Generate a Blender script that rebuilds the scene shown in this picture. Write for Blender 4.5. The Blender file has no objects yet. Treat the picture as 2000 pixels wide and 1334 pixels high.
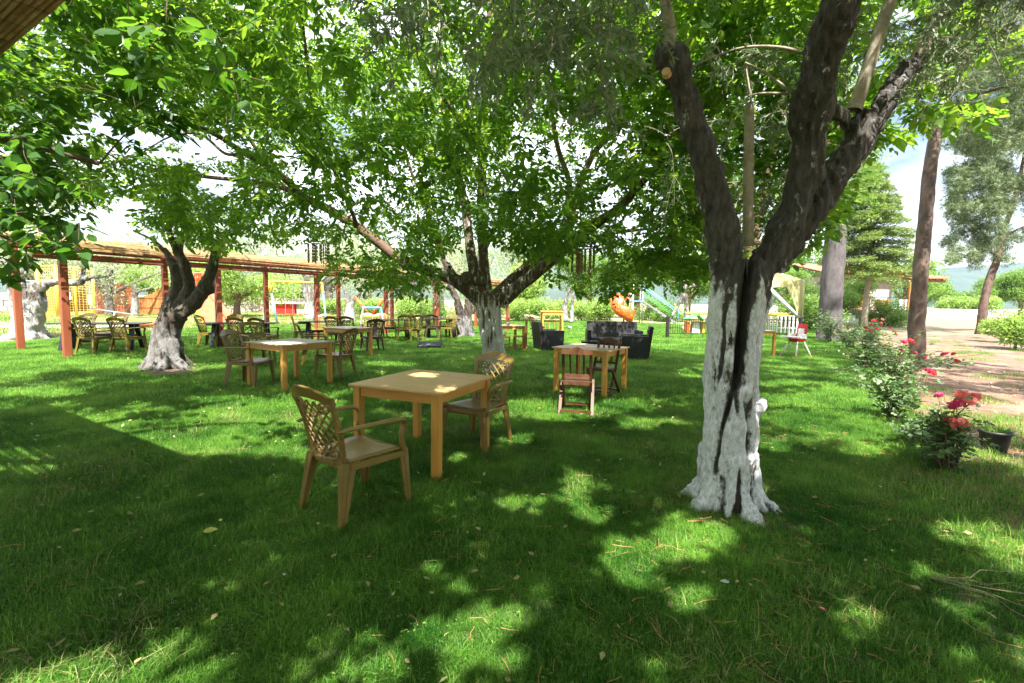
import bpy, bmesh, math, random
import numpy as np
from mathutils import Vector, Matrix
R = math.radians
PI = math.pi
random.seed(7)
rng = np.random.default_rng(11)
sc = bpy.context.scene
col = sc.collection

# ------------------------------------------------------------------ camera
FPX, EYE = 933.0, 1.53
PITCH, ROLL = math.atan(81 / 933.0), math.atan(0.016)
cF = np.array([0, math.cos(PITCH), -math.sin(PITCH)])
_U = np.array([0, math.sin(PITCH), math.cos(PITCH)])
_R = np.array([1.0, 0, 0])
cR = math.cos(ROLL) * _R + math.sin(ROLL) * _U
cU = math.cos(ROLL) * _U - math.sin(ROLL) * _R
cam_d = bpy.data.cameras.new('camera')
cam = bpy.data.objects.new('camera', cam_d)
col.objects.link(cam)
cam_d.sensor_width = 36
cam_d.lens = FPX / 2000 * 36
cam_d.clip_start = 0.05
cam_d.clip_end = 6000
cam.matrix_world = Matrix(((cR[0], cU[0], -cF[0], 0), (cR[1], cU[1], -cF[1], 0), (cR[2], cU[2], -cF[2], EYE), (0, 0, 0, 1)))
sc.camera = cam

# ------------------------------------------------------------------ light
SUN_EL, SUN_AZ = R(56), R(-5)          # SUN_AZ: heading the light travels to, from +Y towards +X
sd = Vector((math.sin(SUN_AZ) * math.cos(SUN_EL), math.cos(SUN_AZ) * math.cos(SUN_EL), -math.sin(SUN_EL)))
SHIFT = np.array([sd.x, sd.y]) / -sd.z
sun_d = bpy.data.lights.new('sun', 'SUN')
sun_d.energy = 5.0
sun_d.angle = R(0.5)
sun_d.color = (1.0, 0.95, 0.86)
sun = bpy.data.objects.new('sun', sun_d)
col.objects.link(sun)
sun.rotation_euler = sd.to_track_quat('-Z', 'Y').to_euler()
world = bpy.data.worlds.new('World')
sc.world = world
world.use_nodes = True
wn, wl = world.node_tree.nodes, world.node_tree.links
bg = wn['Background']
sky = wn.new('ShaderNodeTexSky')
sky.sky_type = 'NISHITA'
sky.sun_disc = False
sky.sun_elevation = SUN_EL
sky.sun_rotation = SUN_AZ + PI
sky.air_density = 1.3
sky.dust_density = 2.0
# thin bright cloud mixed over the sky
wtc = wn.new('ShaderNodeTexCoord'); wmap = wn.new('ShaderNodeMapping'); wmap.inputs['Scale'].default_value = (1, 1, 2.6)
wno = wn.new('ShaderNodeTexNoise'); wno.inputs['Scale'].default_value = 2.2; wno.inputs['Detail'].default_value = 7; wno.inputs['Roughness'].default_value = 0.6
wcr = wn.new('ShaderNodeValToRGB'); wcr.color_ramp.elements[0].position = 0.34; wcr.color_ramp.elements[1].position = 0.56
wmx = wn.new('ShaderNodeMix'); wmx.data_type = 'RGBA'
wl.new(wtc.outputs['Generated'], wmap.inputs[0]); wl.new(wmap.outputs[0], wno.inputs[0]); wl.new(wno.outputs[0], wcr.inputs[0])
wl.new(wcr.outputs[0], wmx.inputs['Factor']); wl.new(sky.outputs[0], wmx.inputs[6]); wmx.inputs[7].default_value = (12.5, 12.9, 13.6, 1)
wl.new(wmx.outputs[2], bg.inputs[0])
bg.inputs[1].default_value = 0.05
sc.view_settings.view_transform = 'Standard'
sc.view_settings.look = 'None'
sc.view_settings.exposure = 2.1
sc.view_settings.gamma = 1
sc.view_settings.use_curve_mapping = False
sc.render.engine = 'CYCLES'
sc.cycles.max_bounces = 8
sc.cycles.transparent_max_bounces = 8
sc.cycles.diffuse_bounces = 4
sc.cycles.transmission_bounces = 5
sc.cycles.glossy_bounces = 2
sc.cycles.use_denoising = True
sc.cycles.use_adaptive_sampling = True
sc.cycles.sample_clamp_indirect = 6

# ------------------------------------------------------------------ pixel helpers (layout read from the photograph)
def ray(x, y):
    return cF + (x - 1000) / FPX * cR - (y - 667) / FPX * cU
def G(x, y, z=0.0):
    d = ray(x, y); t = (z - EYE) / d[2]
    return Vector((d[0] * t, d[1] * t, z))
def P(x, y, Y):
    d = ray(x, y); t = Y / d[1]
    return Vector((d[0] * t, Y, EYE + d[2] * t))
def proj(p):
    p = np.asarray(p, float); q = p - np.array([0, 0, EYE])
    w = q @ cF; w = np.where(w < 0.05, 0.05, w)
    return 1000 + FPX * (q @ cR) / w, 667 - FPX * (q @ cU) / w, q @ cF

# ------------------------------------------------------------------ object helpers
def tag(o, label=None, cat=None, group=None, kind=None):
    if label: o['label'] = label
    if cat: o['category'] = cat
    if group: o['group'] = group
    if kind: o['kind'] = kind
    return o
def empty(name, loc=(0, 0, 0), rz=0, label=None, cat=None, group=None):
    o = bpy.data.objects.new(name, None); col.objects.link(o)
    o.empty_display_size = 0.1
    o.location = loc; o.rotation_euler = (0, 0, rz)
    return tag(o, label, cat, group)
def link(name, me, mat=None, parent=None):
    o = bpy.data.objects.new(name, me); col.objects.link(o)
    if mat and not me.materials: me.materials.append(mat)
    if parent: o.parent = parent
    return o
def mesh_np(name, V, F, smooth=True, tint=None):
    """V (n,3), F (m,k) all the same k"""
    me = bpy.data.meshes.new(name)
    V = np.ascontiguousarray(V, np.float32); F = np.ascontiguousarray(F, np.int32)
    k = F.shape[1]
    me.vertices.add(len(V)); me.vertices.foreach_set('co', V.ravel())
    me.loops.add(F.size); me.loops.foreach_set('vertex_index', F.ravel())
    me.polygons.add(len(F))
    me.polygons.foreach_set('loop_start', np.arange(0, F.size, k, dtype=np.int32))
    if smooth: me.polygons.foreach_set('use_smooth', np.ones(len(F), bool))
    me.update(calc_edges=True)
    if tint is not None:
        a = me.attributes.new('tint', 'FLOAT', 'FACE'); a.data.foreach_set('value', np.ascontiguousarray(tint, np.float32))
    return me
def children(o): return [c for c in bpy.data.objects if c.parent == o]
_kids = {}
def copy_tree(o, kids, loc, rz, label=None, group=None):
    r = o.copy(); col.objects.link(r); r.location = loc; r.rotation_euler = (0, 0, rz)
    if label: r['label'] = label
    if group: r['group'] = group
    def rec(src, dst):
        for ch in kids.get(src.name, []):
            c = ch.copy(); col.objects.link(c); c.parent = dst
            rec(ch, c)
    rec(o, r)
    return r
def kid_map(*roots):
    km = {}
    for o in bpy.data.objects:
        if o.parent: km.setdefault(o.parent.name, []).append(o)
    return km

class MB:
    def __init__(s): s.v = []; s.f = []
    def add(s, V, F):
        b = len(s.v); s.v += [tuple(v) for v in V]; s.f += [tuple(i + b for i in f) for f in F]; return s
    def box(s, c, d, m=None, taper=1.0, tx=0, ty=0):
        """c centre, d full size, taper scales the bottom, tx/ty shift the bottom"""
        x, y, z = d[0] / 2, d[1] / 2, d[2] / 2
        V = []
        for k in (-1, 1):
            q = taper if k < 0 else 1
            ox, oy = (tx, ty) if k < 0 else (0, 0)
            for a, b in ((-1, -1), (1, -1), (1, 1), (-1, 1)):
                V.append(Vector((a * x * q + ox, b * y * q + oy, k * z)))
        if m: V = [m @ v for v in V]
        V = [v + Vector(c) for v in V]
        return s.add(V, [(3, 2, 1, 0), (4, 5, 6, 7), (0, 1, 5, 4), (1, 2, 6, 5), (2, 3, 7, 6), (3, 0, 4, 7)])
    def bar(s, a, b, w, h, up=(0, 0, 1), w2=None, h2=None):
        a, b = Vector(a), Vector(b); d = (b - a).normalized(); up = Vector(up)
        if abs(d.dot(up)) > .98: up = Vector((0, 1, 0))
        x = d.cross(up).normalized(); y = x.cross(d)
        w2 = w2 or w; h2 = h2 or h; V = []
        for p, ww, hh in ((a, w, h), (b, w2, h2)):
            for i, j in ((-1, -1), (1, -1), (1, 1), (-1, 1)): V.append(p + x * i * ww / 2 + y * j * hh / 2)
        return s.add(V, [(0, 1, 2, 3), (7, 6, 5, 4), (4, 5, 1, 0), (5, 6, 2, 1), (6, 7, 3, 2), (7, 4, 0, 3)])
    def tube(s, pts, r, n=8, flat=1.0, cap=True):
        V, F = tube_geo(pts, r, n, flat)
        s.add(V, F)
        if cap:
            b = len(s.v) - len(V)
            s.f.append(tuple(b + i for i in range(n))[::-1]); s.f.append(tuple(len(s.v) - n + i for i in range(n)))
        return s
    def lathe(s, prof, n=20, c=(0, 0, 0)):
        V = []; F = []
        for r, z in prof:
            for i in range(n):
                a = 2 * PI * i / n; V.append((c[0] + r * math.cos(a), c[1] + r * math.sin(a), c[2] + z))
        for k in range(len(prof) - 1):
            for i in range(n):
                j = (i + 1) % n; F.append((k * n + i, k * n + j, (k + 1) * n + j, (k + 1) * n + i))
        return s.add(V, F)
    def ball(s, c, r, n=10, sq=(1, 1, 1)):
        V = []; F = []; m = n // 2 + 1
        for k in range(m + 1):
            t = PI * k / m
            for i in range(n):
                a = 2 * PI * i / n
                V.append((c[0] + r * sq[0] * math.sin(t) * math.cos(a), c[1] + r * sq[1] * math.sin(t) * math.sin(a), c[2] + r * sq[2] * math.cos(t)))
        for k in range(m):
            for i in range(n):
                j = (i + 1) % n; F.append((k * n + i, (k + 1) * n + i, (k + 1) * n + j, k * n + j))
        return s.add(V, F)
    def build(s, name, mat, parent=None, bevel=0, smooth=False, seg=2, subsurf=0):
        me = bpy.data.meshes.new(name); me.from_pydata(s.v, [], s.f); me.update()
        if bevel or smooth:
            bm = bmesh.new(); bm.from_mesh(me)
            if bevel:
                bmesh.ops.remove_doubles(bm, verts=bm.verts, dist=1e-5)
                bmesh.ops.bevel(bm, geom=[e for e in bm.edges if e.is_manifold and e.calc_face_angle(0) > .5], offset=bevel, segments=seg, affect='EDGES', clamp_overlap=True)
            for f in bm.faces: f.smooth = smooth
            bm.to_mesh(me); bm.free()
        return link(name, me, mat, parent)

def tube_geo(pts, r, n=8, flat=1.0):
    pts = [Vector(p) for p in pts]; m = len(pts)
    if not hasattr(r, '__len__'): r = [r] * m
    T = []
    for i in range(m):
        t = (pts[min(i + 1, m - 1)] - pts[max(i - 1, 0)])
        T.append(t.normalized() if t.length > 1e-9 else Vector((0, 0, 1)))
    u = T[0].orthogonal().normalized() if flat == 1.0 else (T[0].cross(Vector((0, 0, 1))).normalized() if abs(T[0].z) < .99 else Vector((1, 0, 0)))
    V = []; F = []
    for i in range(m):
        u = (u - T[i] * u.dot(T[i])).normalized(); w = T[i].cross(u)
        for k in range(n):
            a = 2 * PI * k / n
            V.append(pts[i] + (u * math.cos(a) + w * math.sin(a) * flat) * r[i])
    for i in range(m - 1):
        for k in range(n):
            j = (k + 1) % n; F.append((i * n + k, i * n + j, (i + 1) * n + j, (i + 1) * n + k))
    return V, F
def smooth_path(pts, k=6):
    """Catmull-Rom through (x,y,z,r) rows"""
    p = np.array(pts, float); out = []
    for i in range(len(p) - 1):
        p0, p1, p2, p3 = p[max(i - 1, 0)], p[i], p[i + 1], p[min(i + 2, len(p) - 1)]
        for t in np.arange(k) / k:
            out.append(0.5 * (2 * p1 + (p2 - p0) * t + (2 * p0 - 5 * p1 + 4 * p2 - p3) * t * t + (3 * p1 - p0 - 3 * p2 + p3) * t ** 3))
    out.append(p[-1]); return np.array(out)

# numpy value noise
_perm = np.random.default_rng(3).random((64, 64, 64)).astype(np.float32)
def vnoise(p):
    p = np.asarray(p, float); i = np.floor(p).astype(int); f = p - i; f = f * f * (3 - 2 * f)
    g = lambda a, b, c: _perm[(i[:, 0] + a) & 63, (i[:, 1] + b) & 63, (i[:, 2] + c) & 63]
    l = lambda a, b, t: a + (b - a) * t
    x0 = l(l(g(0, 0, 0), g(1, 0, 0), f[:, 0]), l(g(0, 1, 0), g(1, 1, 0), f[:, 0]), f[:, 1])
    x1 = l(l(g(0, 0, 1), g(1, 0, 1), f[:, 0]), l(g(0, 1, 1), g(1, 1, 1), f[:, 0]), f[:, 1])
    return l(x0, x1, f[:, 2]) * 2 - 1

# ------------------------------------------------------------------ materials
def mat(name, c1, c2=None, scale=8, rough=.6, bump=0, bscale=None, stretch=(1, 1, 1), spec=.4, metallic=0, dirt=None, dscale=3, dlo=.5, dhi=.7, detail=6, coat=0):
    m = bpy.data.materials.new(name); m.use_nodes = True
    n, l = m.node_tree.nodes, m.node_tree.links; b = n['Principled BSDF']
    b.inputs['Roughness'].default_value = rough; b.inputs['Specular IOR Level'].default_value = spec; b.inputs['Metallic'].default_value = metallic
    if coat: b.inputs['Coat Weight'].default_value = coat
    c2 = c2 or tuple(x * .7 for x in c1)
    tc = n.new('ShaderNodeTexCoord'); mp = n.new('ShaderNodeMapping'); mp.inputs['Scale'].default_value = stretch
    oi = n.new('ShaderNodeObjectInfo'); ad = n.new('ShaderNodeVectorMath'); ad.operation = 'ADD'
    l.new(tc.outputs['Object'], ad.inputs[0]); l.new(oi.outputs['Random'], ad.inputs[1]); l.new(ad.outputs[0], mp.inputs[0])
    nz = n.new('ShaderNodeTexNoise'); nz.inputs['Scale'].default_value = scale; nz.inputs['Detail'].default_value = detail; nz.inputs['Roughness'].default_value = .65
    l.new(mp.outputs[0], nz.inputs[0])
    cr = n.new('ShaderNodeValToRGB'); e = cr.color_ramp.elements
    e[0].position = .35; e[1].position = .65; e[0].color = (*c2, 1); e[1].color = (*c1, 1)
    l.new(nz.outputs[0], cr.inputs[0]); out = cr.outputs[0]
    if dirt:
        n2 = n.new('ShaderNodeTexNoise'); n2.inputs['Scale'].default_value = dscale; n2.inputs['Detail'].default_value = 8; n2.inputs['Roughness'].default_value = .7
        l.new(ad.outputs[0], n2.inputs[0])
        r2 = n.new('ShaderNodeValToRGB'); r2.color_ramp.elements[0].position = dlo; r2.color_ramp.elements[1].position = dhi; l.new(n2.outputs[0], r2.inputs[0])
        mx = n.new('ShaderNodeMix'); mx.data_type = 'RGBA'; l.new(r2.outputs[0], mx.inputs['Factor']); l.new(out, mx.inputs[6]); mx.inputs[7].default_value = (*dirt, 1); out = mx.outputs[2]
    l.new(out, b.inputs['Base Color'])
    rr = n.new('ShaderNodeMapRange'); rr.inputs[3].default_value = max(0, rough - .12); rr.inputs[4].default_value = min(1, rough + .12); l.new(nz.outputs[0], rr.inputs[0]); l.new(rr.outputs[0], b.inputs['Roughness'])
    if bump:
        bp = n.new('ShaderNodeBump'); bp.inputs['Strength'].default_value = bump; bp.inputs['Distance'].default_value = .01
        if bscale:
            n3 = n.new('ShaderNodeTexNoise'); n3.inputs['Scale'].default_value = bscale; n3.inputs['Detail'].default_value = 5; l.new(mp.outputs[0], n3.inputs[0]); l.new(n3.outputs[0], bp.inputs['Height'])
        else: l.new(nz.outputs[0], bp.inputs['Height'])
        l.new(bp.outputs[0], b.inputs['Normal'])
    return m
def leaf_mat(name, ca, cb, ta, tb, mix=.42, rough=.45, spec=.35, patch=False):
    """ca/cb reflected colours, ta/tb transmitted colours, by the per-leaf tint"""
    m = bpy.data.materials.new(name); m.use_nodes = True
    n, l = m.node_tree.nodes, m.node_tree.links; b = n['Principled BSDF']; out = n['Material Output']
    b.inputs['Roughness'].default_value = rough; b.inputs['Specular IOR Level'].default_value = spec
    at = n.new('ShaderNodeAttribute'); at.attribute_name = 'tint'
    fac = at.outputs['Fac']
    if patch:      # slow drift of the lawn's own colour from place to place
        ge = n.new('ShaderNodeNewGeometry'); pz = n.new('ShaderNodeTexNoise'); pz.inputs['Scale'].default_value = 1.1; pz.inputs['Detail'].default_value = 4; l.new(ge.outputs['Position'], pz.inputs[0])
        pm = n.new('ShaderNodeMath'); pm.operation = 'MULTIPLY_ADD'; l.new(pz.outputs[0], pm.inputs[0]); pm.inputs[1].default_value = 1.5; pm.inputs[2].default_value = -.78
        pa = n.new('ShaderNodeMath'); pa.operation = 'ADD'; pa.use_clamp = True; l.new(pm.outputs[0], pa.inputs[0]); l.new(fac, pa.inputs[1]); fac = pa.outputs[0]
    def mixc(a, c):
        q = n.new('ShaderNodeMix'); q.data_type = 'RGBA'; l.new(fac, q.inputs['Factor']); q.inputs[6].default_value = (*a, 1); q.inputs[7].default_value = (*c, 1); return q.outputs[2]
    l.new(mixc(ca, cb), b.inputs['Base Color'])
    tr = n.new('ShaderNodeBsdfTranslucent'); l.new(mixc(ta, tb), tr.inputs[0])
    ms = n.new('ShaderNodeMixShader'); ms.inputs[0].default_value = mix
    l.new(b.outputs[0], ms.inputs[1]); l.new(tr.outputs[0], ms.inputs[2]); l.new(ms.outputs[0], out.inputs['Surface'])
    return m
M = {}
M['shade_leaf'] = leaf_mat('dimmed_walnut_leaf', (.03, .085, .018), (.07, .15, .03), (.06, .18, .01), (.14, .3, .02), .35)  # walnut leaf darkened and less translucent, to deepen the unseen tree's shade
M['walnut_leaf'] = leaf_mat('walnut_leaf', (.035, .10, .02), (.085, .18, .035), (.15, .36, .02), (.40, .60, .05), .52)
M['mulberry_leaf'] = leaf_mat('mulberry_leaf', (.022, .07, .016), (.055, .125, .03), (.09, .26, .015), (.2, .4, .03), .42, .38)
M['olive_leaf'] = leaf_mat('olive_leaf', (.10, .15, .08), (.26, .32, .22), (.12, .2, .06), (.26, .33, .14), .3, .4)
M['pale_olive_leaf'] = leaf_mat('pale_olive_leaf', (.22, .28, .14), (.48, .54, .36), (.24, .32, .12), (.48, .54, .28), .3, .45)
M['bush_leaf'] = leaf_mat('bush_leaf', (.07, .16, .03), (.19, .30, .06), (.16, .34, .04), (.36, .54, .08), .4)
M['lime_leaf'] = leaf_mat('lime_leaf', (.14, .26, .05), (.32, .44, .12), (.28, .48, .06), (.52, .66, .14), .4)
M['cedar_leaf'] = leaf_mat('cedar_leaf', (.13, .21, .06), (.33, .42, .15), (.15, .25, .05), (.4, .5, .13), .3, .6)
M['pine_leaf'] = leaf_mat('pine_leaf', (.09, .13, .07), (.21, .27, .13), (.10, .18, .05), (.2, .28, .1), .25, .6)
M['rose_leaf'] = leaf_mat('rose_leaf', (.07, .13, .05), (.18, .27, .12), (.10, .24, .03), (.22, .38, .06), .3, .35)
M['grass'] = leaf_mat('grass_blade', (.008, .065, .005), (.20, .40, .055), (.055, .26, .011), (.54, .74, .15), .42, .5, .2, patch=True)
M['dry_grass'] = leaf_mat('dry_grass', (.28, .24, .10), (.42, .38, .18), (.3, .3, .1), (.4, .36, .16), .3, .7, .2)
M['rose_red'] = leaf_mat('rose_red', (.62, .03, .05), (.75, .10, .14), (.6, .03, .05), (.75, .10, .12), .25, .5)
M['rose_coral'] = leaf_mat('rose_coral', (.84, .09, .09), (.95, .40, .36), (.85, .15, .12), (.95, .45, .4), .3, .5)
M['rose_pink'] = leaf_mat('rose_pink', (.55, .03, .13), (.8, .10, .24), (.6, .05, .15), (.8, .15, .25), .25, .5)
M['plastic_gold'] = mat('olive_gold_plastic', (.22, .145, .034), (.17, .108, .024), 6, .38, .15, 60, dirt=(.26, .19, .09), dscale=9, dlo=.56, dhi=.80, spec=.5)
M['plastic_brown'] = mat('dark_brown_plastic', (.06, .04, .022), (.04, .028, .016), 6, .42, .15, 60, spec=.45)
M['plastic_yellow'] = mat('ochre_plastic', (.15, .115, .012), (.11, .082, .01), 6, .45, .1, 60, spec=.45)
M['dark_table'] = mat('dark_table_plastic', (.02, .022, .028), (.012, .013, .018), 10, .35)
M['pine_wood'] = mat('varnished_pine', (.58, .30, .06), (.47, .21, .035), 3, .42, .12, 30, (3, 3, .35), spec=.4, dirt=(.36, .17, .05), dscale=5, dlo=.62, dhi=.72)
M['pine_wood_x'] = mat('varnished_pine_rail', (.58, .30, .06), (.46, .205, .033), 3, .42, .12, 30, (.5, .5, 4), spec=.4, dirt=(.3, .13, .04), dscale=5, dlo=.64, dhi=.72)
M['plywood'] = mat('plywood_top', (.62, .39, .18), (.50, .30, .125), 2.6, .45, .08, 40, (.5, 7, 1), spec=.4, dirt=(.40, .26, .12), dscale=7, dlo=.60, dhi=.74)
M['grey_wood'] = mat('weathered_top', (.42, .33, .24), (.3, .23, .165), 3, .55, .1, 40, (.6, 4, 1), dirt=(.5, .4, .28), dscale=4)
M['dark_wood'] = mat('dark_folding_wood', (.11, .045, .018), (.06, .024, .011), 6, .42, .12, 30, (1, 1, .3))
M['brown_wood'] = mat('brown_wood', (.34, .19, .06), (.24, .12, .04), 6, .5, .12, 30, (1, 1, .3))
M['post_wood'] = mat('stained_post_wood', (.28, .075, .032), (.20, .05, .02), 5, .6, .25, 30, (1, 1, .12), dirt=(.28, .07, .025), dscale=3, dlo=.55, dhi=.75)
M['beam_wood'] = mat('stained_beam_wood', (.24, .07, .028), (.15, .04, .016), 6, .6, .2, 30)
M['reed'] = mat('dry_reed', (.40, .25, .11), (.25, .14, .055), 10, .6, .3, 50, dirt=(.58, .46, .28), dscale=4)
M['rattan'] = mat('black_rattan', (.022, .02, .022), (.008, .008, .009), 60, .5, .8, 90, spec=.5)
M['white_paint'] = mat('white_paint', (.8, .8, .78), (.66, .66, .64), 8, .5, .1, 30)
M['red_paint'] = mat('red_plastic', (.62, .03, .02), (.5, .02, .015), 8, .35)
M['orange_paint'] = mat('orange_plastic', (.78, .10, .025), (.68, .07, .015), 5, .4, dirt=(.85, .5, .06), dscale=9, dlo=.57, dhi=.60)
M['salmon_paint'] = mat('salmon_plastic', (.78, .22, .12), (.66, .16, .08), 5, .45)
M['yellow_paint'] = mat('yellow_paint', (.66, .46, .07), (.58, .38, .05), 8, .5)
M['blue_paint'] = mat('blue_paint', (.18, .44, .66), (.12, .33, .55), 8, .5)
M['green_paint'] = mat('green_paint', (.10, .5, .16), (.07, .4, .1), 8, .5)
M['iron'] = mat('black_iron', (.02, .02, .02), (.03, .028, .025), 12, .5, metallic=.3)
M['grey_metal'] = mat('grey_metal', (.35, .36, .38), (.25, .26, .28), 12, .45, metallic=.5)
M['stone'] = mat('pale_stone', (.36, .31, .27), (.24, .20, .175), 3, .85, .6, 14, dirt=(.56, .40, .33), dscale=2)
M['grey_stone'] = mat('grey_stone', (.36, .36, .36), (.27, .27, .27), 5, .8, .5, 16)
M['plaster'] = mat('pale_plaster', (.42, .37, .33), (.30, .26, .23), 3, .85, .4, 20)
M['roof_tile'] = mat('roof_tile', (.55, .20, .12), (.42, .13, .08), 6, .7, .3, 20)
M['shed_wood'] = mat('shed_wood', (.40, .15, .07), (.28, .09, .04), 4, .7, .2, 20, (1, 1, .2))
M['orange_wood'] = mat('orange_board_wood', (.36, .15, .045), (.27, .10, .03), 4, .7, .2, 20, (1, 1, .2))
M['pale_canvas'] = leaf_mat('pale_yellow_canvas', (.62, .58, .30), (.66, .62, .34), (.6, .56, .28), (.6, .56, .28), .3, .7, .1)
M['concrete'] = mat('pale_concrete', (.62, .61, .58), (.52, .51, .49), 3, .85, .3, 30)
M['pot'] = mat('black_pot', (.035, .038, .045), (.022, .024, .03), 10, .45, dirt=(.12, .11, .1), dscale=6)
M['soil'] = mat('soil', (.07, .045, .03), (.04, .028, .018), 20, .9, .8, 60)
M['rope'] = mat('rope', (.40, .36, .3), (.3, .26, .2), 40, .8)
M['bamboo'] = mat('bamboo_piece', (.30, .22, .11), (.18, .12, .06), 20, .6)
M['swing_seat'] = mat('worn_dark_seat', (.075, .085, .12), (.05, .05, .06), 12, .6, .3, 30, dirt=(.30, .24, .2), dscale=10, dlo=.58, dhi=.66)
M['feather'] = mat('black_feather', (.02, .018, .022), (.035, .022, .015), 30, .5, .4, 60)
M['comb'] = mat('red_comb', (.5, .03, .02), None, 20, .5)
M['twig'] = mat('twig_bark', (.15, .10, .065), (.08, .055, .035), 20, .8, .4, 40)
M['pale_twig'] = mat('pale_olive_twig', (.34, .30, .22), (.20, .17, .12), 20, .8, .3, 40)
M['limb_bark'] = mat('walnut_limb_bark', (.17, .11, .075), (.085, .055, .035), 8, .8, .8, 14, (1, 1, 1))
M['pine_bark'] = mat('pine_bark', (.13, .08, .06), (.05, .034, .028), 7, .85, 1.0, 16, (1, 1, .45))
M['needle'] = mat('dead_needle', (.48, .26, .10), (.32, .17, .07), 20, .7)
M['white_flower'] = mat('white_flower', (.8, .78, .72), (.7, .66, .6), 20, .6)

def bark_mat(name, b1, b2, ztop, edge=.12, gap=.5, stretch=(1, 1, .3), scale=30, white=(.66, .66, .64), bump=2.0, base_brown=False, cracks=None):
    """bark with old whitewash below ztop (local z) that has flaked off in patches"""
    m = mat(name, b1, b2, scale, .8, bump, None, stretch)
    n, l = m.node_tree.nodes, m.node_tree.links; b = n['Principled BSDF']
    src = b.inputs['Base Color'].links[0].from_socket
    tc = n.new('ShaderNodeTexCoord'); sp = n.new('ShaderNodeSeparateXYZ'); l.new(tc.outputs['Object'], sp.inputs[0])
    n1 = n.new('ShaderNodeTexNoise'); n1.inputs['Scale'].default_value = 8; n1.inputs['Detail'].default_value = 8; n1.inputs['Roughness'].default_value = .75
    mp = n.new('ShaderNodeMapping'); mp.inputs['Scale'].default_value = (1, 1, .6); l.new(tc.outputs['Object'], mp.inputs[0]); l.new(mp.outputs[0], n1.inputs[0])
    # height limit
    ma = n.new('ShaderNodeMath'); ma.operation = 'MULTIPLY_ADD'; l.new(n1.outputs[0], ma.inputs[0]); ma.inputs[1].default_value = edge * 4; l.new(sp.outputs[2], ma.inputs[2])
    mr = n.new('ShaderNodeMapRange'); l.new(ma.outputs[0], mr.inputs[0]); mr.inputs[1].default_value = ztop + edge * 2 - .28; mr.inputs[2].default_value = ztop + edge * 2 + .10; mr.inputs[3].default_value = 0; mr.inputs[4].default_value = .55
    # flaking
    n2 = n.new('ShaderNodeTexNoise'); n2.inputs['Scale'].default_value = 46; n2.inputs['Detail'].default_value = 8; n2.inputs['Roughness'].default_value = .8
    mp2 = n.new('ShaderNodeMapping'); mp2.inputs['Scale'].default_value = (1, 1, .45); l.new(tc.outputs['Object'], mp2.inputs[0]); l.new(mp2.outputs[0], n2.inputs[0])
    ad = n.new('ShaderNodeMath'); ad.operation = 'MULTIPLY_ADD'; l.new(n1.outputs[0], ad.inputs[0]); ad.inputs[1].default_value = 1.15; n2m = n.new('ShaderNodeMath'); n2m.operation = 'MULTIPLY'; n2m.inputs[1].default_value = .7; l.new(n2.outputs[0], n2m.inputs[0]); l.new(n2m.outputs[0], ad.inputs[2])
    at = n.new('ShaderNodeAttribute'); at.attribute_name = 'ridge'
    ad2 = n.new('ShaderNodeMath'); ad2.operation = 'MULTIPLY_ADD'; l.new(at.outputs['Fac'], ad2.inputs[0]); ad2.inputs[1].default_value = .75; l.new(ad.outputs[0], ad2.inputs[2])
    sb_ = n.new('ShaderNodeMath'); sb_.operation = 'SUBTRACT'; l.new(ad2.outputs[0], sb_.inputs[0]); l.new(mr.outputs[0], sb_.inputs[1])
    fr = n.new('ShaderNodeMapRange'); l.new(sb_.outputs[0], fr.inputs[0]); fr.inputs[1].default_value = gap + .40; fr.inputs[2].default_value = gap + .60
    mx = n.new('ShaderNodeMix'); mx.data_type = 'RGBA'; l.new(fr.outputs[0], mx.inputs['Factor']); l.new(src, mx.inputs[6])
    wr = n.new('ShaderNodeValToRGB'); wr.color_ramp.elements[0].color = (white[0] * .45, white[1] * .45, white[2] * .46, 1); wr.color_ramp.elements[1].color = (*white, 1)
    wr.color_ramp.elements[0].position = .36; wr.color_ramp.elements[1].position = .62; l.new(n2.outputs[0], wr.inputs[0])
    l.new(wr.outputs[0], mx.inputs[7]); l.new(mx.outputs[2], b.inputs['Base Color'])
    return m
M['olive_bark'] = bark_mat('whitewashed_olive_bark', (.085, .075, .067), (.024, .021, .019), 1.72, .05, .755, white=(.80, .81, .84))
M['walnut_bark'] = bark_mat('whitewashed_walnut_bark', (.13, .095, .07), (.05, .036, .026), 1.45, .08, .60, (1, 1, .22), 20)
M['twisted_bark'] = bark_mat('twisted_olive_bark', (.10, .08, .065), (.03, .023, .018), 1.0, .2, .86, white=(.17, .165, .16))
M['white_olive_bark'] = bark_mat('limed_olive_bark', (.12, .10, .085), (.05, .04, .033), 1.2, .1, .52, white=(.30, .30, .29))

# ------------------------------------------------------------------ vegetation engine
T_HEX = (np.array([(0, 0, 0), (-.22, .22, .035), (-.27, .52, .03), (-.13, .82, -.01), (0, 1, -.07), (.13, .82, -.01), (.27, .52, .03), (.22, .22, .035), (0, .5, -.035)]),
         np.array([(0, 8, 1), (1, 8, 2), (2, 8, 3), (3, 8, 4), (4, 8, 5), (5, 8, 6), (6, 8, 7), (7, 8, 0)])[:, [0, 1, 2]])
T_MID = (np.array([(0, 0, 0), (-.27, .42, .05), (-.12, .8, .0), (0, 1, -.06), (.12, .8, .0), (.27, .42, .05)]),
         np.array([(0, 3, 2), (0, 2, 1), (0, 5, 4), (0, 4, 3)]))
T_LO = (np.array([(0, 0, 0), (-.30, .5, .05), (0, 1, -.04), (.30, .5, .05)]), np.array([(0, 2, 1), (0, 3, 2)]))
T_NAR = (np.array([(0, 0, 0), (-.105, .5, .015), (0, 1, -.03), (.105, .5, .015)]), np.array([(0, 2, 1), (0, 3, 2)]))
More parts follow.
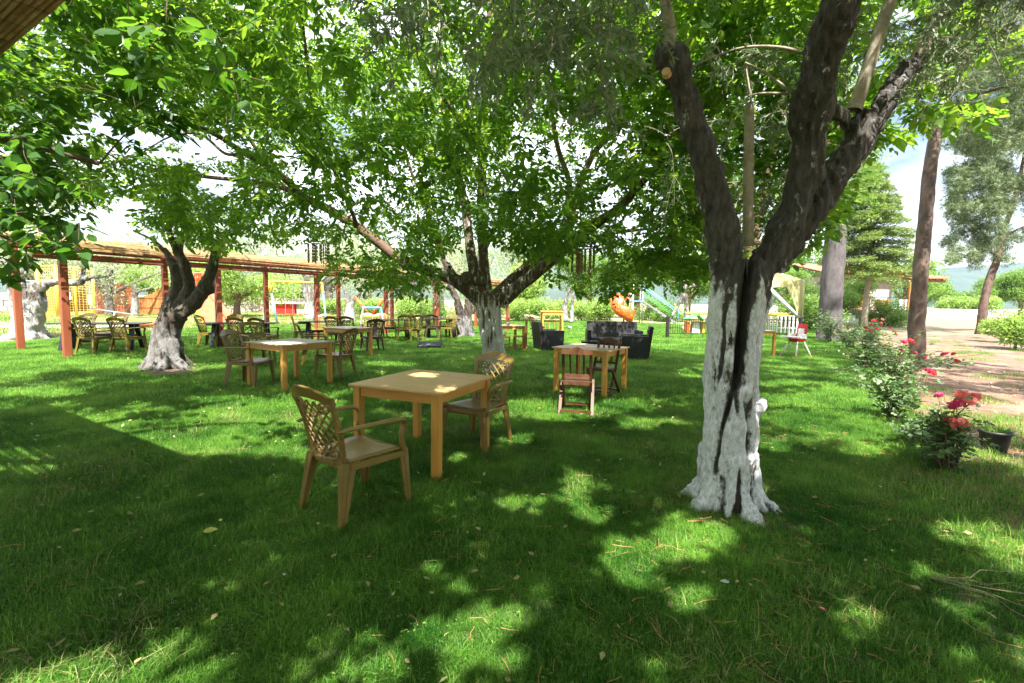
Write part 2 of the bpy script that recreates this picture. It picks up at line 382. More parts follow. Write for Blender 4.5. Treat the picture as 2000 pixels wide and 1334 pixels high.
T_OLI = (np.array([(0, 0, 0), (-.09, .3, .02), (-.10, .65, .01), (0, 1, -.04), (.10, .65, .01), (.09, .3, .02)]),
         np.array([(0, 3, 2), (0, 2, 1), (0, 5, 4), (0, 4, 3)]))
def unit(a): return a / np.maximum(np.linalg.norm(a, axis=-1, keepdims=True), 1e-9)
def leaf_geo(pos, axis, normal, size, T):
    y = unit(axis); x = unit(np.cross(y, normal)); z = np.cross(x, y)
    tv, tf = T; s = size[:, None, None]
    V = pos[:, None, :] + s * (tv[None, :, 0:1] * x[:, None, :] + tv[None, :, 1:2] * y[:, None, :] + tv[None, :, 2:3] * z[:, None, :])
    F = tf[None] + (np.arange(len(pos)) * len(tv))[:, None, None]
    return V.reshape(-1, 3), F.reshape(-1, 3), len(tf)
def leaves(name, pos, axis, normal, size, T, mat, parent, base, tint=None, kind='stuff'):
    if len(pos) == 0: return None
    V, F, k = leaf_geo(pos, axis, normal, size, T)
    tint = rng.random(len(pos)) if tint is None else tint
    me = mesh_np(name, V - np.array(base), F, False, np.repeat(tint, k))
    o = link(name, me, mat, parent); o['kind'] = kind
    return o

# sunlit patches read from the photograph: (x, y, rx, ry) on the lawn; the canopy is open where the sun gets through
LIT = [(150, 850, 70, 26), (200, 890, 90, 30), (60, 900, 70, 30), (190, 850, 130, 26), (340, 832, 220, 42), (480, 812, 160, 34), (590, 800, 90, 26), (540, 850, 80, 22), (560, 886, 60, 13), (420, 884, 170, 18), (80, 768, 80, 8),
       (60, 716, 80, 13), (220, 714, 170, 10), (400, 716, 70, 6), (1070, 805, 120, 20), (1010, 860, 40, 10), (1270, 828, 60, 13), (1370, 730, 60, 10), (1110, 738, 40, 6),
       (1560, 820, 60, 24), (1650, 845, 110, 26), (1700, 880, 70, 16), (1560, 722, 60, 9), (1560, 786, 60, 12), (1500, 870, 40, 16), (1640, 760, 40, 8),
       (1020, 985, 42, 20), (1125, 955, 38, 32), (1290, 1065, 110, 48), (1220, 1110, 55, 55), (1350, 1165, 60, 32), (1400, 1040, 60, 20), (920, 1245, 120, 36), (1000, 1215, 60, 26), (730, 1300, 70, 30),
       (1880, 1040, 90, 20), (1970, 1065, 60, 22), (1160, 1010, 40, 20), (1440, 950, 40, 30), (990, 1290, 60, 25), (1250, 1300, 60, 20), 
       (930, 650, 160, 6), (760, 712, 50, 5), (1450, 715, 80, 7), (1210, 790, 30, 8), (1540, 750, 50, 7)]
_L = np.array(LIT, float)
TABLE_SPOTS = [(-.9, 4.8, .76, .15), (-.5, 4.0, .76, .12), (-.15, 5.15, .9, .12), (-3.8, 7.9, .76, .3), (1.1, 7.4, .76, .2)]
def sun_keep(pos, soft=.34, strength=.93):
    """False where a leaf would cast its shadow on a sunlit patch"""
    pos = np.asarray(pos); g = np.zeros_like(pos)
    g[:, 0] = pos[:, 0] + pos[:, 2] * SHIFT[0]; g[:, 1] = pos[:, 1] + pos[:, 2] * SHIFT[1]
    w = vnoise(g * 2.3 + 9) * .30; w2 = vnoise(g * 5 + 30) * .55
    x, y, d = proj(g)
    q = np.min(((x[:, None] - _L[:, 0]) / _L[:, 2]) ** 2 + ((y[:, None] - _L[:, 1]) / _L[:, 3]) ** 2, axis=1)
    lit = (q + w + w2 + rng.normal(0, soft, len(q)) < 1.0) & (d > 0.3)
    for tx, ty, tz, r in TABLE_SPOTS:
        h = pos[:, 2] - tz
        lit |= (np.hypot(pos[:, 0] + h * SHIFT[0] - tx, pos[:, 1] + h * SHIFT[1] - ty) < r * (1 + w)) & (h > 0)
    return ~(lit & (rng.random(len(q)) < strength))

def grow(limbs, targets, r_end=.003, gain=.010, wob=.10, arch=.12):
    """attach every target to the nearest wood; returns twig paths (n,4)"""
    cap = 200000; N = np.zeros((cap, 4)); n = 0
    for L in limbs:
        a = L[len(L) // 5:]; N[n:n + len(a)] = a; n += len(a)
    targets = np.asarray(targets)
    d0 = np.array([np.min(np.sum((N[:n, :3] - t) ** 2, axis=1)) for t in targets])
    out = []
    for t in targets[np.argsort(d0)]:
        dd = np.sum((N[:n, :3] - t) ** 2, axis=1); i = int(np.argmin(dd)); d = math.sqrt(dd[i])
        if d < .08: continue
        k = max(3, int(d / .14)); s = np.linspace(0, 1, k + 1)[:, None]
        a = N[i, :3]; pth = a + (t - a) * s
        pth += np.sin(s * PI) * np.array([0, 0, arch * d * rng.uniform(-.3, 1)])
        w = rng.normal(0, wob * .28 * d ** .7, (k + 1, 3)); w[0] = 0; w = np.cumsum(w, axis=0) / math.sqrt(k); pth += w * s
        r0 = min(N[i, 3] * .75, .005 + gain * d)
        pr = np.hstack([pth, r0 + (max(r_end, .0025) - r0) * s ** .8]); out.append(pr)
        if n + k < cap: N[n:n + k] = pr[1:]; n += k
    return out
def wood(name, paths, mat, parent, base, n=6, rough=0, kind=None):
    VV = []; FF = []; b = 0
    for p in paths:
        k = n if p[0, 3] > .02 else (5 if p[0, 3] > .01 else 3)
        V, F = tube_geo(p[:, :3], p[:, 3], k); VV.append(np.array([tuple(v) for v in V])); FF.append(np.array(F) + b); b += len(V)
    V = np.vstack(VV) - np.array(base)
    o = link(name, mesh_np(name, V, np.vstack(FF)), mat, parent)
    if kind: o['kind'] = kind
    return o
def solid(name, tubes, base, voxel, mat, parent, disp=None, balls=()):
    """trunk and limbs fused into one skin, then furrowed by disp(co, nrm) -> (offset along normal, ridge)"""
    mb = MB()
    for t in tubes: mb.tube([tuple(p[:3]) for p in t], [p[3] for p in t], 14)
    for c, r in balls: mb.ball(c, r, 10)
    me = bpy.data.meshes.new('tmp'); me.from_pydata([tuple(np.array(v) - np.array(base)) for v in mb.v], [], mb.f)
    bm = bmesh.new(); bm.from_mesh(me); bmesh.ops.recalc_face_normals(bm, faces=bm.faces); bm.to_mesh(me); bm.free()
    o = bpy.data.objects.new('tmp', me); col.objects.link(o)
    md = o.modifiers.new('r', 'REMESH'); md.mode = 'VOXEL'; md.voxel_size = voxel
    s = o.modifiers.new('s', 'SMOOTH'); s.factor = .5; s.iterations = 4
    dg = bpy.context.evaluated_depsgraph_get(); m2 = bpy.data.meshes.new_from_object(o.evaluated_get(dg))
    bpy.data.objects.remove(o)
    nv = len(m2.vertices); co = np.zeros(nv * 3, np.float32); m2.vertices.foreach_get('co', co); co = co.reshape(-1, 3)
    nr = np.zeros(nv * 3, np.float32); m2.vertices.foreach_get('normal', nr); nr = nr.reshape(-1, 3)
    if disp:
        off, ridge = disp(co, nr); co = co + nr * off[:, None]
        m2.vertices.foreach_set('co', np.ascontiguousarray(co, np.float32).ravel())
        a = m2.attributes.new('ridge', 'FLOAT', 'POINT'); a.data.foreach_set('value', np.ascontiguousarray(ridge, np.float32))
    m2.polygons.foreach_set('use_smooth', np.ones(len(m2.polygons), bool)); m2.update()
    return link(name, m2, mat, parent)
def compound(paths, per_m, tmin=.25, n=6, L=.26, S=(.085, .135), droop=.35, jit=.05):
    """walnut-like leaves: leaflets along a rachis. returns pos, axis, normal, size, centre index"""
    B = []; D = []
    for p in paths:
        ln = np.sum(np.linalg.norm(np.diff(p[:, :3], axis=0), axis=1)); k = rng.poisson(per_m * max(ln, .3))
        if k == 0: continue
        t = tmin + (1 - tmin) * rng.random(k) ** .7; f = t * (len(p) - 1); i = np.minimum(f.astype(int), len(p) - 2); u = (f - i)[:, None]
        q = p[i, :3] * (1 - u) + p[i + 1, :3] * u; dr = unit(p[i + 1, :3] - p[i, :3])
        B.append(q + rng.normal(0, jit, q.shape)); D.append(dr * .6 + rng.normal(0, .6, q.shape))
    B = np.vstack(B); D = np.vstack(D); D[:, 2] = D[:, 2] * .6 - droop; D = unit(D)
    return B, D
def expand(B, D, n=7, L=.26, S=(.085, .135)):
    tab = np.array([(.30, -1), (.34, 1), (.56, -1), (.60, 1), (.82, -1), (.86, 1), (1.0, 0)])[7 - n:]
    N = unit(np.array([0, 0, 1.0]) + rng.normal(0, .38, B.shape)); side = unit(np.cross(D, N))
    Ls = L * rng.uniform(.75, 1.2, len(B))
    pos = []; ax = []; no = []; sz = []
    for s, w in tab:
        pos.append(B + D * (Ls * s)[:, None]); a = D * (.55 if w else 1) + side * w * .8 + rng.normal(0, .16, B.shape); a[:, 2] -= .12; ax.append(a)
        no.append(N + rng.normal(0, .3, B.shape)); sz.append(rng.uniform(*S, len(B)) * (.8 + .35 * s))
    tint = np.tile(np.clip(rng.normal(.5, .25, len(B)), 0, 1), len(tab)) + rng.normal(0, .1, len(B) * len(tab))
    sv = np.tile(rng.uniform(.6, 1.2, len(B)), len(tab))
    return np.vstack(pos), np.vstack(ax), np.vstack(no), np.concatenate(sz) * sv, np.clip(tint, 0, 1)

# lower outline of the foliage hanging in view: photograph x -> y
_ox = [-400, 0, 60, 150, 230, 300, 360, 450, 480, 540, 620, 650, 700, 790, 830, 900, 1000, 1060, 1130, 1200, 1300, 1370, 1420, 1550, 1600, 1640, 1700, 1760, 1850, 1960, 2300]
_oy = [420, 470, 500, 450, 400, 500, 480, 515, 480, 490, 490, 540, 560, 600, 590, 490, 500, 560, 590, 600, 590, 570, 560, 540, 500, 430, 300, 270, 260, 230, 200]
def above_line(pos, slack=0):
    x, y, d = proj(pos); return (y < np.interp(x, _ox, _oy) + slack) | (d < .3)
HOLES = [(622, 492, 24, 24), (1141, 506, 28, 24), (180, 245, 45, 20), (300, 265, 110, 18), (400, 285, 60, 20), (420, 355, 50, 22), (250, 395, 60, 16), (560, 300, 40, 12), (600, 20, 20, 8), (1130, 290, 10, 12), (730, 370, 22, 18), (335, 300, 60, 10)]
_H = np.array(HOLES, float); _H[2:, 2:] *= .8
def hole_keep(pos):
    x, y, d = proj(pos)
    q = np.min(((x[:, None] - _H[:, 0]) / _H[:, 2]) ** 2 + ((y[:, None] - _H[:, 1]) / _H[:, 3]) ** 2, axis=1)
    return ~((q + rng.normal(0, .15, len(q)) < 1) & (d > .3))
def near_ok(pos, dmin):
    x, y, d = proj(pos); inv = (x > -150) & (x < 2150) & (y > -150) & (y < 1400) & (d > 0)
    return ~(inv & (d < dmin))
def ell(n, c, r, zmin=None, shell=.35):
    u = unit(rng.normal(0, 1, (n * 3, 3))); q = (shell + (1 - shell) * rng.random(n * 3)) ** (1 / 2.2)
    p = np.array(c) + u * q[:, None] * np.array(r)
    if zmin is not None: p = p[p[:, 2] > zmin]
    return p[:n]
def px_limb(rows):
    """rows (x, y, Y, r) read from the photograph -> smooth (x,y,z,r) path"""
    return smooth_path([(*P(x, y, Y), r) for x, y, Y, r in rows], 6)

# ------------------------------------------------------------------ ground
def sheet(name, pts, z, m, kind='structure', sub=0):
    me = bpy.data.meshes.new(name); me.from_pydata([(x, y, z) for x, y in pts], [], [tuple(range(len(pts)))]); me.update()
    if me.polygons[0].normal.z < 0: me.flip_normals()
    o = link(name, me, m); o['kind'] = kind; return o
m_dry = mat('dry_ground', (.40, .34, .20), (.26, .25, .11), 1.1, .95, .5, 40, dirt=(.16, .22, .06), dscale=.35, dlo=.48, dhi=.6)
m_dirt = mat('packed_dirt', (.19, .12, .085), (.10, .064, .045), 3.5, .95, .7, 60, dirt=(.26, .185, .135), dscale=.9, dlo=.5, dhi=.62)
m_yard = mat('pale_gravel', (.24, .19, .12), (.18, .14, .085), 5, .95, .5, 60)
m_lawn = mat('lawn_soil', (.06, .12, .02), (.07, .08, .03), 6, .95, .6, 50)
sheet('ground', [(-900, -300), (900, -300), (900, 2400), (-900, 2400)], -.008, m_dry)
g = lambda x, y: tuple(G(x, y)[:2])
sheet('dirt_path', [(2.6, -6), (3.2, 2.2), (3.55, 3.2), g(1900, 925), g(1780, 800), g(1690, 700), g(1640, 655), g(1620, 638), (23, 27), (60, 27), (60, -6)], -.004, m_dirt)
sheet('gravel_yard', [(13, 27.5), (80, 23), (80, 60), (34, 60), (15, 36)], 0.0, m_yard)
lawn_pts = [(-16, -6), (-16, 12), (-14.5, 17), (-15, 22), (-12, 26), (-8, 31), (0, 36), (8, 36), (12, 33), g(1600, 633), g(1650, 668), g(1710, 725), g(1790, 815), g(1880, 925), (3.4, 3.0), (3.1, 2.2), (2.5, -6)]
sheet('lawn', lawn_pts, .004, m_lawn)
LP = np.array(lawn_pts)
def inside(x, y, poly=LP):
    r = np.zeros(len(x), bool); j = len(poly) - 1
    for i in range(len(poly)):
        xi, yi = poly[i]; xj, yj = poly[j]
        c = ((yi > y) != (yj > y)) & (x < (xj - xi) * (y - yi) / (yj - yi + 1e-12) + xi); r ^= c; j = i
    return r
# grass: blade tiles spread by geometry nodes
def grass_tile(name, size, n, h, w, m, lean=.45, seed=1, dead=.02):
    r = np.random.default_rng(seed); a = r.random(n) * 2 * PI; h = h * r.choice([.7, 1.0, 1.35], n); p = np.stack([r.uniform(-size / 2, size / 2, n), r.uniform(-size / 2, size / 2, n), np.full(n, -.004)], 1)
    clump = vnoise(p * 14 + 50 * seed) * .35 + 1
    H = h * r.uniform(.45, 1.15, n) * clump; d = np.stack([np.cos(a), np.sin(a), np.zeros(n)], 1); s = np.stack([-np.sin(a), np.cos(a), np.zeros(n)], 1)
    ln = r.gamma(2.0, lean / 2, n); W = w * r.uniform(.6, 1.2, n); up = np.array([0, 0, 1.0])
    def lv(t, b): return p + up * (H * t * (1 - .35 * np.minimum(ln, 1.6) * t))[:, None] + d * (H * ln * t * t)[:, None] + s * (W * b)[:, None]
    V = np.stack([lv(0, -.5), lv(0, .5), lv(.55, -.42), lv(.55, .42), lv(1, 0)], 1).reshape(-1, 3)
    F = (np.array([(0, 1, 3), (0, 3, 2), (2, 3, 4)])[None] + (np.arange(n) * 5)[:, None, None]).reshape(-1, 3)
    tint = np.clip(r.normal(.45, .22, n) + vnoise(p * 5 + seed * 7) * .25, 0, 1)
    return bpy.data.objects.new(name, mesh_np(name, V, F, False, np.repeat(tint, 3))), m
def scatter(name, pts, tiles, label, s=(.9, 1.15), cat='grass'):
    c = bpy.data.collections.new(name + '_tiles')
    for o, m in tiles:
        if not o.data.materials: o.data.materials.append(m)
        if o.name not in c.objects: c.objects.link(o)
    me = bpy.data.meshes.new(name); P3 = np.column_stack([pts[:, 0], pts[:, 1], np.full(len(pts), .004)]).astype(np.float32)
    me.vertices.add(len(P3)); me.vertices.foreach_set('co', P3.ravel()); me.update()
    o = bpy.data.objects.new(name, me); col.objects.link(o)
    ng = bpy.data.node_groups.new(name, 'GeometryNodeTree')
    ng.interface.new_socket('Geometry', in_out='INPUT', socket_type='NodeSocketGeometry'); ng.interface.new_socket('Geometry', in_out='OUTPUT', socket_type='NodeSocketGeometry')
    N, L = ng.nodes, ng.links; gi = N.new('NodeGroupInput'); go = N.new('NodeGroupOutput')
    ci = N.new('GeometryNodeCollectionInfo'); ci.inputs[0].default_value = c; ci.inputs['Separate Children'].default_value = True; ci.inputs['Reset Children'].default_value = True
    ip = N.new('GeometryNodeInstanceOnPoints'); ip.inputs['Pick Instance'].default_value = True
    rv = N.new('FunctionNodeRandomValue'); rv.data_type = 'FLOAT_VECTOR'; rv.inputs[0].default_value = (0, 0, 0); rv.inputs[1].default_value = (0, 0, 6.283)
    rs = N.new('FunctionNodeRandomValue'); rs.data_type = 'FLOAT'; rs.inputs[2].default_value = s[0]; rs.inputs[3].default_value = s[1]
    L.new(gi.outputs[0], ip.inputs['Points']); L.new(ci.outputs[0], ip.inputs['Instance']); L.new(rv.outputs[0], ip.inputs['Rotation']); L.new(rs.outputs[1], ip.inputs['Scale']); L.new(ip.outputs[0], go.inputs[0])
    md = o.modifiers.new('spread', 'NODES'); md.node_group = ng
    return tag(o, label, cat, kind='stuff')
def grid_pts(x0, x1, y0, y1, st):
    X, Y = np.meshgrid(np.arange(x0, x1, st), np.arange(y0, y1, st)); X = X.ravel() + rng.uniform(-.3, .3, X.size) * st; Y = Y.ravel() + rng.uniform(-.3, .3, Y.size) * st
    return np.column_stack([X, Y])
def in_view(p, pad=150):
    x, y, d = proj(np.column_stack([p, np.zeros(len(p))])); return (d > .3) & (x > -pad) & (x < 2000 + pad) & (y < 1334 + 260)
pn = grid_pts(-8, 6, .9, 7.0, .34); pn = pn[inside(pn[:, 0], pn[:, 1]) & in_view(pn, 400) & (np.hypot(pn[:, 0] - 1.64, pn[:, 1] - 3.55) > .36)]
scatter('grass', pn, [grass_tile('near_blades', .5, 3000, .050, .0030, M['grass'], .85, k) for k in (1, 2, 3, 4)], 'short dense green lawn grass in the foreground under the trees')
pf = grid_pts(-17, 20, 6.8, 15, .62); pf = pf[inside(pf[:, 0], pf[:, 1]) & in_view(pf) & (np.hypot(pf[:, 0] + 7.0, pf[:, 1] - 9.7) > .55) & (np.hypot(pf[:, 0] + .36, pf[:, 1] - 10) > .4)]
scatter('grass', pf, [grass_tile('mid_blades', .9, 2600, .06, .007, M['grass'], .7, k) for k in (5, 6, 7)], 'mown green lawn grass around the middle tables and pergola')
pf = grid_pts(-17, 20, 14.8, 37, 1.25); pf = pf[inside(pf[:, 0], pf[:, 1]) & in_view(pf)]
scatter('grass', pf, [grass_tile('far_blades', 1.8, 2600, .06, .016, M['grass'], .7, k) for k in (8, 9)], 'sunny lawn grass in front of the playground')
# weedy edge of the lawn and tufts on the dirt
pe = []
for (x, y) in [(1660, 690), (1700, 740), (1750, 790), (1800, 850), (1850, 900), (1900, 960), (1960, 1000), (2000, 1060), (1940, 920), (1980, 1100), (1880, 950), (1990, 960)]:
    c = np.array(g(x, y)); pe += [c + rng.normal(0, .28, 2) for _ in range(7)]
for (x, y) in [(1900, 690), (1870, 700), (1960, 745), (1840, 680), (1980, 850), (1930, 820), (1990, 700), (1945, 665), (1820, 668), (1700, 650), (1750, 640), (1985, 905), (1890, 830), (2060, 980), (1850, 770)]:
    c = np.array(g(x, y)); pe += [c + rng.normal(0, .5, 2) * (1 if y > 750 else 2) for _ in range(9)]
scatter('weed_patch', np.array(pe), [grass_tile('weed_blades', .5, 260, .085, .005, M['grass'], .8, 21), grass_tile('dry_blades', .5, 200, .07, .004, M['dry_grass'], .9, 22)], 'straggly weeds and dry grass on the dirt beside the lawn', cat='weeds')
pd = grid_pts(-60, -8, 12, 60, 1.6); pd = pd[~inside(pd[:, 0], pd[:, 1]) & in_view(pd)]; pd = pd[rng.random(len(pd)) < .75]
scatter('dry_meadow', pd, [grass_tile('meadow_blades', 1.8, 700, .12, .018, M['dry_grass'], .8, 31), grass_tile('meadow_green', 1.8, 700, .11, .018, M['grass'], .8, 32)], 'half dry meadow grass beyond the pergola', cat='grass')
# litter: dead pine needles, small leaves, pebbles
def needles(name, n, area, label, L=(.05, .14), w=.0016, spread=None, m=None, cat='litter'):
    P2 = area(n); n = len(P2); a = rng.random(n) * 2 * PI; ln = rng.uniform(*L, n); d = np.stack([np.cos(a), np.sin(a), rng.normal(0, .12, n)], 1)
    s = np.stack([-np.sin(a), np.cos(a), np.zeros(n)], 1); z = rng.uniform(.012, .05, n) if name == 'pine_needles' else rng.uniform(.004, .012, n)
    c = np.column_stack([P2, z]); bow = rng.normal(0, .12, n)
    pts = [c + d * (ln * (t - .5))[:, None] + s * (ln * bow * (4 * t * (1 - t)))[:, None] for t in (0, .5, 1)]
    V = np.stack([q + k * s * w for q in pts for k in (-1, 1)] + [q + np.array([0, 0, w * 1.6]) for q in pts], 1).reshape(-1, 3)
    F = (np.array([(0, 1, 3, 2), (2, 3, 5, 4), (0, 2, 7, 6), (2, 4, 8, 7), (1, 6, 7, 3), (3, 7, 8, 5)])[None] + (np.arange(n) * 9)[:, None, None]).reshape(-1, 4)
    return tag(link(name, mesh_np(name, V, F, False), m or M['needle']), label, cat, kind='stuff')
def lawn_area(n):
    p = np.column_stack([rng.uniform(-4, 4, n * 2), rng.uniform(1.2, 6, n * 2)]); x, y, d = proj(np.column_stack([p, np.zeros(n * 2)]))
    wgt = np.clip((x - 500) / 900, .12, 1); return p[(rng.random(n * 2) < wgt) & inside(p[:, 0], p[:, 1])][:n]
needles('pine_needles', 900, lawn_area, 'dead brown pine needles lying in the foreground grass')
def dirt_area(n):
    p = np.column_stack([rng.uniform(2.4, 12, n), rng.uniform(1.5, 12, n)]); return p[~inside(p[:, 0], p[:, 1])]
needles('needle_litter', 9000, dirt_area, 'brown needles and twigs littering the dirt path', (.03, .12), .0022, cat='litter')
q = dirt_area(2600); sz = rng.gamma(2, .006, len(q)) + .004
mbp = MB()
V = []; Fp = []; octv = np.array([(1, 0, 0), (0, 1, 0), (-1, 0, 0), (0, -1, 0), (0, 0, .7), (0, 0, -.5)]); octf = np.array([(0, 1, 4), (1, 2, 4), (2, 3, 4), (3, 0, 4), (1, 0, 5), (2, 1, 5), (3, 2, 5), (0, 3, 5)])
V = (np.column_stack([q, np.zeros(len(q))])[:, None, :] + sz[:, None, None] * octv[None] * rng.uniform(.6, 1.3, (len(q), 6, 1))).reshape(-1, 3)
Fp = (octf[None] + (np.arange(len(q)) * 6)[:, None, None]).reshape(-1, 3)
tag(link('pebbles', mesh_np('pebbles', V, Fp, False), M['stone']), 'small pale pebbles scattered over the dirt path', 'pebbles', kind='stuff')
def fallen_leaf(x, y, s, m, label, rz, name='fallen_leaf'):
    c = G(x, y, .05); V, F, k = leaf_geo(np.zeros((1, 3)), np.array([[math.cos(rz), math.sin(rz), .1]]), np.array([[.2, -.3, 1.0]]), np.array([s]), T_HEX)
    o = link(name, mesh_np(name, V, F, True, np.ones(k)), m); o.location = c; tag(o, label, 'leaf')
m_yleaf = leaf_mat('yellow_leaf', (.5, .5, .1), (.62, .60, .16), (.4, .45, .05), (.5, .5, .1), .3)
m_gleaf = leaf_mat('silver_leaf', (.4, .46, .36), (.42, .48, .38), (.1, .2, .1), (.1, .2, .1), .1)
for bx_, by_, br_ in ((-7.0, 9.6, .85), (-.36, 9.95, .6)): sheet('bare_soil', [(bx_ + br_ * math.cos(a) * (1 + .2 * math.sin(3 * a)), by_ + br_ * .8 * math.sin(a)) for a in np.linspace(0, 2 * PI, 25)[:-1]], .0085, mat('bare_soil', (.16, .11, .07), (.09, .06, .035), 12, .95, .8, 60))
bare = sheet('bare_soil', [(1.64 + .62 * math.cos(a) * (1 + .2 * math.sin(3 * a)), 3.5 + .5 * math.sin(a) * (1 + .25 * math.cos(2 * a + 1))) for a in np.linspace(0, 2 * PI, 25)[:-1]], .0085, mat('bare_root_soil', (.16, .10, .06), (.09, .06, .035), 12, .95, .8, 60))
pc = []
for _ in range(60): c = np.array([rng.uniform(-4, 3.4), rng.uniform(1.6, 6.4)]); pc += [c + rng.normal(0, .16, 2) for _ in range(5)]
pc = np.array(pc); pc = pc[inside(pc[:, 0], pc[:, 1])]
scatter('long_grass', pc, [grass_tile('tuft_blades', .3, 120, .085, .0034, M['grass'], 1.0, 41), grass_tile('straw_blades', .3, 60, .09, .003, M['dry_grass'], 1.1, 42)], 'longer ragged grass tufts and straw scattered through the near lawn')
n_ = 1500; cp = np.column_stack([rng.uniform(-4.5, 3.5, n_), rng.uniform(1.5, 6.5, n_), np.full(n_, .045)]); cp = cp[vnoise(cp * [1.3, 1.3, 0] + 3.3) > .12]; cp = np.repeat(cp, 9, 0) + rng.normal(0, 1, (len(cp) * 9, 3)) * [.05, .05, .006]
leaves('clover', cp, rng.normal(0, 1, cp.shape) * [1, 1, .2], rng.normal(0, .25, cp.shape) + [0, 0, 1], rng.uniform(.010, .02, len(cp)), T_MID, M['bush_leaf'], None, (0, 0, 0)); tag(bpy.data.objects['clover'], 'small round leaved clover patches growing in the near lawn', 'clover')
n_ = 1100; cp = np.column_stack([rng.uniform(-9, 4, n_), rng.uniform(1.5, 11, n_), np.full(n_, .055)]); leaves('leaf_litter', cp, rng.normal(0, 1, cp.shape) * [1, 1, .2], rng.normal(0, .4, cp.shape) + [0, 0, 1], rng.uniform(.02, .06, n_), T_MID, M['dry_grass'], None, (0, 0, 0)); tag(bpy.data.objects['leaf_litter'], 'small dry yellow leaves dropped over the lawn', 'litter')
fallen_leaf(396, 1038, .085, m_yleaf, 'large yellow and green leaf lying on the grass left of the front chair', .3)
fallen_leaf(430, 1018, .04, m_yleaf, 'small yellow leaf on the grass just behind the large yellow leaf', 2)
fallen_leaf(1425, 1137, .05, m_gleaf, 'silvery fallen leaf on the grass in front of the big olive trunk', 3.0)
fallen_leaf(1722, 952, .04, m_gleaf, 'pale leaf standing in the grass between the olive trunk and the last rose bush', 1.6)
fallen_leaf(1612, 1190, .028, M['rose_pink'], 'single pink petal on the shaded grass at lower right', 2.6, 'petal')
fallen_leaf(556, 1124, .03, m_gleaf, 'whitish dry leaf on the grass at lower left', 2.2)
fallen_leaf(1741, 1076, .022, m_yleaf, 'tiny cream petal on the grass near the right edge', .5, 'petal')

# ------------------------------------------------------------------ pergola with reed roof
PD = np.array([.48, .877]); PN = np.array([-.877, .48])       # along, and away from the camera
P0 = np.array([-10.42, 11.15])
def pp(i, w, z): q = P0 + PD * 3.5 * i + PN * w; return Vector((q[0], q[1], z))
perg = empty('pergola', (P0[0], P0[1], 0), 0, 'long red timber pergola with a slatted reed roof over the dark tables', 'pergola')
PB = perg.location.copy()
def pl(v): return Vector(v) - PB
NB = 7
for i in range(NB):
    for w in (0, 2.9):
        b = pl(pp(i, w, 0)) + Vector((rng.normal(0, .015), rng.normal(0, .015), 0))
        m = MB(); m.bar(b - Vector((0, 0, .05)), b + Vector((rng.normal(0, .02), rng.normal(0, .02), 2.30 + .15 * w)), .145, .145, up=(PN[0], PN[1], 0)); m.build('post', M['post_wood'], perg, .008)
for w, z in ((0, 2.37), (2.9, 2.76)):
    for i in range(-1, NB):
        e0 = -.22 if i == -1 else 0
        if i == -1: continue
        s = -.15 if i == 0 else 0; e = .15 if i == NB - 1 else 1
        if i == NB - 1: continue
        m = MB(); m.bar(pl(pp(i + s, w, z)), pl(pp(i + 1 - .003, w, z)), .07, .15); m.build('beam', M['beam_wood'], perg, .005)
for i in np.arange(-.1, NB - 1 + .15, .1667):
    m = MB(); m.bar(pl(pp(i, -.5, 2.54)), pl(pp(i, 3.3, 3.015)), .05, .12); m.build('rafter', M['beam_wood'], perg, .004)
mr = MB(); n = 0
for w in np.arange(-.56, 3.36, .029):
    if rng.random() < .07: continue
    z = 2.625 + (w + .5) * .125
    i = -.2 + rng.uniform(-.03, .03)
    while i < NB - .85:
        L = rng.uniform(.6, 1.0); zz = z + rng.normal(0, .006); a = pl(pp(i, w + rng.normal(0, .006), zz)); b = pl(pp(min(i + L, NB - .8), w + rng.normal(0, .012), zz + rng.normal(0, .01)))
        mr.tube([a, (a + b) / 2 + Vector((0, 0, rng.normal(-.006, .006))), b], [.013, .012, .010], 5); i += L + .01
o = mr.build('reed_mat', M['reed'], perg); o['kind'] = 'stuff'
for w_, z_ in ((-.42, 2.47), (.9, 2.62), (1.9, 2.74)):
    for i in range(NB - 1): m = MB(); m.bar(pl(pp(i, w_, z_)), pl(pp(i + .997, w_, z_)), .045, .05); m.build('purlin', M['beam_wood'], perg)
mr = MB()      # ragged front fringe of the mat, lapped over the edge
for k in range(9):
    w = -.60 + rng.normal(0, .004); z = 2.64 - k * .016; i = -.2
    while i < NB - .85:
        L = rng.uniform(.35, .9)
        if rng.random() < .85 - .07 * k: mr.tube([pl(pp(i, w - .004 * k, z + rng.normal(0, .008))), pl(pp(i + L, w - .004 * k, z + rng.normal(0, .008)))], .011, 5)
        i += L
mr.build('reed_fringe', M['reed'], perg)['kind'] = 'stuff'
# the corner of the shelter over the photographer
ZR = 2.63; a0 = np.array(G(130, 0, ZR)[:2]); d2 = np.array(G(0, 110, ZR)[:2]) - a0; d2 /= np.linalg.norm(d2); n2 = np.array([-d2[1], d2[0]]); n2 *= np.sign(n2 @ np.array([0, -1.0])); print('roof edge', a0, d2, n2, 'shadow miss', [float((np.array(G(x, y)[:2]) - a0 - ZR * SHIFT) @ n2) for x, y in ((270, 905), (100, 790))])
sh = empty('reed_shelter', (-2.6, 1.2, 0), 0, 'nearby reed roof whose brown edge cuts across the top left corner', 'shelter')
SB = sh.location.copy()
def sp(u, v, z=2.63): q = a0 + d2 * u + n2 * v; return Vector((q[0], q[1], z)) - SB
for k in range(34):
    v = .012 + k * .0205; m = MB(); j = rng.normal(0, .002, 4)
    m.tube([sp(-.1, v + j[0]), sp(1.4, v + j[1], 2.63 + j[2]), sp(3, v + j[3]), sp(5.2, v)], [.0105, .010, .0105, .0085], 6); m.build('reed', M['reed'], sh, smooth=True)
m = MB()
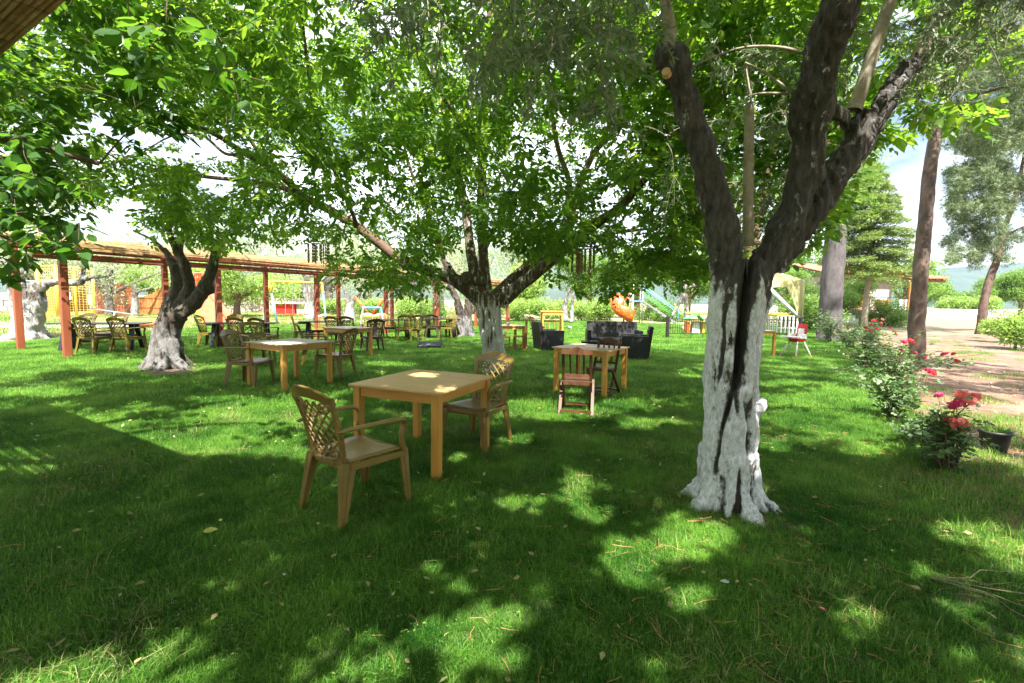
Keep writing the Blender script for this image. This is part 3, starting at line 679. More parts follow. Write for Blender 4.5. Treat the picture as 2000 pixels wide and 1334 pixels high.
for k in range(60):
    v = .72 + k * .0215
    if k % 11 in (3, 4) or k % 17 in (8, 9) or rng.random() < .08: continue
    m.tube([sp(-.1, v), sp(2, v + rng.normal(0, .004), 2.63 + rng.normal(0, .004)), sp(5.2, v)], .0098, 5)
m.build('reed_mat', M['reed'], sh)['kind'] = 'stuff'
for u in (.9, 1.75, 2.6, 3.45, 4.3): MB().bar(sp(u, .10, 2.575), sp(u, 2.1, 2.575), .05, .07).build('rafter', M['beam_wood'], sh, .004)
MB().bar(sp(-.1, .32, 2.48), sp(5.2, .32, 2.48), .07, .11).build('beam', M['beam_wood'], sh, .004)
MB().bar(sp(-.1, 2.0, 2.48), sp(5.2, 2.0, 2.48), .07, .11).build('beam', M['beam_wood'], sh, .004)
for u in (0.1, 5.0):
    for v in (1.95,): MB().bar(sp(u, v, -.05), sp(u, v, 2.42), .14, .14).build('post', M['post_wood'], sh, .006)
MB().bar(sp(5.0, .35, -.05), sp(5.0, .35, 2.42), .14, .14).build('post', M['post_wood'], sh, .006)
for u in np.arange(.15, 1.6, .22):
    m = MB(); m.tube([sp(u, .0, 2.618), sp(u + .004, .3, 2.6165), sp(u - .004, .7, 2.618)], .0012, 4); m.tube([sp(u, .0, 2.618), sp(u, -.004, 2.632), sp(u, .01, 2.645)], .0012, 4); m.build('binding_wire', M['iron'], sh)

# ------------------------------------------------------------------ lattice back plastic armchair, facing +Y
def make_chair(name, m, label, group):
    t = empty(name, (0, 0, 0), 0, label, 'chair', group)
    # seat: a dished slab rolled over at the front
    V = []; F = []; nx, ny = 9, 9
    for s, dz in ((1, 0), (-1, -.022)):
        for j in range(ny):
            v = j / (ny - 1); y = -.22 + .47 * v
            hw = .205 + .045 * v
            for i in range(nx):
                u = i / (nx - 1) * 2 - 1; x = hw * u
                z = .425 + .012 * u * u - .012 * (1 - u * u) * math.sin(v * PI) - .035 * max(0, v - .86) ** 2 * 50 * .5 - (.02 * (1 if j == ny - 1 else 0)) + .012 * v
                V.append((x, y, z + dz))
    q = nx * ny
    for j in range(ny - 1):
        for i in range(nx - 1):
            a = j * nx + i; F.append((a, a + 1, a + nx + 1, a + nx)); F.append((q + a, q + a + nx, q + a + nx + 1, q + a + 1))
    rim = [i for i in range(nx)] + [j * nx + nx - 1 for j in range(1, ny)] + [(ny - 1) * nx + i for i in range(nx - 2, -1, -1)] + [j * nx for j in range(ny - 2, 0, -1)]
    for k in range(len(rim)): a, b = rim[k], rim[(k + 1) % len(rim)]; F.append((a, q + a, q + b, b))
    mb = MB(); mb.add(V, F); mb.build('seat', m, t, smooth=True)
    mb = MB(); mb.bar((-.20, -.225, .39), (.20, -.225, .39), .02, .055); mb.bar((-.235, .235, .395), (.235, .235, .395), .018, .05); mb.bar((-.235, -.22, .395), (-.262, .23, .395), .018, .045); mb.bar((.235, -.22, .395), (.262, .23, .395), .018, .045)
    mb.build('seat_rim', m, t, .004)
    for sx in (-1, 1):      # tapered angle legs with a raised edge
        for fy in (-1, 1):
            x0, y0 = sx * (.235 if fy > 0 else .215), fy * .215 + (.01 if fy > 0 else 0); x1, y1 = sx * (.275 if fy > 0 else .255), fy * .25 + (0.0 if fy > 0 else -.05)
            mb = MB(); top = (x0, y0, .42); bot = (x1, y1, -.012)
            mb.bar(top, bot, .022, .105 if fy < 0 else .085, up=(0, 1, 0), w2=.014, h2=.042)
            off = Vector((-sx * .026, fy * (.042 if fy < 0 else .034), 0)); o2 = Vector((-sx * .012, fy * .016, 0))
            mb.bar(Vector(top) + off, Vector(bot) + o2, .058, .016, up=(0, 1, 0), w2=.030, h2=.011)
            mb.bar(Vector(top) + Vector((sx * .012, 0, 0)), Vector(bot) + Vector((sx * .008, 0, 0)), .008, .014, up=(0, 1, 0), w2=.006, h2=.008)
            mb.build('leg', m, t, .004)
    def bk(u, z):   # point on the curved back panel; u -1..1
        s = (z - .41) / .5; hw = .195 + .045 * s
        return Vector((u * hw, -.235 - .03 * s - .105 * s * s - .030 * (1 - u * u), z))
    ft = MB()
    for sx in (-1, 1):
        for k in range(8):
            z0, z1 = .40 + k * .0575, .40 + (k + 1) * .0575; ft.bar(bk(sx * .93, z0), bk(sx * .93, z1), .052 - .001 * k, .024, up=(0, 1, 0), w2=.051 - .001 * k)
    # arched top rail
    N = 14; V = []; F = []
    for k in range(N + 1):
        u = -1.06 + 2.12 * k / N; zt = .905 + .045 * max(0, 1 - (u / .8) ** 2) ** .8 + (.004 if abs(u) < .82 else -.012); zb = .835 + .032 * max(0, 1 - (u / .85) ** 2)
        a = bk(u, zb); b = bk(u, zt); V += [a + Vector((0, .012, 0)), b + Vector((0, .010, 0)), b + Vector((0, -.014, -.004)), a + Vector((0, -.012, 0))]
    for k in range(N):
        a = k * 4; b = a + 4
        for i in range(4): j = (i + 1) % 4; F.append((a + i, a + j, b + j, b + i))
    F += [(0, 3, 2, 1), (N * 4, N * 4 + 1, N * 4 + 2, N * 4 + 3)]
    ft.add(V, F)
    for k in range(6):
        u = -1 + k / 3; ft.bar(bk(u, .425), bk(u + 1 / 3, .425), .026, .045, up=(0, 1, 0))
    ft.build('backrest_frame', m, t, .004)
    # lattice: crossing diagonals inside a leaf shape
    lt = MB(); zc, hh = .635, .205
    def inreg(u, z): return abs(u) < .90 and .445 < z < .845
    for fam in (-1, 1):
        for c in np.linspace(-1.12, 1.12, 7):
            seg = []
            for s in np.linspace(-1, 1, 41):
                u = c + fam * s * .95; z = zc + s * hh
                env = 1.0 - .62 * abs(s) ** 1.6
                if abs(u) < .9 and abs(u) < env + .1 and inreg(u, z): seg.append(bk(u, z))
            if len(seg) > 2: lt.tube(seg[::3] + [seg[-1]], .0085, 6, .8)
    lt.build('lattice', m, t, smooth=True)
    for sx in (-1, 1):          # scrolls in the four corners
        for zz, sg in ((.80, 1), (.48, -1)):
            pts = []
            for k in range(20):
                a = k / 19 * 1.75 * 2 * PI * .82; r = .052 * (1 - k / 24)
                pts.append(bk(sx * (.60 + math.cos(a + 2.4) * r / .215), zz + sg * math.sin(a + 2.4) * r * -1))
            mb = MB(); c0 = bk(sx * .12, zz + sg * .035); mb.tube([c0] + pts, .0085, 6); mb.build('scroll', m, t, smooth=True)
        pth = smooth_path([(sx * .235, -.315, .655, .020), (sx * .272, -.20, .668, .027), (sx * .292, -.02, .672, .030), (sx * .293, .12, .668, .032), (sx * .285, .185, .655, .030), (sx * .272, .205, .615, .026), (sx * .262, .19, .54, .023), (sx * .262, .205, .44, .026), (sx * .262, .222, .40, .024)], 3)
        mb = MB(); mb.tube(pth[:, :3], pth[:, 3], 8, .48); mb.build('armrest', m, t, smooth=True)
    return t
def face(fx, fy): return math.atan2(-fx, fy)
gold = make_chair('lattice_chair', M['plastic_gold'], 'olive gold lattice armchair nearest the camera, back to us, left of the front table', 'lattice back plastic armchairs')
dark = make_chair('lattice_chair', M['plastic_brown'], 'dark brown lattice armchair, back to us, right of the smallest looking square table', 'lattice back plastic armchairs')
ochre = make_chair('lattice_chair', M['plastic_yellow'], 'x', 'lattice back plastic armchairs')
KM = kid_map()
gold.location = (-1.12, 3.42, 0); gold.rotation_euler = (0, 0, face(.60, .80))
def chair_px(px, py, f, label, src=gold, z=0.0, s=None):
    """px,py: ground point under the seat centre in the photograph"""
    c = G(px, py); return copy_tree(src, KM, (c.x, c.y, 0), face(*f), label)
def chair_at(x, y, f, label, src=gold): return copy_tree(src, KM, (x, y, 0), face(*f), label)
chair_at(-.36, 4.95, (-.48, -.88), 'pale gold lattice armchair behind the right corner of the front table, facing us')
# around the two middle square tables
chair_px(490, 752, (.9, -.1), 'gold lattice armchair seen side-on at the left end of the dappled square table')
chair_px(505, 712, (.75, -.65), 'gold lattice armchair with a big scroll behind the left corner of the dappled square table')
chair_px(655, 735, (-.95, .25), 'gold lattice armchair drawn up to the right side of the dappled square table')
chair_px(618, 712, (.8, .35), 'dark gold lattice armchair between the two middle square tables, showing its back', ochre)
dc = G(727, 686); dark.location = (dc.x, dc.y, 0); dark.rotation_euler = (0, 0, face(-.55, .85))
# pergola tables
def pt(px, Y): return ((px - 1000) / FPX * Y, Y)
CH = [(183, 12.05, (.1, 1), 'left of two ochre armchairs with backs to us at the leftmost dark table', ochre),
      (248, 12.25, (.1, 1), 'right of two ochre armchairs with backs to us at the leftmost dark table', ochre),
      (150, 13.5, (0, -1), 'lattice armchair on the far side of the leftmost dark table, beside the salmon post', gold),
      (214, 13.6, (0, -1), 'lattice armchair on the far side of the leftmost dark table, between the two front chairs', gold),
      (412, 14.1, (.95, .1), 'lattice armchair at the left end of the second dark table, behind the sunlit post', ochre),
      (448, 14.7, (.1, -1), 'lattice armchair on the far side of the second dark table', gold),
      (472, 13.3, (.05, 1), 'ochre lattice armchair back to us at the middle of the second dark table', ochre),
      (515, 13.2, (.15, 1), 'ochre lattice armchair back to us, right end of the second dark table', ochre),
      (592, 15.5, (.85, .3), 'lattice armchair at the left end of the third dark table, under the yellow swing beam', gold),
      (627, 16.4, (0, -1), 'lattice armchair behind the third dark table, just right of the post', gold),
      (659, 15.0, (.25, 1), 'ochre lattice armchair on the near side of the third dark table, left of two', ochre),
      (686, 15.2, (.15, 1), 'ochre lattice armchair on the near side of the third dark table, right of two', ochre),
      (716, 17.8, (.3, -1), 'lattice armchair behind the fourth dark table, in front of the blue frame', gold),
      (739, 18.0, (0, -1), 'lattice armchair behind the fourth dark table, second from the left', gold),
      (787, 17.2, (-.35, .95), 'ochre lattice armchair near side of the fourth dark table, just right of the post', ochre),
      (808, 17.4, (-.5, .9), 'ochre lattice armchair at the right end of the fourth dark table', ochre),
      (824, 19.0, (.7, .35), 'lattice armchair at the left end of the fifth dark table', gold),
      (875, 18.4, (-.3, -.95), 'ochre lattice armchair at the right end of the fifth dark table, above the black hen', ochre),
      (845, 18.3, (0, 1), 'dark lattice armchair on the near side of the fifth dark table', dark)]
for px, Y, f, lab, src in CH: x, y = pt(px, Y); chair_at(x, y, f, lab, src)
x, y = pt(893, 20.0)
def del_tree(o):
    for c in [c for c in bpy.data.objects if c.parent == o]: del_tree(c)
    bpy.data.objects.remove(o)
del_tree(ochre)
# small red stacking chair
rc = empty('red_chair', (x, y, 0), face(-.8, -.5), 'small red plastic chair beyond the fifth dark table beside the twin trunk', 'chair')
m = MB(); m.box((0, 0, .42), (.46, .44, .03)); m.build('seat', M['red_paint'], rc, .01)
m = MB(); m.box((0, -.24, .66), (.44, .03, .46), Matrix.Rotation(R(10), 3, 'X')); m.build('backrest', M['red_paint'], rc, .012)
for sx in (-1, 1):
    for sy in (-1, 1): MB().bar((sx * .2, sy * .19, .41), (sx * .23, sy * .23, -.01), .045, .045, w2=.03, h2=.03).build('leg', M['red_paint'], rc, .005)
    MB().tube([(sx * .22, -.24, .62), (sx * .26, 0, .64), (sx * .25, .17, .6), (sx * .23, .19, .42)], .016, 6).build('armrest', M['red_paint'], rc, smooth=True)

# ------------------------------------------------------------------ tables
def square_table(name, c, yaw, L, W, H, label, top=None, group='square pine tables'):
    t = empty(name, (c[0], c[1], 0), yaw, label, 'table', group)
    m = MB(); m.box((0, 0, H - .009), (L, W, .018)); m.build('tabletop', top or M['plywood'], t, .003)
    a = .07
    for sx in (-1, 1):
        for sy in (-1, 1):
            m = MB(); m.box((sx * (L / 2 - .065), sy * (W / 2 - .065), (H - .018) / 2 - .012), (.072, .072, H - .018 + .02)); m.build('leg', M['pine_wood'], t, .004)
    for s in (-1, 1):
        m = MB(); m.box((0, s * (W / 2 - .058), H - .02 - .045), (L - .206, .024, .088)); m.build('apron', M['pine_wood_x'], t, .002)
        m = MB(); m.box((s * (L / 2 - .058), 0, H - .02 - .045), (.024, W - .206, .088)); m.build('apron', M['pine_wood_x'], t, .002)
    return t
def table_px(name, corners, H, label, top=None, legs=None):
    """left, back, right, front corners of the top in the photograph"""
    q = [G(x, y, H) for x, y in corners]; c = sum(q, Vector()) / 4
    ex = ((q[3] - q[0]) + (q[2] - q[1])) / 2; ey = ((q[1] - q[0]) + (q[2] - q[3])) / 2
    yaw = math.atan2(ex.y, ex.x); e2 = math.atan2(ey.y, ey.x) - PI / 2; yaw = (yaw + e2) / 2
    print(name, c, math.degrees(yaw), ex.length, ey.length)
    return square_table(name, c, yaw, min(max(ex.length, .8), 1.05), min(max(ey.length, .8), 1.05), H, label, top)
table_px('square_table', [(683, 750), (810, 720), (968, 733), (852, 770)], .76, 'clean square pine table in the foreground between two gold lattice armchairs')
table_px('square_table', [(488, 668), (580, 659), (644, 667), (548, 675)], .76, 'square pine table with a dappled grey top right of the gnarled olive', M['grey_wood'])
table_px('square_table', [(632, 638), (679, 636), (728, 640), (680, 643.5)], .76, 'smallest looking square pine table, behind the dappled one and left of the hanging swing', M['grey_wood'])
table_px('square_table', [(1084, 677), (1125, 670), (1228, 677), (1187, 687)], .76, 'square pine table with two folding chairs in front of the black sofa set')
c = pt(985, 14.6)
t5 = empty('square_table', (c[0], c[1], 0), R(18), 'pine table with a flower pot on it, half hidden behind the walnut trunk', 'table', 'square pine tables')
MB().box((0, 0, .752), (1.05, .9, .02)).build('tabletop', M['plywood'], t5, .003)
for sx in (-1, 1):
    MB().box((sx * .485, 0, .70), (.024, .74, .08)).build('apron', M['pine_wood_x'], t5)
    MB().box((0, sx * .41, .70), (.89, .024, .08)).build('apron', M['pine_wood_x'], t5)
    for sy in (-1, 1): MB().box((sx * .48, sy * .405, .36), (.07, .07, .74)).build('leg', M['pine_wood'], t5, .003)
fp = empty('flower_pot', (*pt(992, 14.45), .762), 0, 'little white pot of red flowers on the table behind the walnut trunk', 'flower pot')
MB().lathe([(0, 0), (.045, 0), (.055, .09), (.058, .10), (.050, .10), (.048, .085), (0, .08)], 14).build('pot', M['white_paint'], fp, smooth=True)
B = rng.normal(0, .03, (40, 3)) + np.array([0, 0, .13]); leaves('foliage', B, rng.normal(0, 1, (40, 3)), rng.normal(0, 1, (40, 3)) + [0, 0, 1], rng.uniform(.03, .05, 40), T_LO, M['rose_leaf'], fp, (0, 0, 0))
B = rng.normal(0, .03, (50, 3)) + np.array([0, 0, .18]); leaves('flowers', B, rng.normal(0, 1, (50, 3)), rng.normal(0, 1, (50, 3)) + [0, 0, 1], rng.uniform(.03, .05, 50), T_LO, M['rose_red'], fp, (0, 0, 0))
def ladder_chair(px, Y, f, label, stool=False, h=.98):
    t = empty('wooden_stool' if stool else 'wooden_chair', (*pt(px, Y), 0), face(*f), label, 'stool' if stool else 'chair'); m = M['brown_wood']
    MB().box((0, 0, .44), (.40, .40, .03)).build('seat', m, t, .004)
    for sx in (-1, 1):
        MB().box((sx * .18, .18, .21), (.042, .042, .44)).build('leg', m, t)
        MB().box((sx * .18, -.18, .21 if stool else h / 2 - .01), (.042, .042, .44 if stool else h)).build('leg', m, t)
        MB().box((sx * .18, 0, .15), (.022, .316, .035)).build('stretcher', m, t)
    MB().box((0, .18, .2), (.316, .022, .035)).build('stretcher', m, t)
    if not stool:
        for z in (.92, .74, .6): MB().box((0, -.18, z), (.316, .02, .09 if z > .9 else .05)).build('back_rail', m, t)
    return t
ladder_chair(1016, 14.5, (-1, .1), 'upright wooden ladder back chair at the right of the flower pot table')
ladder_chair(983, 14.0, (0, 1), 'low wooden stool under the flower pot table beside the walnut trunk', True)
# far sunlit table with stools
c = pt(1077, 23.5)
t6 = empty('bar_table', (c[0], c[1], 0), R(4), 'bright orange pine table in full sun left of the limed stumps', 'table')
MB().box((0, 0, 1.0), (1.15, .7, .05)).build('tabletop', M['pine_wood_x'], t6, .004)
for sx in (-1, 1):
    for sy in (-1, 1): MB().bar((sx * .46, sy * .26, .975), (sx * .5, sy * .3, -.01), .07, .07).build('leg', M['pine_wood'], t6)
MB().box((0, -.3, .9), (.95, .03, .14)).build('apron', M['pine_wood_x'], t6); MB().box((0, .3, .9), (.95, .03, .14)).build('apron', M['pine_wood_x'], t6)
for px, lab in ((1068, 'left wooden stool in front of the orange sunlit table'), (1085, 'right wooden stool in front of the orange sunlit table')):
    s = empty('bar_stool', (*pt(px, 22.6), 0), 0, lab, 'stool', 'stools at the sunlit table')
    MB().lathe([(0, .60), (.16, .60), (.17, .62), (.16, .65), (0, .65)], 14).build('seat', M['brown_wood'], s, smooth=True)
    for a in range(4): MB().bar((.1 * math.cos(a * PI / 2 + .78), .1 * math.sin(a * PI / 2 + .78), .6), (.17 * math.cos(a * PI / 2 + .78), .17 * math.sin(a * PI / 2 + .78), -.01), .03, .03).build('leg', M['brown_wood'], s)

# long dark plastic tables under the pergola
def dark_table(px, Y, yaw, L, label):
    t = empty('long_dark_table', (*pt(px, Y), 0), yaw, label, 'table', 'dark tables under the pergola'); m = M['dark_table']
    MB().box((0, 0, .735), (L, .82, .03)).build('tabletop', m, t, .01)
    for sx in (-1, 1):
        b = MB(); x = sx * (L / 2 - .3)
        for sy in (-1, 1): b.bar((x, sy * .12, .72), (x + sx * .06, sy * .33, -.01), .07, .12, up=(1, 0, 0), h2=.09)
        b.box((x, 0, .40), (.05, .46, .1)); b.build('trestle_leg', m, t, .006)
    MB().box((0, 0, .42), (L - .68, .05, .07)).build('stretcher', m, t, .004)
dark_table(197, 12.75, R(16), 2.05, 'long dark table nearest the left edge, behind the first salmon post')
dark_table(470, 13.95, R(18), 1.9, 'long dark table behind the twisted olive trunk and second post')
dark_table(634, 15.6, R(20), 1.6, 'long dark table behind the middle square tables')
dark_table(763, 17.7, R(22), 1.7, 'long dark table to the left of the hanging swing')
dark_table(858, 18.9, R(22), 1.5, 'long dark table farthest along the pergola, above the black hen')

# ------------------------------------------------------------------ wooden folding chairs
def folding_chair(label, loc, rz):
    t = empty('folding_chair', loc, rz, label, 'chair', 'dark wooden folding chairs'); m = M['dark_wood']
    for sx in (-1, 1):
        MB().bar((sx * .19, .21, -.01), (sx * .185, -.06, .44), .022, .04, up=(1, 0, 0)).bar((sx * .185, -.06, .44), (sx * .18, -.27, .90), .022, .038, up=(1, 0, 0)).build('back_post', m, t, .003)
        MB().bar((sx * .215, -.24, -.01), (sx * .215, .17, .44), .022, .04, up=(1, 0, 0)).build('leg', m, t, .003)
    for k in range(5): MB().box((0, -.13 + k * .078, .452), (.40, .055, .016)).build('seat_slat', m, t, .003)
    MB().box((0, .19, .43), (.43, .022, .035)).build('seat_rail', m, t); MB().box((0, -.172, .43), (.352, .022, .03)).build('seat_rail', m, t)
    N = 10; V = []; F = []
    for k in range(N + 1):
        u = -1 + 2 * k / N; x = .20 * u; zt = .90 + .022 * math.cos(u * PI * 1.5) * (1 - .2 * abs(u)) + .012; y = -.275
        for yy in (y - .012, y + .012): V += [(x, yy, .835), (x, yy, zt)]
    for k in range(N):
        a = k * 4; b = a + 4; F += [(a, a + 1, b + 1, b), (a + 2, b + 2, b + 3, a + 3), (a + 1, a + 3, b + 3, b + 1), (a, b, b + 2, a + 2)]
    F += [(0, 2, 3, 1), (N * 4, N * 4 + 1, N * 4 + 3, N * 4 + 2)]
    MB().add(V, F).build('top_rail', m, t)
    MB().box((0, -.098, .53), (.34, .02, .04)).build('lower_rail', m, t)
    for u in (-.09, 0, .09): MB().bar((u, -.10, .55), (u, -.268, .84), .024, .014, up=(0, 1, 0)).build('spindle', m, t)
    MB().box((0, -.235, .07), (.41, .02, .03)).build('stretcher', m, t); MB().box((0, .16, .09), (.36, .02, .03)).build('stretcher', m, t)
    return t
folding_chair('dark wooden folding chair with its back to us, before the right-hand pine table', (.90, 6.47, 0), face(.18, 1))
folding_chair('dark wooden folding chair behind the right-hand pine table, in front of the black sofa', (1.50, 7.75, 0), face(-.5, -.8))
folding_chair('slatted brown folding chair standing behind the left black armchair', (*pt(1047, 18.5), 0), face(.9, .5))

# ------------------------------------------------------------------ black rattan lounge set
def rattan_box(m, c, d, taper=1.0): m.box(c, d, None, taper)
def rattan_seat(name, px, Y, f, L, label):
    t = empty(name, (*pt(px, Y), 0), face(*f), label, 'sofa' if L > 1 else 'armchair', 'black rattan lounge set'); m = M['rattan']
    MB().box((0, .04, .19), (L - .30, .62, .38)).build('seat', m, t, .02)
    MB().box((0, -.33, .44), (L - .1, .10, .90), Matrix.Rotation(R(7), 3, 'X')).build('backrest', m, t, .02)
    for sx in (-1, 1): MB().box((sx * (L / 2 - .07), .02, .31), (.13, .72, .64), None, .94).build('armrest', m, t, .02)
    w = MB()
    for k in range(int(L / .045)): w.box((-L / 2 + .12 + k * .045, -.31, .80 + .06 * math.sin(k / (L / .045) * PI) - .1), (.02, .012, .045))
    w.build('weave_band', M['rattan'], t)['kind'] = 'stuff'
    if L < 1: MB().box((0, .05, .42), (.52, .5, .09)).build('cushion', M['dark_table'], t, .03)
rattan_seat('rattan_armchair', 1070, 14.7, (.85, .3), .80, 'black rattan armchair on the left side of the lounge set, near the walnut trunk')
rattan_seat('rattan_sofa', 1198, 15.4, (-.05, -1), 1.75, 'black rattan two-seat sofa in front of the orange spiral slide')
rattan_seat('rattan_armchair', 1243, 13.0, (-.9, .2), .82, 'black rattan armchair seen from behind at the right of the lounge set')
t = empty('rattan_coffee_table', (*pt(1168, 14.1), 0), R(-6), 'low black rattan coffee table with a glass top in front of the sofa', 'table')
MB().box((0, 0, .17), (.95, .55, .34)).build('body', M['rattan'], t, .02)
gl = mat('dark_glass', (.05, .06, .07), (.04, .05, .06), 5, .06, spec=.8)
MB().box((0, 0, .352), (1.0, .6, .014)).build('glass_top', gl, t, .003)

# ------------------------------------------------------------------ swing and ornaments hanging from the walnut
YS = 10.2
sl, sr = P(818, 674, YS), P(861, 672, YS)
s0 = empty('rope_swing', (sl + sr) / 2, 0, 'worn dark board swing hung on two thin ropes from the left walnut limb', 'swing')
c = (sl + sr) / 2
m = MB(); m.box((0, 0, 0), (.52, .24, .035), Matrix.Rotation(R(20), 3, 'X')); m.build('seat_board', M['swing_seat'], s0, .006)
for p, top in ((sl, P(825, 530, 10.0)), (sr, P(858, 537, 10.0))):
    dd = (top - c); a = p - c; m = MB(); m.tube([a, a * .5 + dd * .5, dd], .007, 5)
    m.tube([a + Vector((0, -.10, .04)), a + Vector((0, 0, .26)), a + Vector((0, .10, -.04))], .006, 4); m.build('rope', M['rope'], s0)
def chime(px, py, Y, w, h, label, nt=14, topz=.25):
    c = P(px, py, Y); t = empty('wind_chime', c, 0, label, 'wind chime', 'hanging bamboo wind chimes')
    r = w / 2; m = MB(); pts = [(r * math.cos(a), r * math.sin(a), 0) for a in np.linspace(0, 2 * PI, 17)]; m.tube(pts, .012, 5, cap=False); m.build('hoop', M['twig'], t)
    for k in range(3): MB().tube([(r * math.cos(k * 2.09), r * math.sin(k * 2.09), 0), (0, 0, topz)], .004, 4).build('cord', M['rope'], t)
    MB().tube([(0, 0, topz), (0, 0, topz + .5)], .004, 4).build('cord', M['rope'], t)
    for k in range(nt):
        a = k / nt * 2 * PI; rr = r * (1 if k % 3 else .5); x, y = rr * math.cos(a), rr * math.sin(a); m = MB(); z = -.03
        m.tube([(x, y, 0), (x, y, -h)], .003, 3)
        while z > -h * rng.uniform(.85, 1.05): l = rng.uniform(.04, .07); m.tube([(x, y, z), (x, y, z - l)], rng.uniform(.014, .022), 6); z -= l + .012
        m.build('bead_string', M['bamboo'], t)
chime(622, 474, 10.5, .42, .42, 'bamboo wind chime hanging above the pergola roof on the left walnut limb')
chime(1141, 484, 8.6, .42, .44, 'bamboo wind chime hanging among leaves from the right walnut limb', 16)
c = P(1000, 567, 10.0); t = empty('birdhouse', c, .5, 'small round wooden birdhouse hanging under the right fork of the walnut', 'birdhouse')
MB().ball((0, 0, 0), .075, 12, (1, .8, .75)).build('body', M['bamboo'], t, smooth=True); MB().tube([(0, 0, .05), (0, 0, .32)], .004, 4).build('cord', M['rope'], t); MB().tube([(0, 0, -.04), (-.02, 0, -.14)], [.026, .022], 8).build('tail', M['brown_wood'], t)
MB().lathe([(0, .085), (.10, .04), (.095, .03), (0, .07)], 12).build('roof', M['bamboo'], t, smooth=True)

# ------------------------------------------------------------------ hens
def hen(px, py, rz, s, label, m):
    c = G(px, py); t = empty('hen', c, rz, label, 'hen')
    me = bpy.data.meshes.new('body')
    V = [(0, 0, .24), (.10, 0, .23), (.17, 0, .30), (.20, 0, .38), (.215, 0, .43), (.255, 0, .425), (-.11, 0, .26), (-.19, 0, .33), (-.24, 0, .40), (.01, .045, .15), (.015, .05, .08), (.01, -.045, .15), (.015, -.05, .08)]
    rad = [.115, .105, .060, .038, .036, .018, .09, .055, .03, .045, .018, .045, .018]
    E = [(0, 1), (1, 2), (2, 3), (3, 4), (4, 5), (0, 6), (6, 7), (7, 8), (0, 9), (9, 10), (0, 11), (11, 12)]
    me.from_pydata([tuple(s * q for q in v) for v in V], E, [])
    o = link('body', me, m, t); sk = o.modifiers.new('s', 'SKIN'); o.modifiers.new('u', 'SUBSURF').levels = 2
    for v, r in zip(me.skin_vertices[0].data, rad): v.radius = (r * s, r * s)
    me.skin_vertices[0].data[0].use_root = True
    b = MB(); b.box((.225 * s, 0, .475 * s), (.05 * s, .008 * s, .035 * s)); b.box((.252 * s, 0, .388 * s), (.018 * s, .016 * s, .035 * s)); b.build('comb', M['comb'], t, .002)
    MB().bar((.262 * s, 0, .425 * s), (.295 * s, 0, .41 * s), .014 * s, .014 * s, w2=.003, h2=.003).build('beak', M['yellow_paint'], t)
    for k, a in enumerate(np.linspace(-.5, .9, 7)):
        d = Vector((-math.cos(a * .8 + .5), 0, math.sin(a * .8 + .5))); MB().bar((-.2 * s, .01 * (k - 3) * s, .33 * s), Vector((-.2 * s, .012 * (k - 3) * s, .33 * s)) + d * .17 * s, .008 * s, .045 * s, up=(0, 1, 0), h2=.02 * s).build('tail_feather', m, t)
    for sy in (-1, 1):
        b = MB(); b.tube([(.015 * s, sy * .05 * s, .10 * s), (.02 * s, sy * .052 * s, .0)], .008 * s, 5)
        for a in (-.5, 0, .5): b.tube([(.02 * s, sy * .052 * s, .008), (.02 * s + .05 * s * math.cos(a), sy * .052 * s + .05 * s * math.sin(a), .004)], .005 * s, 4)
        b.build('leg', M['bamboo'], t)
        b = MB(); b.ball((-.02 * s, sy * .095 * s, .255 * s), .10 * s, 10, (1.1, .25, .62)); b.build('wing', m, t, smooth=True)
hen(881, 650, 2.9, 1.0, 'black hen walking on the grass left of the twin trunk behind the walnut', M['feather'])
hen(979, 668, .4, .85, 'small dark brown hen under the stool behind the walnut trunk', mat('brown_feather', (.07, .035, .02), (.03, .02, .015), 30, .6))

# ------------------------------------------------------------------ playground
def PT(px, py, Y, o=None): v = P(px, py, Y); return v - o if o is not None else v
# spiral slide
ss = empty('spiral_slide', G(1238, 632), 0, 'orange spiral slide with coloured spots and blue and green stair rails', 'slide'); O = ss.location.copy(); SY = O.y; k = SY / FPX
def S(px, py, dy=0): return P(px, py, SY + dy) - O
ctr = S(1221, 600); N = 26; V = []; F = []
for i in range(N + 1):
    t = i / N; a = 1.0 + t * 4.3; z0 = 1.62 - 1.5 * t ** .9; rI, rO = .12, 1.0
    for j in range(7):
        u = j / 6; r = rI + (rO - rI) * u; zz = z0 + .30 * (abs(2 * u - 1) ** 3) + (.55 if j == 6 else .16 if j == 5 else 0)
        V.append((ctr.x + r * math.cos(a), .3 + r * math.sin(a), zz))
for i in range(N):
    for j in range(6): a = i * 7 + j; F.append((a, a + 1, a + 8, a + 7))
m = MB(); m.add(V, F); ch = m.build('chute', M['orange_paint'], ss, smooth=True); md = ch.modifiers.new('s', 'SOLIDIFY'); md.thickness = .04
MB().tube([(ctr.x, .3, 0), (ctr.x, .3, 2.1)], .06, 8).build('column', M['orange_paint'], ss, smooth=True)
pz = 1.6
pc = S(1245, 585); MB().box((pc.x, .2, pz), (.75, .8, .06)).build('platform', M['blue_paint'], ss)
for dx in (-.34, .34):
    for dy in (-.15, .55): MB().tube([(pc.x + dx, dy, -.02), (pc.x + dx, dy, 2.75)], .035, 7).build('post', M['grey_metal'] if dx > 0 else M['white_paint'], ss, smooth=True)
MB().tube([(pc.x - .34, -.15, 2.75), (pc.x + .34, -.15, 2.75)], .03, 6).tube([(pc.x - .34, .55, 2.75), (pc.x + .34, .55, 2.75)], .03, 6).build('guard_rail', M['grey_metal'], ss)
ex = S(1325, 632).x
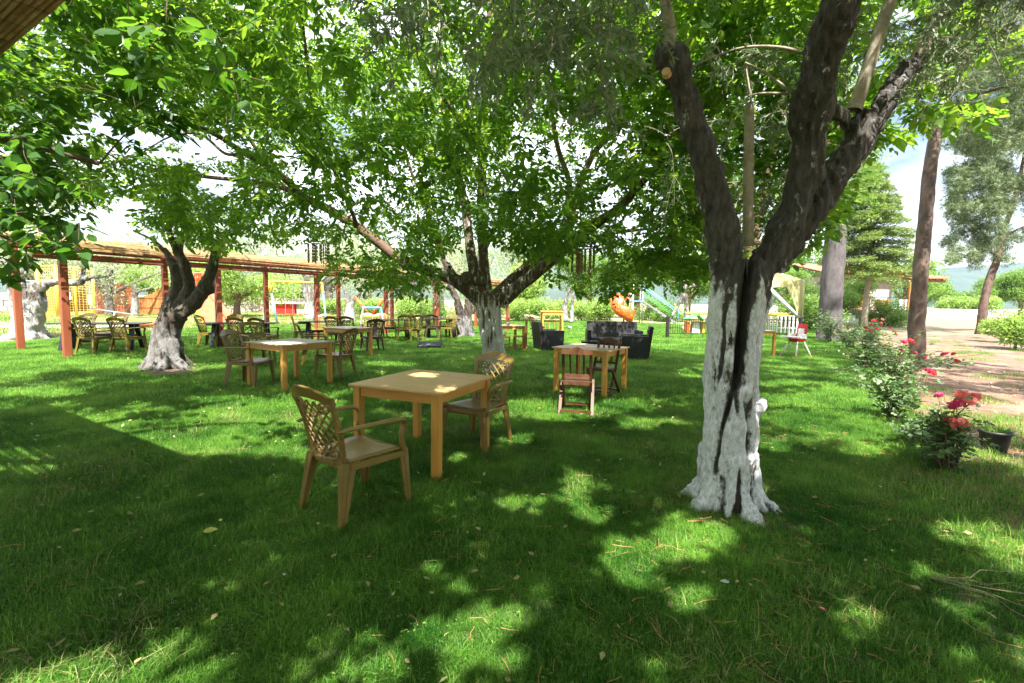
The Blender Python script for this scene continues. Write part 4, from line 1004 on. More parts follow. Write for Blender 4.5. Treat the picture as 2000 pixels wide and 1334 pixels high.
for dy in (-.15, .55):
    MB().tube([(pc.x + .34, dy, 2.72), (ex - .1, dy, .95), (ex, dy, .0)], .024, 6).build('hand_rail', M['blue_paint'], ss, smooth=True)
    MB().tube([(pc.x + .34, dy, 2.2), (ex - .1, dy, .5)], .018, 6).build('middle_rail', M['green_paint'], ss, smooth=True)
    MB().bar((pc.x + .34, dy, pz), (ex, dy, .0), .035, .08).build('stair_stringer', M['grey_metal'], ss)
for i in range(8):
    t = (i + .5) / 8; MB().box((pc.x + .34 + (ex - pc.x - .34) * t, .2, pz * (1 - t)), (.2, .65, .03)).build('step', M['grey_metal'], ss)
# yellow and blue swing set
YW = 25.5
sw = empty('swing_set', G(541, 638), 0, 'swing set with yellow top beam and pale blue legs behind the pergola', 'swing set'); O = sw.location.copy()
def W(px, py, Y): return P(px, py, Y) - O
aL, aR = W(526, 549, YW), W(629, 553, 27)
MB().tube([aL, aR], .055, 8).build('top_beam', M['yellow_paint'], sw, smooth=True)
for ap, feet in ((aL, ((512, 24.3), (541, 25.6))), (aR, ((610, 28.2), (637, 26)))):
    for px, Y in feet:
        ft = Vector(((px - 1000) / FPX * Y, Y, 0)) - O; mid = ap * .72 + ft * .28
        MB().tube([ap, mid], .05, 8).build('leg_sleeve', M['yellow_paint'], sw, smooth=True); MB().tube([mid, ft], .05, 8).build('leg', M['blue_paint'], sw, smooth=True)
MB().tube([aL * .9 + aR * .1, aL + (Vector((0, 0, 0)) + Vector((0, 0, -.5))) + (aR - aL) * .0], .03, 6).build('brace', M['yellow_paint'], sw)
for t in (.35, .62):
    q = aL * (1 - t) + aR * t; b = q + Vector((0, 0, -1.75))
    m = MB()
    for dx in (-.2, .2): m.tube([q + Vector((dx, 0, 0)), b + Vector((dx, 0, 0))], .012, 4)
    m.build('chain', M['grey_metal'], sw); MB().box(b, (.46, .2, .05)).build('swing_seat', M['orange_paint'], sw, .01)
# blue and orange rocking swing
YB = 27.0
bs = empty('rocking_swing', G(726, 640), 0, 'low blue play frame with orange arms crossing behind it near the white trunk', 'play frame'); O = bs.location.copy()
m = lambda a, b, r, n, mt: MB().tube([P(a[0], a[1], a[2]) - O, P(b[0], b[1], b[2]) - O], r, 7).build(n, mt, bs, smooth=True)
m((707, 601, YB), (745, 601, YB), .05, 'top_bar', M['blue_paint'])
for a, b in (((709, 601, YB), (704, 634, YB - 1)), ((709, 601, YB), (713, 633, YB + 1)), ((743, 601, YB), (740, 632, YB + 1)), ((744, 601, YB), (750, 634, YB - 1))): m(a, b, .04, 'leg', M['blue_paint'])
m((692, 578, YB + .3), (722, 615, YB + .3), .06, 'arm', M['orange_paint']); m((758, 575, YB + .3), (728, 612, YB + .3), .06, 'arm', M['orange_paint'])
MB().box(P(725, 617, YB + .3) - O, (.9, .4, .10)).build('seat', M['yellow_paint'], bs, .02)
# slide tower on the left
YT = 23.0
tw = empty('slide_tower', G(400, 636), 0, 'salmon red children slide with railed tower behind the twisted olive', 'slide'); O = tw.location.copy()
def T(px, py, Y=YT): return P(px, py, Y) - O
a, b, c2, d = T(404, 574), T(388, 606), T(446, 628), T(428, 613)
V = [T(405, 573), T(386, 607), T(396, 628), T(440, 628), T(426, 606)]; V2 = [v + Vector((0, .06, 0)) for v in V]
m = MB(); n = 5; m.add(V + V2, [tuple(range(5)), tuple(range(9, 4, -1))] + [(i, i + 5, (i + 1) % 5 + 5, (i + 1) % 5) for i in range(5)]); m.build('side_panel', M['salmon_paint'], tw)
m = MB(); m.bar(T(405, 573) + Vector((0, .35, 0)), T(447, 630) + Vector((0, .35, -.05)), .5, .05, up=(0, 0, 1)); m.build('chute', M['salmon_paint'], tw, .01)
MB().bar(T(385, 605), T(398, 632), .09, .09).build('edge_bar', M['yellow_paint'], tw)
for px in (376, 380, 384, 388, 392): MB().tube([T(px, 533), T(px + 1, 575)], .02, 5).build('rail_bar', M['red_paint'], tw)
MB().tube([T(375, 533), T(394, 533)], .03, 6).build('top_rail', M['salmon_paint'], tw); MB().box(T(386, 578) + Vector((0, .4, 0)), (.6, .8, .06)).build('platform', M['blue_paint'], tw)
for px in (374, 397):
    for dy in (0, .8): MB().tube([T(px, 533) + Vector((0, dy, 0)), Vector((T(px, 533).x, dy, 0))], .04, 6).build('post', M['salmon_paint'], tw)
# seesaw
c = G(225, 622); q = empty('seesaw', c, .35, 'grey metal seesaw standing on the pale pad by the net enclosure', 'seesaw')
MB().bar((-1.2, 0, .62), (1.2, 0, .22), .09, .06).build('beam', M['grey_metal'], q); MB().bar((0, -.25, 0), (0, 0, .42), .06, .06).bar((0, .25, 0), (0, 0, .42), .06, .06).build('fulcrum', M['grey_metal'], q)
for s, z in ((-1, .64), (1, .24)): MB().box((s * 1.05, 0, z + .05), (.28, .22, .04)).build('seat', M['grey_metal'], q); MB().tube([(s * .85, -.14, z + .3), (s * .85, .14, z + .3)], .02, 5).tube([(s * .85, 0, z), (s * .85, 0, z + .3)], .02, 5).build('handle', M['grey_metal'], q)
# yellow net enclosure
YN = 30.5
ne = empty('net_enclosure', (*pt(120, YN), 0), 0, 'tall yellow padded net enclosure at the far left behind the limed olive', 'trampoline cage'); O = ne.location.copy()
posts = [(72, 30.6, 520), (108, 30.3, 519), (144, 30.4, 522), (180, 30.8, 527)]
tops = []; bots = []
for px, Y, py in posts:
    tp = P(px, py, Y) - O; bt = Vector((tp.x, tp.y, 0)); tops.append(tp); bots.append(bt); m = MB(); m.tube([bt, tp], .12 if px in (72, 108) else .075, 8); m.build('padded_post', M['yellow_paint'], ne, smooth=True)
bk = [t + Vector((0.3, 3.6, 0)) for t in tops]
m = MB()
def net(a0, a1, b0, b1):
    nu = int((a1 - a0).length / .16); nv = int((b0 - a0).length / .16)
    for i in range(nu + 1): t = i / nu; m.bar(a0.lerp(a1, t), b0.lerp(b1, t), .014, .014)
    for i in range(nv + 1): t = i / nv; m.bar(a0.lerp(b0, t), a1.lerp(b1, t), .014, .014)
for i in range(3): net(bots[i], bots[i + 1], tops[i], tops[i + 1])
m.build('net', M['yellow_paint'], ne)['kind'] = 'stuff'
MB().tube(tops, .05, 6).build('top_rail', M['yellow_paint'], ne, smooth=True)
MB().box(bots[1].lerp(bots[2], .65) + Vector((0, -.03, 1.35)), (.28, .02, .48)).build('notice', M['white_paint'], ne)
c = G(120, 638); me = [(-2.4, -1.6), (2.6, -1.2), (2.9, 1.9), (-2.1, 1.8)]
sheet('concrete_pad', [(c.x + a, c.y + b) for a, b in me], .03, M['concrete'])
# brown board
c = G(112, 675); 
m = MB(); m.bar((-.42, 0, .02), (.5, 0, .40), .75, .035, up=(0, 0, 1)); bd = m.build('tilted_board', M['beam_wood'], None, .004); bd.location = (c.x + .3, c.y + .8, 0); tag(bd, 'dark red wooden board leaning low on the grass beside the first salmon post', 'board')
c = G(277, 641); rb = MB().lathe([(0, .10), (.5, .12), (.62, .16), (.66, .22), (.6, .23), (.3, .18), (0, .17)], 18).lathe([(.28, 0), (.25, .05), (.28, .11)], 12).build('red_tub', M['salmon_paint'], None, smooth=True); rb.location = (c.x, c.y, 0); tag(rb, 'low round pink and red play tub on the grass right of the leftmost dark table', 'tub')
# wooden sheds / board fence behind
def board_fence(name, x0, x1, Y0, Y1, ztop, mt, label, cat='fence'):
    a = Vector((*pt(x0, Y0), 0)); b = Vector((*pt(x1, Y1), 0)); t = empty(name, a, 0, label, cat); n = int((b - a).length / .22); d = (b - a) / n; rz = math.atan2(d.y, d.x); L = d.length
    for i in range(n):
        h = ztop(i / n); m = MB(); m.box((0, 0, h / 2 - .02), (L - .012, .03 + .008 * (i % 2), h + .04)); o = m.build('plank', mt, t); o.location = d * (i + .5); o.rotation_euler = (0, 0, rz)
    for z in (.35, .8): o = MB().box((0, 0, 0), ((b - a).length, .04, .08)).build('rail', mt, t); o.location = (b - a) / 2 + Vector((0, -.045, ztop(.5) * z)); o.rotation_euler = (0, 0, rz)
board_fence('board_wall', 182, 262, 36, 36, lambda t: 2.05 + .35 * t, M['shed_wood'], 'dark red plank wall behind the pale olive foliage at the far left')
board_fence('board_wall', 264, 322, 36.5, 36.5, lambda t: 1.25 + 1.0 * t ** 1.6, M['orange_wood'], 'orange plank wall with a curved top behind the small white trunk')
sd = empty('shed', (*pt(92, 37), 0), 0, 'orange wooden shed with a grey lean-to roof behind the yellow net', 'shed')
for i in range(11): m = MB(); m.box((-1.5 + i * .27, 0, 1.0), (.255, .06, 2.0)); m.build('plank', M['orange_wood'], sd)
MB().box((-.15, 1.0, 2.25), (3.4, 2.4, .08), Matrix.Rotation(R(-8), 3, 'X')).build('roof', M['grey_metal'], sd)
MB().box((-.15, 2.0, 1.1), (3.0, .08, 2.3)).build('rear_wall', M['shed_wood'], sd)
# stone walls at the back
def stone_wall(a, b, h, label, mt, course=.28, D=.5):
    a = Vector((a[0], a[1], 0)); b = Vector((b[0], b[1], 0)); t = empty('stone_wall', a, math.atan2(b.y - a.y, b.x - a.x), label, 'wall'); L = (b - a).length
    m = MB(); m.box((L / 2, .02, h / 2 - .03), (L, D - .12, h)); m.build('mortar_core', M['stone'], t)
    rr = random.Random(5); n = 0; st = MB(); z = 0
    while z < h:
        c = course * rr.uniform(.8, 1.2); x = 0
        while x < L:
            w = c * rr.uniform(1, 2.2); y = -D / 2 + rr.uniform(-.03, .04); hh = c * .92
            tgt = MB() if n < 300 else st; tgt.box((x + w / 2, y + .08, z + c / 2), (w * .93, .2, hh), Matrix.Rotation(rr.uniform(-.03, .03), 3, 'Y'), rr.uniform(.9, 1.0))
            if n < 300: tgt.build('stone', mt, t)
            n += 1; x += w
        z += c
    if st.v: st.build('small_stones', mt, t)['kind'] = 'stuff'
stone_wall((-32, 44), (-10, 45.5), 1.35, 'pinkish dry stone wall behind the round green tree, seen through the pergola', M['stone'], .34)
stone_wall((52, 75), (78, 75), 1.2, 'low grey stone wall at the far side of the gravel yard on the right', M['grey_stone'], .4)
stone_wall((-60, 40), (-38, 38), 1.1, 'dark low stone wall at the far left edge', M['grey_stone'], .4)
# garden table group far back
c = Vector((*pt(573, 40), 0)); gt = empty('garden_kiosk', c, 0, 'far white topped red bench table behind the swing set', 'bench')
MB().box((0, 0, 1.0), (3.2, 1.0, .12)).build('tabletop', M['white_paint'], gt); MB().box((-.6, .1, .5), (1.6, .6, .9)).build('cabinet', M['red_paint'], gt); MB().box((.95, .1, .48), (1.2, .6, .9)).build('leg', M['stone'], gt)

# black iron fence
a = G(1303, 661); b = Vector((a.x + 6.2, a.y + .9, 0)); fe = empty('iron_fence', a, math.atan2(b.y - a.y, b.x - a.x), 'low black iron fence with thin bars left and right of the big olive trunk', 'fence'); L = (b - a).length
for x in (0, L / 3, 2 * L / 3, L): MB().box((x, 0, .46), (.12, .12, .98)).build('post', M['iron'], fe, .005)
for z in (.22, .84): MB().bar((.06, 0, z), (L - .06, 0, z), .03, .03).build('rail', M['iron'], fe)
x = .13
while x < L - .1:
    if min(abs(x - q) for q in (0, L / 3, 2 * L / 3, L)) > .09: MB().bar((x, 0, .235), (x, 0, .825), .013, .013).build('bar', M['iron'], fe)
    x += .105
for x in np.arange(.7, L, 1.0):
    pts = [(x + .11 * math.cos(t), 0, .12 + .09 * math.sin(t)) for t in np.linspace(0, 2 * PI, 13)]; MB().tube(pts, .008, 4, cap=False).build('ring', M['iron'], fe)
# white picket fence behind
a = Vector((*pt(1478, 25), 0)); pf_ = empty('picket_fence', a, 0, 'white picket fence under the pale yellow gazebo', 'fence')
for i in range(12): MB().box((i * .21, 0, .55), (.09, .03, 1.1)).build('picket', M['white_paint'], pf_)
for z in (.3, .95): MB().box((1.15, .04, z), (2.5, .03, .07)).build('rail', M['white_paint'], pf_)
# pale gazebo with a tied curtain
YG = 22.5
gz = empty('gazebo', G(1560, 645), 0, 'pale yellow canvas gazebo with a tied corner curtain right of the big olive trunk', 'gazebo'); O = gz.location.copy()
def Gz(px, py, Y=YG): return P(px, py, Y) - O
A = Gz(1570, 546); Bc = Gz(1500, 553); w = 2.9; pk = Gz(1528, 531, YG + 1.2)
Cc = A + Vector((0, w, 0)); Dc = Bc + Vector((-.9, w, 0)); Bc = Bc + Vector((-.9, 0, 0)); pk = (A + Bc + Cc + Dc) / 4 + Vector((0, 0, .75))
def quadgrid(a, b, c, d, n, sag=0):
    V = []; F = []
    for i in range(n + 1):
        for j in range(n + 1):
            p = a.lerp(b, i / n).lerp(d.lerp(c, i / n), j / n); V.append(p + Vector((0, 0, -sag * math.sin(i / n * PI) * math.sin(j / n * PI))))
    for i in range(n):
        for j in range(n): q = i * (n + 1) + j; F.append((q, q + 1, q + n + 2, q + n + 1))
    return V, F
m = MB()
for p, q in ((A, Bc), (Bc, Dc), (Dc, Cc), (Cc, A)): m.add(*quadgrid(p, q, pk, pk, 6, .12))
m.build('canopy', M['pale_canvas'], gz, smooth=True)
m = MB()
for p, q in ((A, Bc), (Bc, Dc), (Dc, Cc), (Cc, A)): dn = Vector((0, 0, -.28)); m.add(*quadgrid(p, q, q + dn, p + dn, 8))
m.build('valance', M['pale_canvas'], gz)
for p in (A, Bc, Cc, Dc): MB().tube([Vector((p.x, p.y, 0)), p], .04, 8).build('pole', M['white_paint'], gz, smooth=True)
m = MB(); V = []; F = []; n = 14; zs = 8        # curtain, gathered at the post
for j in range(zs + 1):
    t = j / zs; wd = (.55 * (1 - t) ** 1.5 + .16); z = A.z - .05 - (A.z - .5) * t
    for i in range(n + 1): u = i / n; V.append((A.x + .05 - u * wd * (1 + .5 * (1 - t)), A.y - .06 + .035 * math.sin(u * 26), z))
for j in range(zs):
    for i in range(n): q = j * (n + 1) + i; F.append((q, q + 1, q + n + 2, q + n + 1))
m.add(V, F); m.build('curtain', M['pale_canvas'], gz, smooth=True)
MB().tube([Gz(1497, 557), Gz(1567, 627)], .085, 8).build('diagonal_brace', M['white_paint'], gz, smooth=True)
MB().tube([Gz(1340, 612, YG + 1), Gz(1567, 614)], .06, 8).build('yellow_beam', M['yellow_paint'], gz, smooth=True)
# high chair
hc = G(1560, 699); h = empty('high_chair', (hc.x, hc.y + .15, 0), face(-.95, -.3), 'red and white child high chair on the grass right of the big olive trunk', 'high chair')
MB().box((0, 0, .50), (.34, .34, .10), None, .86).build('seat', M['red_paint'], h, .02); MB().box((0, .22, .60), (.46, .30, .025)).build('tray', M['white_paint'], h, .01)
MB().box((0, -.17, .74), (.32, .05, .46), Matrix.Rotation(R(8), 3, 'X')).build('backrest', M['red_paint'], h, .015)
MB().box((0, -.135, .68), (.20, .03, .32), Matrix.Rotation(R(8), 3, 'X')).build('back_pad', M['white_paint'], h, .01)
for sx in (-1, 1):
    MB().box((sx * .18, .0, .62), (.03, .30, .14)).build('side_panel', M['white_paint'], h, .01)
    for sy in (-1, 1):
        a = Vector((sx * .13, sy * .12, .47)); b = Vector((sx * .27, sy * .30, -.01)); q = a.lerp(b, .86)
        lg = MB().tube([a, q], .021, 8).build('leg', M['white_paint'], h, smooth=True); MB().tube([q, b], .030, 8).build('foot_cap', M['red_paint'], lg, smooth=True)
# table behind the olive trunk
square_table('square_table', pt(1478, 14.2), R(10), .8, .8, .76, 'weathered pine table showing only its corner right behind the big olive trunk', M['grey_wood'])
# small picnic toy table
c = G(1356, 655); c.y += 1.6; tp = empty('toy_playhouse', (*pt(1356, 24), 0), 0, 'small yellow play table with a green top behind the iron fence', 'play table')
MB().box((0, 0, .62), (.95, .7, .05)).build('tabletop', M['yellow_paint'], tp); MB().bar((-.5, 0, .72), (.1, 0, .95), .6, .03).bar((.1, 0, .95), (.6, 0, .45), .6, .03).build('roof', M['green_paint'], tp)
for sx in (-1, 1): MB().box((sx * .38, 0, .3), (.12, .5, .6)).build('leg', M['orange_paint'] if sx < 0 else M['yellow_paint'], tp)
MB().box((0.02, 0, .3), (.3, .3, .56), None, 1.3).build('pedestal', M['white_paint'], tp)

# ------------------------------------------------------------------ house
HY = 41.0
hx0, hx1 = pt(1600, HY)[0], pt(1735, HY)[0]
ho = empty('stone_house', (hx0, HY, 0), 0, 'stone house with red tiled roof and orange doors beyond the gravel yard', 'house'); W_ = hx1 - hx0
th = 1.25; zr = 4.3
def hp(px): return pt(px, HY)[0] - hx0
doors = [(1655, 1686), (1578 + 24, 1616)]
xs = [0, hp(1602), hp(1614), hp(1655), hp(1687), W_]
for a, b in ((hp(1600), hp(1603)), (hp(1616), hp(1655)), (hp(1687), W_)):
    MB().box(((a + b) / 2, .2, th + (zr - th) / 2), (b - a, .4, zr - th)).build('wall', M['plaster'], ho)
for a, b in ((hp(1603), hp(1616)), (hp(1655), hp(1687))):
    MB().box(((a + b) / 2, .2, (th + 2.15 + zr) / 2), (b - a, .38, zr - th - 2.15)).build('lintel', M['plaster'], ho)
    dr = MB().box(((a + b) / 2, .3, th + 1.07), (b - a - .02, .06, 2.14)).build('door', M['orange_wood'], ho); MB().box((b - .25, .24, th + 1.0), (.06, .06, .14)).build('handle', M['iron'], dr)
    for i in range(3): MB().box((a + (b - a) * (i + .5) / 3, .262, th + 1.5), ((b - a) / 3 - .1, .02, .9)).build('door_panel', M['shed_wood'], dr)
MB().box((W_ / 2, 3.5, 2.1), (W_, 6.2, 4.2)).build('rear_block', M['plaster'], ho)
MB().box((W_ / 2 - .7, -1.6, th / 2), (W_ + .6, 3.2, th)).build('terrace', M['stone'], ho)
rr = random.Random(3)
for r_ in range(3):
    x = -1.0
    while x < W_ - .8:
        w = rr.uniform(.45, .9); MB().box((x + w / 2, -3.215, .2 + r_ * .41), (w * .95, .06, .37)).build('terrace_stone', M['stone'], ho); x += w
for x in np.arange(-.9, W_ - .4, 1.4): MB().tube([(x, -3.0, th), (x, -3.0, th + .95)], .025, 5).build('railing_post', M['iron'], ho)
MB().tube([(-1.0, -3.0, th + .95), (W_ - .4, -3.0, th + .95)], .022, 5).build('railing', M['iron'], ho)
rz0, rz1 = zr + .0, zr + .9
for j in range(9):       # tile courses
    for s in range(1):
        m = MB(); y0 = -.9 + j * .5; z0 = rz0 + j * .10
        for i in range(int((W_ + 1.2) / .26)): m.tube([(-.6 + i * .26, y0, z0 + .02), (-.6 + i * .26, y0 + .56, z0 + .15)], [.125, .115], 6, .6)
        m.build('tile_course', M['roof_tile'], ho)['kind'] = 'stuff'
MB().bar((W_ / 2, -.85, rz0 - .09), (W_ / 2, 3.6, rz1 - .09), W_ + 1.2, .08, up=(0, 0, 1)).build('roof_deck', M['beam_wood'], ho)
# veranda roof to the right
vx = pt(1737, HY)[0] - hx0
for k in range(6): MB().bar((vx + k * .52, -1.8, 3.75), (vx + k * .52, 1.5, 4.15), .06, .12).build('rafter', M['beam_wood'], ho)
MB().bar((vx - .1, -1.7, 3.62), (vx + 2.9, -1.7, 3.62), .1, .16).build('beam', M['beam_wood'], ho)
for j in range(6):
    m = MB()
    for i in range(12): m.tube([(vx - .1 + i * .26, -2 + j * .55, 3.84 + j * .07), (vx - .1 + i * .26, -1.4 + j * .55, 3.96 + j * .07)], [.125, .115], 6, .6)
    m.build('tile_course', M['roof_tile'], ho)['kind'] = 'stuff'
MB().box((vx + .05, -1.7, th + 1.14), (.16, .16, 2.28)).build('post', M['orange_wood'], ho); MB().box((vx + .3, -1.2, th + .42), (1.2, .06, .84)).build('parapet_board', M['white_paint'], ho)
MB().box((hp(1700), -1.1, th + .4), (.9, .6, .8)).build('terrace_table', M['brown_wood'], ho)
for px, lab in ((1591, 'grey round shouldered stone block left of the big bare trunk'), (1657, 'grey round shouldered stone block between the big trunk and the thin cedar trunk')):
    s = MB().box((0, 0, .42), (1.1, .7, .86), None, 1.04).build('stone_block', M['grey_stone'], None, .22, seg=4, smooth=True); s.location = (*pt(px, 33), 0); tag(s, lab, 'stone block', 'grey stone blocks')

# ------------------------------------------------------------------ black bucket pot by the roses
c = G(1940, 883); pq = empty('bucket_pot', c, 0, 'black plastic bucket pot with a few grass sprigs beside the last rose bush', 'plant pot')
MB().lathe([(0, .0), (.095, .0), (.10, .01), (.128, .205), (.142, .21), (.143, .235), (.132, .237), (.126, .20), (0, .20)], 28).build('pot', M['pot'], pq, smooth=True)
MB().lathe([(0, .212), (.122, .208)], 20).build('soil', M['soil'], pq)
n = 60; a = rng.random(n) * 6.28; B = np.column_stack([np.cos(a) * .09 * rng.random(n), np.sin(a) * .09 * rng.random(n), np.full(n, .2)])
leaves('sprigs', B, np.column_stack([np.cos(a) * .5, np.sin(a) * .5, np.full(n, .7)]) + rng.normal(0, .2, (n, 3)), rng.normal(0, 1, (n, 3)), rng.uniform(.05, .13, n), T_NAR, M['bush_leaf'], pq, (0, 0, 0))

# ------------------------------------------------------------------ the big whitewashed olive tree in front
OB = G(1424, 990); OB = Vector((OB.x, OB.y + .06, 0)); Yo = OB.y
olive = empty('olive_tree', OB, 0, 'big olive with furrowed whitewashed trunk and dark cut limbs, nearest the camera', 'tree')
def L3(rows): return px_limb(rows)
trunk_rows = [(1419, 1000, Yo, .25), (1421, 950, Yo, .225), (1422, 880, Yo, .205), (1426, 800, Yo, .195), (1431, 700, Yo, .195), (1440, 620, Yo, .20), (1448, 560, Yo, .205), (1452, 510, Yo, .18)]
limbL = [(1424, 560, Yo, .13), (1412, 470, Yo - .03, .125), (1392, 380, Yo - .06, .118), (1368, 290, Yo - .08, .112), (1338, 200, Yo - .1, .105), (1318, 125, Yo - .12, .112), (1314, 112, Yo - .12, .10)]
limbR1 = [(1474, 570, Yo, .13), (1500, 500, Yo, .125), (1548, 420, Yo + .02, .13), (1572, 340, Yo, .14), (1580, 250, Yo - .05, .135), (1592, 170, Yo - .12, .14), (1612, 90, Yo - .2, .135), (1645, 10, Yo - .3, .13), (1690, -110, Yo - .4, .12), (1740, -260, Yo - .5, .09)]
limbR2 = [(1500, 520, Yo + .03, .12), (1560, 440, Yo + .1, .125), (1612, 370, Yo + .15, .12), (1660, 300, Yo + .2, .12), (1700, 245, Yo + .22, .10), (1735, 190, Yo + .25, .085), (1770, 140, Yo + .27, .082), (1795, 118, Yo + .28, .075)]
knob = [(1665, 290, Yo + .2, .09), (1682, 240, Yo + .2, .085), (1686, 222, Yo + .2, .07)]
stub = [(1672, 262, Yo + .2, .06), (1640, 225, Yo + .16, .058), (1605, 205, Yo + .08, .05)]
def thin(a, k): a = a.copy(); a[:, 3] *= k; return a
tubes = [thin(L3(r), k_) for r, k_ in ((trunk_rows, .93), (limbL, .80), (limbR1, .80), (limbR2, .82), (knob, .85), (stub, .85))]
trunk_low = smooth_path([(OB.x, OB.y, -.12, .27), *[tuple(q) for q in L3(trunk_rows[:3])[::4]]], 4)
tubes.append(trunk_low)
for ang, ln, r in ((-2.75, .33, .085), (-1.35, .36, .10), (-.55, .40, .085), (.5, .3, .08), (1.6, .3, .09), (2.6, .3, .08), (-2.0, .22, .07)):
    d = Vector((math.cos(ang), math.sin(ang), 0)); c0 = OB + d * .09
    tubes.append(smooth_path([(*(c0 + Vector((0, 0, .34))), r * .75), (*(c0 + d * .05 + Vector((0, 0, .14))), r), (*(c0 + d * ln * .45 + Vector((0, 0, .03))), r * .8), (*(c0 + d * ln * .85 + Vector((0, 0, -.04))), r * .45)], 4))
balls = [(tuple(P(1476, 792, Yo - .08)), .062), (tuple(P(1462, 800, Yo - .12)), .05), (tuple(P(1312, 112, Yo - .12)), .10), (tuple(P(1690, 225, Yo + .2)), .075)]
def olive_disp(co, nr):
    z = co[:, 2]; ax = np.interp(z, [0, .5, 1.2, 2.2], [0, .01, .03, .1]); a = np.arctan2(co[:, 1], co[:, 0] - ax)
    tw = a + z * .35
    p = np.column_stack([np.cos(tw) * 2.4, np.sin(tw) * 2.4, z * .75]); big = 1 - np.abs(vnoise(p * 1.2 + 5)) * 2
    p2 = np.column_stack([co[:, 0] * 14, co[:, 1] * 14, z * 3.2]); mid = 1 - np.abs(vnoise(p2 + vnoise(p2 * .5)[:, None])) * 2
    p3 = co * np.array([48, 48, 16]); fine = vnoise(p3); p4 = co * np.array([110, 110, 60]); ff = vnoise(p4)
    low = np.clip((2.0 - z) / 1.0, 0, 1)
    off = .026 * (big - .35) * low + .026 * (mid - .35) + .008 * fine + .002 * ff
    # the long hollow facing the camera, and side furrows
    hol = 0
    for z0, z1, a0, a1, w, d in ((.86, 1.98, -2.02, -1.90, .20, .17), (.34, .88, -2.50, -2.06, .08, .04), (.08, .62, -1.10, -1.22, .13, .06), (.02, .35, -1.75, -1.70, .08, .04), (1.0, 1.5, -2.65, -2.55, .08, .03), (.7, 1.3, -1.25, -1.35, .07, .03)):
        t = np.clip((z - z0) / (z1 - z0), 0, 1); ac = a0 + (a1 - a0) * t + .08 * np.sin(z * 7); inz = np.exp(-np.clip(np.abs(z - (z0 + z1) / 2) - (z1 - z0) / 2 * .75, 0, 9) ** 2 / .012)
        da = np.angle(np.exp(1j * (a - ac))); g_ = np.exp(-(da / w) ** 4) * inz * (nr[:, 1] < .2); off -= d * g_; hol = hol + g_ * (1 if d > .1 else .45)
    hi = 1 - low; q5 = np.column_stack([co[:, 0] * 26, co[:, 1] * 26, z * 7]); off += hi * (.012 * (1 - np.abs(vnoise(q5 + 2)) * 2.4) + .022 * vnoise(co * [5, 5, 3.4] + 8))
    return off, np.clip(.5 + .25 * big + .3 * mid + .2 * fine, 0, 1) - 1.6 * hol
solid('trunk', tubes, OB, .0125, M['olive_bark'], olive, olive_disp, balls)
# pale regrowth shoots
sh1 = [L3([(1306, 118, Yo - .12, .05), (1308, 60, Yo - .14, .043), (1300, 10, Yo - .16, .038), (1285, -80, Yo - .2, .03), (1240, -220, Yo - .4, .02)]),
       L3([(1668, 215, Yo + .2, .052), (1690, 150, Yo + .18, .046), (1716, 70, Yo + .15, .043), (1745, -15, Yo + .1, .04), (1790, -140, Yo, .03)]),
       L3([(1788, 125, Yo + .28, .055), (1812, 70, Yo + .3, .05), (1845, 15, Yo + .3, .045), (1900, -60, Yo + .3, .04), (1990, -200, Yo + .2, .03)])]
[wood('limb', [q_], M['pale_twig'], olive, OB, 10) for q_ in sh1]
st = L3([(1462, 480, Yo + .05, .040), (1461, 400, Yo + .05, .037), (1462, 320, Yo + .05, .036), (1464, 204, Yo + .05, .033)])
V, F = tube_geo(st[:, :3], st[:, 3], 12); m = MB(); m.add([v - OB for v in V], F); b = len(m.v) - 12; m.f.append(tuple(range(b, b + 12))); m.build('cut_shoot', M['pale_twig'], olive, smooth=False)
c = P(1303, 147, Yo - .23) - OB; m = MB(); m.tube([c, c + Vector((-.02, -.035, .01))], [.03, .028], 10); m.build('sawn_knot', M['plywood'], olive)
# crown: above the picture, with sprays hanging into it
side = [L3([(1700, -20, Yo - .3, .05), (1500, -260, Yo - .9, .035), (1300, -500, Yo - 1.4, .02)]), L3([(1290, -60, Yo - .2, .03), (1100, -300, Yo - .6, .02), (900, -420, Yo - .9, .012)]),
        L3([(1900, -60, Yo + .3, .04), (2200, -200, Yo + .3, .03), (2500, -300, Yo, .02)]),
        L3([(1590, 110, Yo - .1, .016), (1520, 92, Yo - .1, .012), (1440, 95, Yo - .05, .008), (1350, 130, Yo, .005)]),
        L3([(1545, 180, Yo, .012), (1500, 145, Yo, .010), (1455, 122, Yo, .007)]), L3([(1540, 183, Yo, .011), (1490, 182, Yo, .009), (1462, 187, Yo, .007)]), L3([(1468, 200, Yo, .010), (1462, 165, Yo, .009), (1456, 125, Yo, .006)])]
tg = ell(520, (1.9, 3.0, 4.6), (3.0, 2.5, 1.35), 3.0); x, y, d = proj(tg); tg = tg[((y < -25) | (d < 0)) & near_ok(tg, 1.2)]
def spray_targets(rows):
    out = []
    for x0, x1, y0, y1, Y0, Y1, n in rows:
        for _ in range(n): out.append(tuple(P(rng.uniform(x0, x1), rng.uniform(y0, y1), rng.uniform(Y0, Y1))))
    return np.array(out)
sp_t = spray_targets([(740, 940, -40, 70, 2.3, 2.9, 16), (900, 1080, -40, 130, 2.3, 3.2, 26), (1080, 1260, -40, 150, 2.3, 3.2, 26), (1120, 1200, 150, 235, 2.6, 3.0, 6), (960, 1010, 150, 190, 2.6, 2.8, 2), (1290, 1560, 230, 470, 3.9, 4.8, 42), (1380, 1560, 90, 240, 3.6, 4.6, 14),
                      (1560, 1660, 60, 250, 4.2, 5, 8), (1820, 2020, -30, 150, 2.8, 3.8, 34), (1780, 1960, 60, 200, 3.2, 4.2, 12), (1640, 1800, 20, 120, 4, 5, 8)])
tw = grow(sh1 + side, np.vstack([tg]), .0025, .007)
